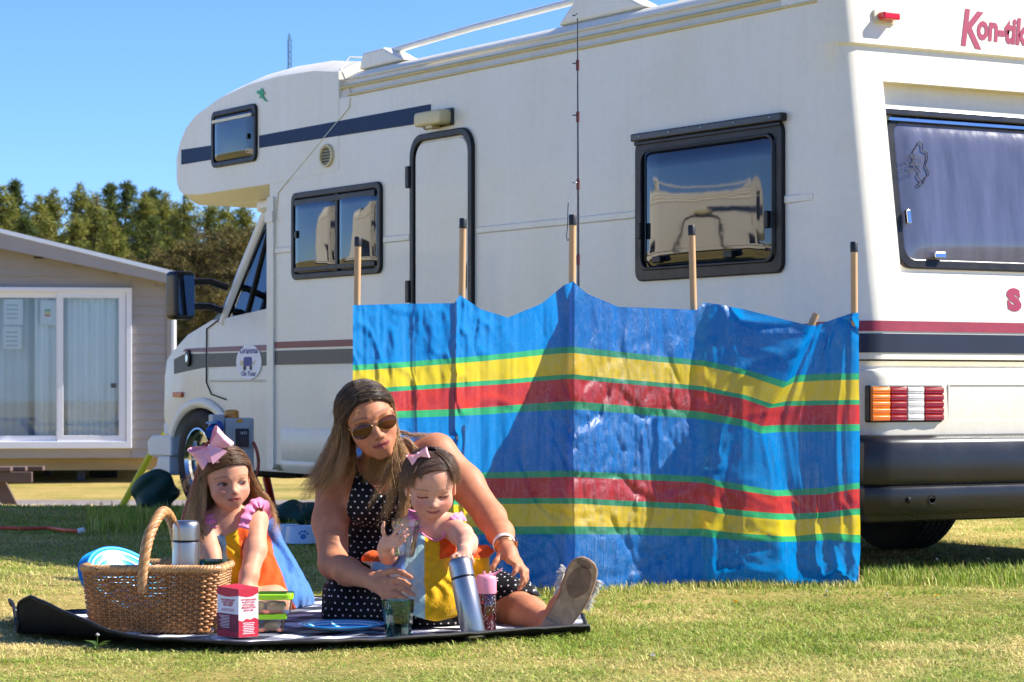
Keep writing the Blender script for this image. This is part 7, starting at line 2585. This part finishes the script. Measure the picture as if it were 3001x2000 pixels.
# ---------------------------------------------------------------- toddler
baby = thing('person', 'toddler with a small pink bow sitting in the woman\'s lap and reaching for the flask', 'person', (-0.25, 7.75, 0.10))
BO = np.array(baby.location)
FAIR = np.array(S(222, 166, 138)[:3])
bh = Head(A3(990, 1113, 7.72), 0.192, (.03, -.34, .94), (.14, -.93, -.36), 1.0)
hc = bh.c
f = Field(A3(855, 1440, 7.8) - [0, .40, 0], A3(1120, 1020, 7.8) + [0, .18, .01], 0.0042, [(hc - .125, hc + .125, .0024)])
bh.build(f, lips=-.003, smile=.034)
f.cap(A3(990, 1170, 7.76), A3(990, 1208, 7.78), .036, .045, .025)
f.ell(A3(990, 1250, 7.80), (.088, .070, .095), None, .03)
f.ell(A3(990, 1330, 7.83), (.095, .085, .085), None, .04)
f.cap(A3(950, 1212, 7.78), A3(1034, 1212, 7.78), .038, .038, .03)
# right arm holding the cup
f.chain([A3(946, 1214, 7.78), A3(905, 1262, 7.76), A3(893, 1276, 7.72)], [.034, .030, .027], .02)
f.chain([A3(893, 1276, 7.72), A3(888, 1262, 7.67), A3(886, 1248, 7.635)], [.027, .025, .020], .015)
bf = .0056
cupc = A3(928, 1238, 7.60)
rb_f = [[A3(885, 1236, 7.615), A3(880, 1222, 7.60), A3(880, 1210, 7.592), A3(882, 1201, 7.588)],
        [A3(898, 1236, 7.600), A3(908, 1225, 7.562), A3(917, 1214, 7.552), A3(923, 1207, 7.550)],
        [A3(900, 1243, 7.598), A3(914, 1234, 7.556), A3(927, 1224, 7.548), A3(935, 1217, 7.548)],
        [A3(900, 1250, 7.600), A3(916, 1243, 7.556), A3(930, 1235, 7.548), A3(938, 1229, 7.549)],
        [A3(897, 1257, 7.604), A3(911, 1253, 7.565), A3(922, 1248, 7.556), A3(930, 1244, 7.553)]]
hand(f, A3(887, 1250, 7.630), None, rb_f, .0155, bf, .004)
# left arm reaching to the flask
f.chain([A3(1036, 1212, 7.77), A3(1060, 1230, 7.70), A3(1074, 1246, 7.645)], [.037, .033, .029], .02)
f.chain([A3(1074, 1246, 7.645), A3(1073, 1256, 7.58), A3(1067, 1266, 7.535)], [.029, .028, .020], .015)
lb_f = [[A3(1056, 1272, 7.520), A3(1047, 1275, 7.505), A3(1040, 1280, 7.498), A3(1038, 1286, 7.496)],
        [A3(1058, 1276, 7.510), A3(1054, 1280, 7.492), A3(1050, 1288, 7.482), A3(1049, 1295, 7.480)],
        [A3(1065, 1277, 7.508), A3(1065, 1282, 7.486), A3(1065, 1291, 7.476), A3(1066, 1299, 7.474)],
        [A3(1072, 1277, 7.510), A3(1075, 1282, 7.488), A3(1077, 1291, 7.479), A3(1077, 1298, 7.477)],
        [A3(1077, 1275, 7.515), A3(1083, 1280, 7.498), A3(1086, 1288, 7.490), A3(1087, 1295, 7.488)]]
hand(f, A3(1067, 1267, 7.532), None, lb_f, .0165, bf, .004)
# legs under the skirt
f.chain([A3(960, 1345, 7.82), A3(925, 1370, 7.72), A3(912, 1395, 7.66)], [.052, .040, .026], .02)
f.chain([A3(1020, 1345, 7.82), A3(1050, 1375, 7.70), A3(1030, 1400, 7.66)], [.052, .040, .026], .02)
v, qd = f.mesh()
v = relax(v, qd, 1, .3)
col = np.tile(FAIR, (len(v), 1))
col = bh.paint(v, col, S(196, 100, 98), S(110, 78, 60), closed=.9, blush=.5, lipw=.75)
obj('body', v - BO, qd, m_skin, baby, smooth=180, col=col)

LB, TEAL, YEL, ORA, BLU, PNK = (np.array(S(*c)[:3]) for c in ((166, 200, 196), (124, 172, 176), (228, 174, 18), (222, 88, 22), (96, 140, 196), (232, 132, 172)))
f = Field(A3(825, 1440, 7.8) - [0, .36, 0], A3(1150, 1195, 7.9) + [0, .12, 0], 0.0045)
f.ell(A3(990, 1255, 7.80), (.096, .078, .085), None, .03)
f.ell(A3(985, 1310, 7.79), (.115, .115, .10), None, .05)
f.ell(A3(960, 1362, 7.72), (.090, .085, .085), None, .05)
f.ell(A3(1025, 1362, 7.70), (.085, .075, .080), None, .05)
f.ell(A3(980, 1398, 7.665), (.100, .062, .060), None, .05)
f.ell(A3(905, 1312, 7.82), (.075, .055, .035), None, .03)
f.ell(A3(862, 1284, 7.86), (.042, .035, .026), None, .02)
f.ell(A3(1090, 1300, 7.80), (.050, .05, .050), None, .03)
f.ell(A3(1106, 1266, 7.83), (.040, .035, .018), None, .02)
def wrb(x, y, z):
    return np.sin(x * 150 + 5 * np.sin(z * 40)) * np.clip((.50 - z) / .2, .15, 1) + .7 * np.sin(x * 70 - z * 40 + y * 30)
f.noise_wrinkle(.0024, wrb)
top = [XZ(*p) for p in ((935, 1212, 7.75), (962, 1212, 7.75), (975, 1228, 7.75), (1000, 1243, 7.75), (1018, 1236, 7.75), (1024, 1222, 7.75), (1046, 1222, 7.75), (1054, 1250, 7.75), (1140, 1240, 7.75), (1140, 1345, 7.7), (1062, 1405, 7.66), (1045, 1418, 7.66), (1000, 1426, 7.66), (962, 1416, 7.66), (905, 1388, 7.66), (880, 1320, 7.7), (825, 1310, 7.8), (825, 1255, 7.8), (900, 1270, 7.8))]
f.poly_keep(top)
v, qd = f.mesh()
v = relax(v, qd, 2, .4)
px_ = CX + v[:, 0] / v[:, 1] * F
py_ = HY - (v[:, 2] - CAMZ) / v[:, 1] * F
# cut panels, each a strip of cloth from the yoke to the hem
X0 = (v[:, 0] - A3(990, 1250, 7.75)[0])
Zr = (A3(990, 1215, 7.75)[2] - v[:, 2])
col = np.tile(LB, (len(v), 1))
ml = -.020 + .03 * Zr
mr = .022 + .30 * Zr
col[X0 > ml] = YEL
col[(X0 > .026 + .02 * np.clip(Zr, 0, 1)) & (Zr < .075 + .2 * np.clip(.1 - X0, 0, .1))] = ORA
col[(X0 > .105) & (Zr < .09)] = ORA
col[(X0 < -.118) & (Zr < .105)] = ORA
col[(X0 < -.075) & (X0 > -.118) & (Zr < .12)] = BLU
bd = obj('dress', v - BO, qd, m_crinkle, baby, smooth=180, col=col)
def ruffle(name, pts, width, par, org, m, waves=14, amp=.006):
    """gathered strip of cloth along a path"""
    pth = smoothpath([tuple(p) for p in pts], 10)
    n = len(pth)
    rows = []
    for i, p in enumerate(pth):
        t = i / (n - 1)
        tg = (pth[min(i + 1, n - 1)] - pth[max(i - 1, 0)]).normalized()
        out_ = Vector((0.25, -1, .35)).cross(tg).normalized()
        fr_ = Vector((0, -1, .2))
        w_ = math.sin(t * waves * math.pi)
        r_ = []
        for j in range(6):
            s_ = j / 5
            r_.append(p + out_ * (s_ - .35) * width * (1 + .15 * w_) + fr_ * (.004 + amp * w_ * abs(s_ - .3) * 1.6 + .004 * math.sin(s_ * 3.1)) - Vector(org))
        rows.append(r_)
    return MB().grid(rows).build(name, m, par, smooth=180)
m_pink = mat('pink_gingham', S(236, 138, 176), .85, var=(120, .25), bump=(120, .3, .003))
ruffle('shoulder_ruffle', [A3(945, 1172, 7.80), A3(946, 1188, 7.745), A3(950, 1204, 7.735), A3(955, 1218, 7.73)], .030, baby, BO, m_pink, 9)
ruffle('shoulder_ruffle', [A3(1066, 1184, 7.80), A3(1048, 1188, 7.745), A3(1034, 1204, 7.735), A3(1022, 1232, 7.73)], .030, baby, BO, m_pink, 9)
MB().tube([Vector(A3(*p) - BO) for p in ((962, 1218, 7.722), (978, 1232, 7.715), (1000, 1244, 7.712), (1016, 1238, 7.715), (1022, 1228, 7.72))], .0035, 6, flat=.5).build('neck_piping', m_pink, baby, smooth=60)

# hair: short and fine, swept to one side
BH0, BH1 = S(84, 58, 42), S(156, 116, 84)
hr = Hair(21)
cutb = lambda p: np.where((p[:, 1] > .06) & (p[:, 2] < .40 - .10 * np.abs(p[:, 0])), -1, 1) * np.where((p[:, 2] < -.02) & (p[:, 1] > -.15), -1, 1) * np.where(p[:, 2] < -.25, -1, 1)
cv, cq, cc = hair_cap(bh, .004, 1.03, cutb, BH0, .006, 50)
hr.add_mesh(cv - BO, cq, cc)
hr_cur, ORG = hr, BO
sb = 1 if bh.R[0][0] < 0 else -1
for az in range(50, 190, 12):
    fall(bh, sb * az, 76, 0 if az > 70 else 14, [(-.003, .006, -.018), (-.001, .012, -.040)], 150, .0005, BH0, BH1, .007, .011, wave=.002, m=9)
    fall(bh, -sb * az, 76, 2 if az > 70 else 14, [(.003, .006, -.012), (.002, .012, -.030)], 150, .0005, BH0, BH1, .007, .011, wave=.002, m=9)
for i in range(9):
    k = i / 8
    flow(bh, -sb * (38 - 20 * k), 34 + 44 * k, sb * (34 + 44 * k), 26 - 14 * k, [(-.004, -.001, -.010), (-.007, .004, -.022)], 150, .0005, BH0, BH1, .006, .010, grow=1.04, wave=.002, m=10)
    flow(bh, -sb * (36 - 20 * k), 40 + 40 * k, -sb * (66 + 30 * k), 14 - 8 * k, [(.003, .002, -.010), (.003, .006, -.022)], 120, .0005, BH0, BH1, .006, .009, grow=1.04, wave=.002, m=10)
hr.build('hair', m_hair, baby)

def bow(name, parent, org, c, e1, e2, up, L, Wd, Bg, m, knot, tails=True):
    """two ribbon loops round a knot; e1/e2 directions of the loops, up = width direction"""
    c = Vector(c) - Vector(org)
    root = None
    for e in (e1, e2):
        e = Vector(e).normalized()
        u = Vector(up)
        u = (u - e * u.dot(e)).normalized()
        nrm_ = e.cross(u).normalized()
        rows = []
        for t in np.linspace(0, 1, 25):
            al = L * math.sin(math.pi * t) ** .8
            bu = Bg * math.sin(2 * math.pi * t)
            wd = Wd * (.18 + .82 * math.sin(math.pi * t) ** .7)
            rows.append([c + e * al + nrm_ * (bu + .10 * Bg * math.cos(6 * s_)) + u * (wd * s_) + e * (.10 * L * abs(s_) * math.sin(math.pi * t)) for s_ in np.linspace(-.5, .5, 7)])
        o_ = MB().grid(rows).build(name if root is None else 'ribbon_loop', m, parent if root is None else root, smooth=180)
        root = root or o_
    if tails:
        for e, k_ in ((Vector(e1) * .4 + Vector((.25, -.3, -.9)), 1), (Vector(e2) * .2 + Vector((.35, -.3, -.6)), -1)):
            e = e.normalized()
            u = Vector((1, 0, .3))
            u = (u - e * u.dot(e)).normalized()
            nrm_ = e.cross(u)
            MB().grid([[c + e * (L * .75 * t) + u * (Wd * .4 * s_ * (.3 + .7 * t)) + nrm_ * (.006 * math.sin(t * 4)) + Vector((0, -.006, 0)) for s_ in (-1, -.3, .3, 1)] for t in np.linspace(0, 1, 6)]).build('ribbon_tail', m, root, smooth=180)
    u = Vector(up).normalized()
    f_ = Field(np.array(c) - .03, np.array(c) + .03, .0022)
    f_.ell(np.array(c), (knot, knot * .9, knot * 1.1))
    v_, q_ = f_.mesh()
    obj('bow_knot', v_, q_, m, root, smooth=180)
    return root
m_ribbon = mat('pink_ribbon', S(255, 184, 194), .45, var=(4, .05), bump=(260, .12, .002), stretch=(1, 1, 3), sheen=.3)
bow('hair_bow', baby, BO, A3(961, 1046, 7.655), (-.75, .1, -.45), (.95, .1, .30), (-.2, -.2, 1), .031, .034, .010, m_ribbon, .008, tails=False)

# ---------------------------------------------------------------- girl
girl = thing('person', 'girl in a rainbow panelled dress with a big pink hair bow kneeling behind the basket', 'person', (-0.85, 8.35, 0.012))
GO = np.array(girl.location)
gh = Head(A3(520, 1098, 8.30), 0.198, (-.06, -.10, 1), (.40, -.91, -.10), .82)
hc = gh.c
f = Field(A3(430, 1440, 8.3) - [0, .40, 0], A3(720, 1000, 8.4) + [0, .25, .01], 0.0046, [(hc - .13, hc + .13, .0024)])
gh.build(f, lips=-.001)
f.cap(A3(520, 1150, 8.33), A3(526, 1190, 8.35), .038, .046, .025)
f.ell(A3(532, 1232, 8.36), (.098, .070, .105), frame((-.1, -.05, 1), (.35, -1, 0)), .03)
f.ell(A3(556, 1310, 8.40), (.095, .078, .10), None, .04)
f.ell(A3(600, 1362, 8.45), (.115, .11, .08), None, .04)
f.cap(A3(478, 1200, 8.33), A3(586, 1196, 8.38), .036, .040, .03)
f.chain([A3(585, 1200, 8.37), A3(586, 1265, 8.30), A3(572, 1325, 8.22), A3(556, 1372, 8.16)], [.042, .036, .029, .022], .02)
f.chain([A3(472, 1206, 8.32), A3(482, 1270, 8.26), A3(502, 1325, 8.20), A3(515, 1370, 8.15)], [.036, .032, .027, .021], .02)
gf_ = .0062
for (wx, wy, wd, sg_) in ((556, 1374, 8.155, 1), (515, 1372, 8.145, -1)):
    w0_ = A3(wx, wy, wd)
    fs = []
    for k in range(5):
        a = (-1.1 if k == 0 else (k - 2.5) * .25)
        dr_ = np.array((math.sin(a) * -sg_, -math.cos(a), 0))
        b0 = w0_ + dr_ * (.022 if k == 0 else .038) + np.array((0, 0, -.018))
        Lf = (.028, .038, .042, .039, .030)[k]
        fs.append([b0, b0 + dr_ * Lf * .5 + np.array((0, 0, .003)), b0 + dr_ * Lf + np.array((0, 0, -.003))])
    hand(f, w0_ + np.array((0, -.008, -.008)), None, fs, .018, gf_, .004)
# folded legs
f.chain([A3(585, 1370, 8.42), A3(575, 1392, 8.18)], [.060, .048], .03)
f.chain([A3(640, 1375, 8.45), A3(620, 1385, 8.20)], [.060, .048], .03)
f.chain([A3(575, 1398, 8.18), A3(590, 1405, 8.50)], [.040, .028], .02)
f.chain([A3(620, 1396, 8.20), A3(650, 1403, 8.52)], [.040, .028], .02)
v, qd = f.mesh()
v[:, 2] = np.maximum(v[:, 2], .014)
v = relax(v, qd, 1, .3)
GSK = np.array(S(214, 156, 124)[:3])
col = np.tile(GSK, (len(v), 1))
lookx = -.022 if gh.R[0][0] < 0 else .022
col = gh.paint(v, col, S(186, 88, 86), S(120, 84, 60), look=lookx * 1.3, blush=.34, lipw=.85)
obj('body', v - GO, qd, m_skin, girl, smooth=180, col=col)
f = Field(A3(440, 1440, 8.3) - [0, .34, 0], A3(730, 1165, 8.6) + [0, .28, 0], 0.005)
f.ell(A3(532, 1240, 8.36), (.106, .080, .105), frame((-.1, -.05, 1), (.35, -1, 0)), .03)
f.ell(A3(560, 1320, 8.38), (.125, .110, .12), None, .05)
f.ell(A3(600, 1370, 8.42), (.150, .150, .085), None, .05)
f.ell(A3(650, 1375, 8.52), (.095, .12, .075), frame((-.45, 0, 1), (0, -1, 0)), .05)
f.cap(A3(612, 1200, 8.46), A3(645, 1300, 8.50), .030, .055, .05)
f.cap(A3(645, 1300, 8.50), A3(680, 1388, 8.52), .055, .050, .05)
f.ell(A3(540, 1390, 8.25), (.13, .09, .05), None, .04)
def wrg(x, y, z):
    return np.sin(x * 120 + y * 70 + 4 * np.sin(z * 30)) * np.clip((.5 - z) / .2, .2, 1) + .6 * np.sin(x * 55 - z * 45)
f.noise_wrinkle(.0026, wrg)
top = [XZ(*p) for p in ((464, 1206, 8.35), (488, 1208, 8.35), (505, 1226, 8.35), (520, 1230, 8.35), (548, 1215, 8.35), (560, 1202, 8.35), (576, 1218, 8.35), (596, 1222, 8.35), (608, 1185, 8.45), (630, 1185, 8.45), (650, 1250, 8.45), (690, 1320, 8.45), (722, 1382, 8.45), (716, 1410, 8.45), (680, 1424, 8.45), (625, 1366, 8.3), (596, 1362, 8.3), (560, 1420, 8.2), (440, 1420, 8.2), (470, 1300, 8.35), (478, 1260, 8.35))]
f.poly_keep(top)
f.F = np.maximum(f.F, (0.014 - f.ax[2])[None, None, :].astype(np.float32))
v, qd = f.mesh()
v = relax(v, qd, 2, .4)
a0 = A3(530, 1215, 8.35)
X0 = v[:, 0] - a0[0]
Zr = a0[2] - v[:, 2]
Yr = v[:, 1] - a0[1]
col = np.tile(np.array(S(92, 142, 202)[:3]), (len(v), 1))
col[X0 > -.062 + .10 * Zr] = np.array(S(138, 184, 190)[:3])
col[X0 > -.012 + .10 * Zr] = YEL
col[X0 > .030 + .12 * np.clip(Zr, 0, 1)] = np.array(S(224, 86, 20)[:3])
col[X0 > .105 + .42 * np.clip(Zr, 0, 1)] = np.array(S(70, 118, 182)[:3])
obj('dress', v - GO, qd, m_crinkle, girl, smooth=180, col=col)
ruffle('shoulder_ruffle', [A3(468, 1168, 8.36), A3(474, 1180, 8.31), A3(480, 1196, 8.29), A3(482, 1216, 8.285)], .034, girl, GO, m_pink, 9)
ruffle('shoulder_ruffle', [A3(626, 1190, 8.42), A3(612, 1160, 8.37), A3(592, 1152, 8.34), A3(575, 1164, 8.32), (A3(563, 1190, 8.29)), A3(556, 1214, 8.28)], .032, girl, GO, m_pink, 13)

GH0, GH1, GH2 = S(104, 70, 44), S(190, 138, 86), S(236, 192, 132)
hr = Hair(33)
cutg = lambda p: np.where((p[:, 1] > .04) & (p[:, 2] < .35 - .7 * np.clip(np.abs(p[:, 0]) - .14, 0, 1) + .03 * np.sin(p[:, 0] * 80)), -1, 1) * np.where((p[:, 2] < -.05) & (p[:, 1] > -.12), -1, 1) * np.where(p[:, 2] < -.25, -1, 1)
cv, cq, cc = hair_cap(gh, .004, 1.03, cutg, GH0, .006, 50)
hr.add_mesh(cv - GO, cq, cc)
hr_cur, ORG = hr, GO
sG = 1 if gh.R[0][0] < 0 else -1
for i in range(13):
    k = i / 12
    pa, pe = (0, 24 + 132 * k) if k < .5 else (180, 90 - 55 * (k - .5) * 2)
    if pe > 90:
        pa, pe = 180, 180 - pe
    flow(gh, sG * (pa + 4), pe, sG * (76 + 100 * k), 2 - 12 * k, [(-.004, .006, -.04), (-.010, .010, -.09), (-.012 - .01 * k, .010, -.15), (-.022 - .01 * k, .006, -.22)], 260, .00055, GH0, GH2, .007, .020, grow=1.05, wave=.005, m=13)
    flow(gh, sG * (pa - 4), pe, -sG * (74 + 100 * k), 4 - 12 * k, [(.006, .012, -.03), (.022, .03, -.07), (.044, .05, -.115), (.060, .07, -.155)], 240, .00055, GH0, GH1, .007, .020, grow=1.05, wave=.006, m=13)
for gd, n_, s_ in (([(448, 1110, 8.28), (438, 1160, 8.27), (420, 1200, 8.27)], 20, .03), ([(440, 1090, 8.3), (420, 1130, 8.3), (412, 1150, 8.3)], 14, .03), ([(460, 1150, 8.27), (455, 1200, 8.26), (468, 1250, 8.26), (470, 1290, 8.26)], 60, .02), ([(590, 1120, 8.36), (615, 1150, 8.38), (632, 1200, 8.42), (640, 1250, 8.44)], 30, .012)):
    hr.strands([A3(*p) - GO for p in gd], s_ * .5, s_, n_ * 2, .0005, GH1, GH2, wave=.012, lenvar=.4)
hr.build('hair', m_hair, girl)
bow('hair_bow', girl, GO, A3(485, 1030, 8.20), (-.78, .05, -.55), (.72, .05, .70), (-.30, -.30, .95), .061, .078, .029, m_ribbon, .011)
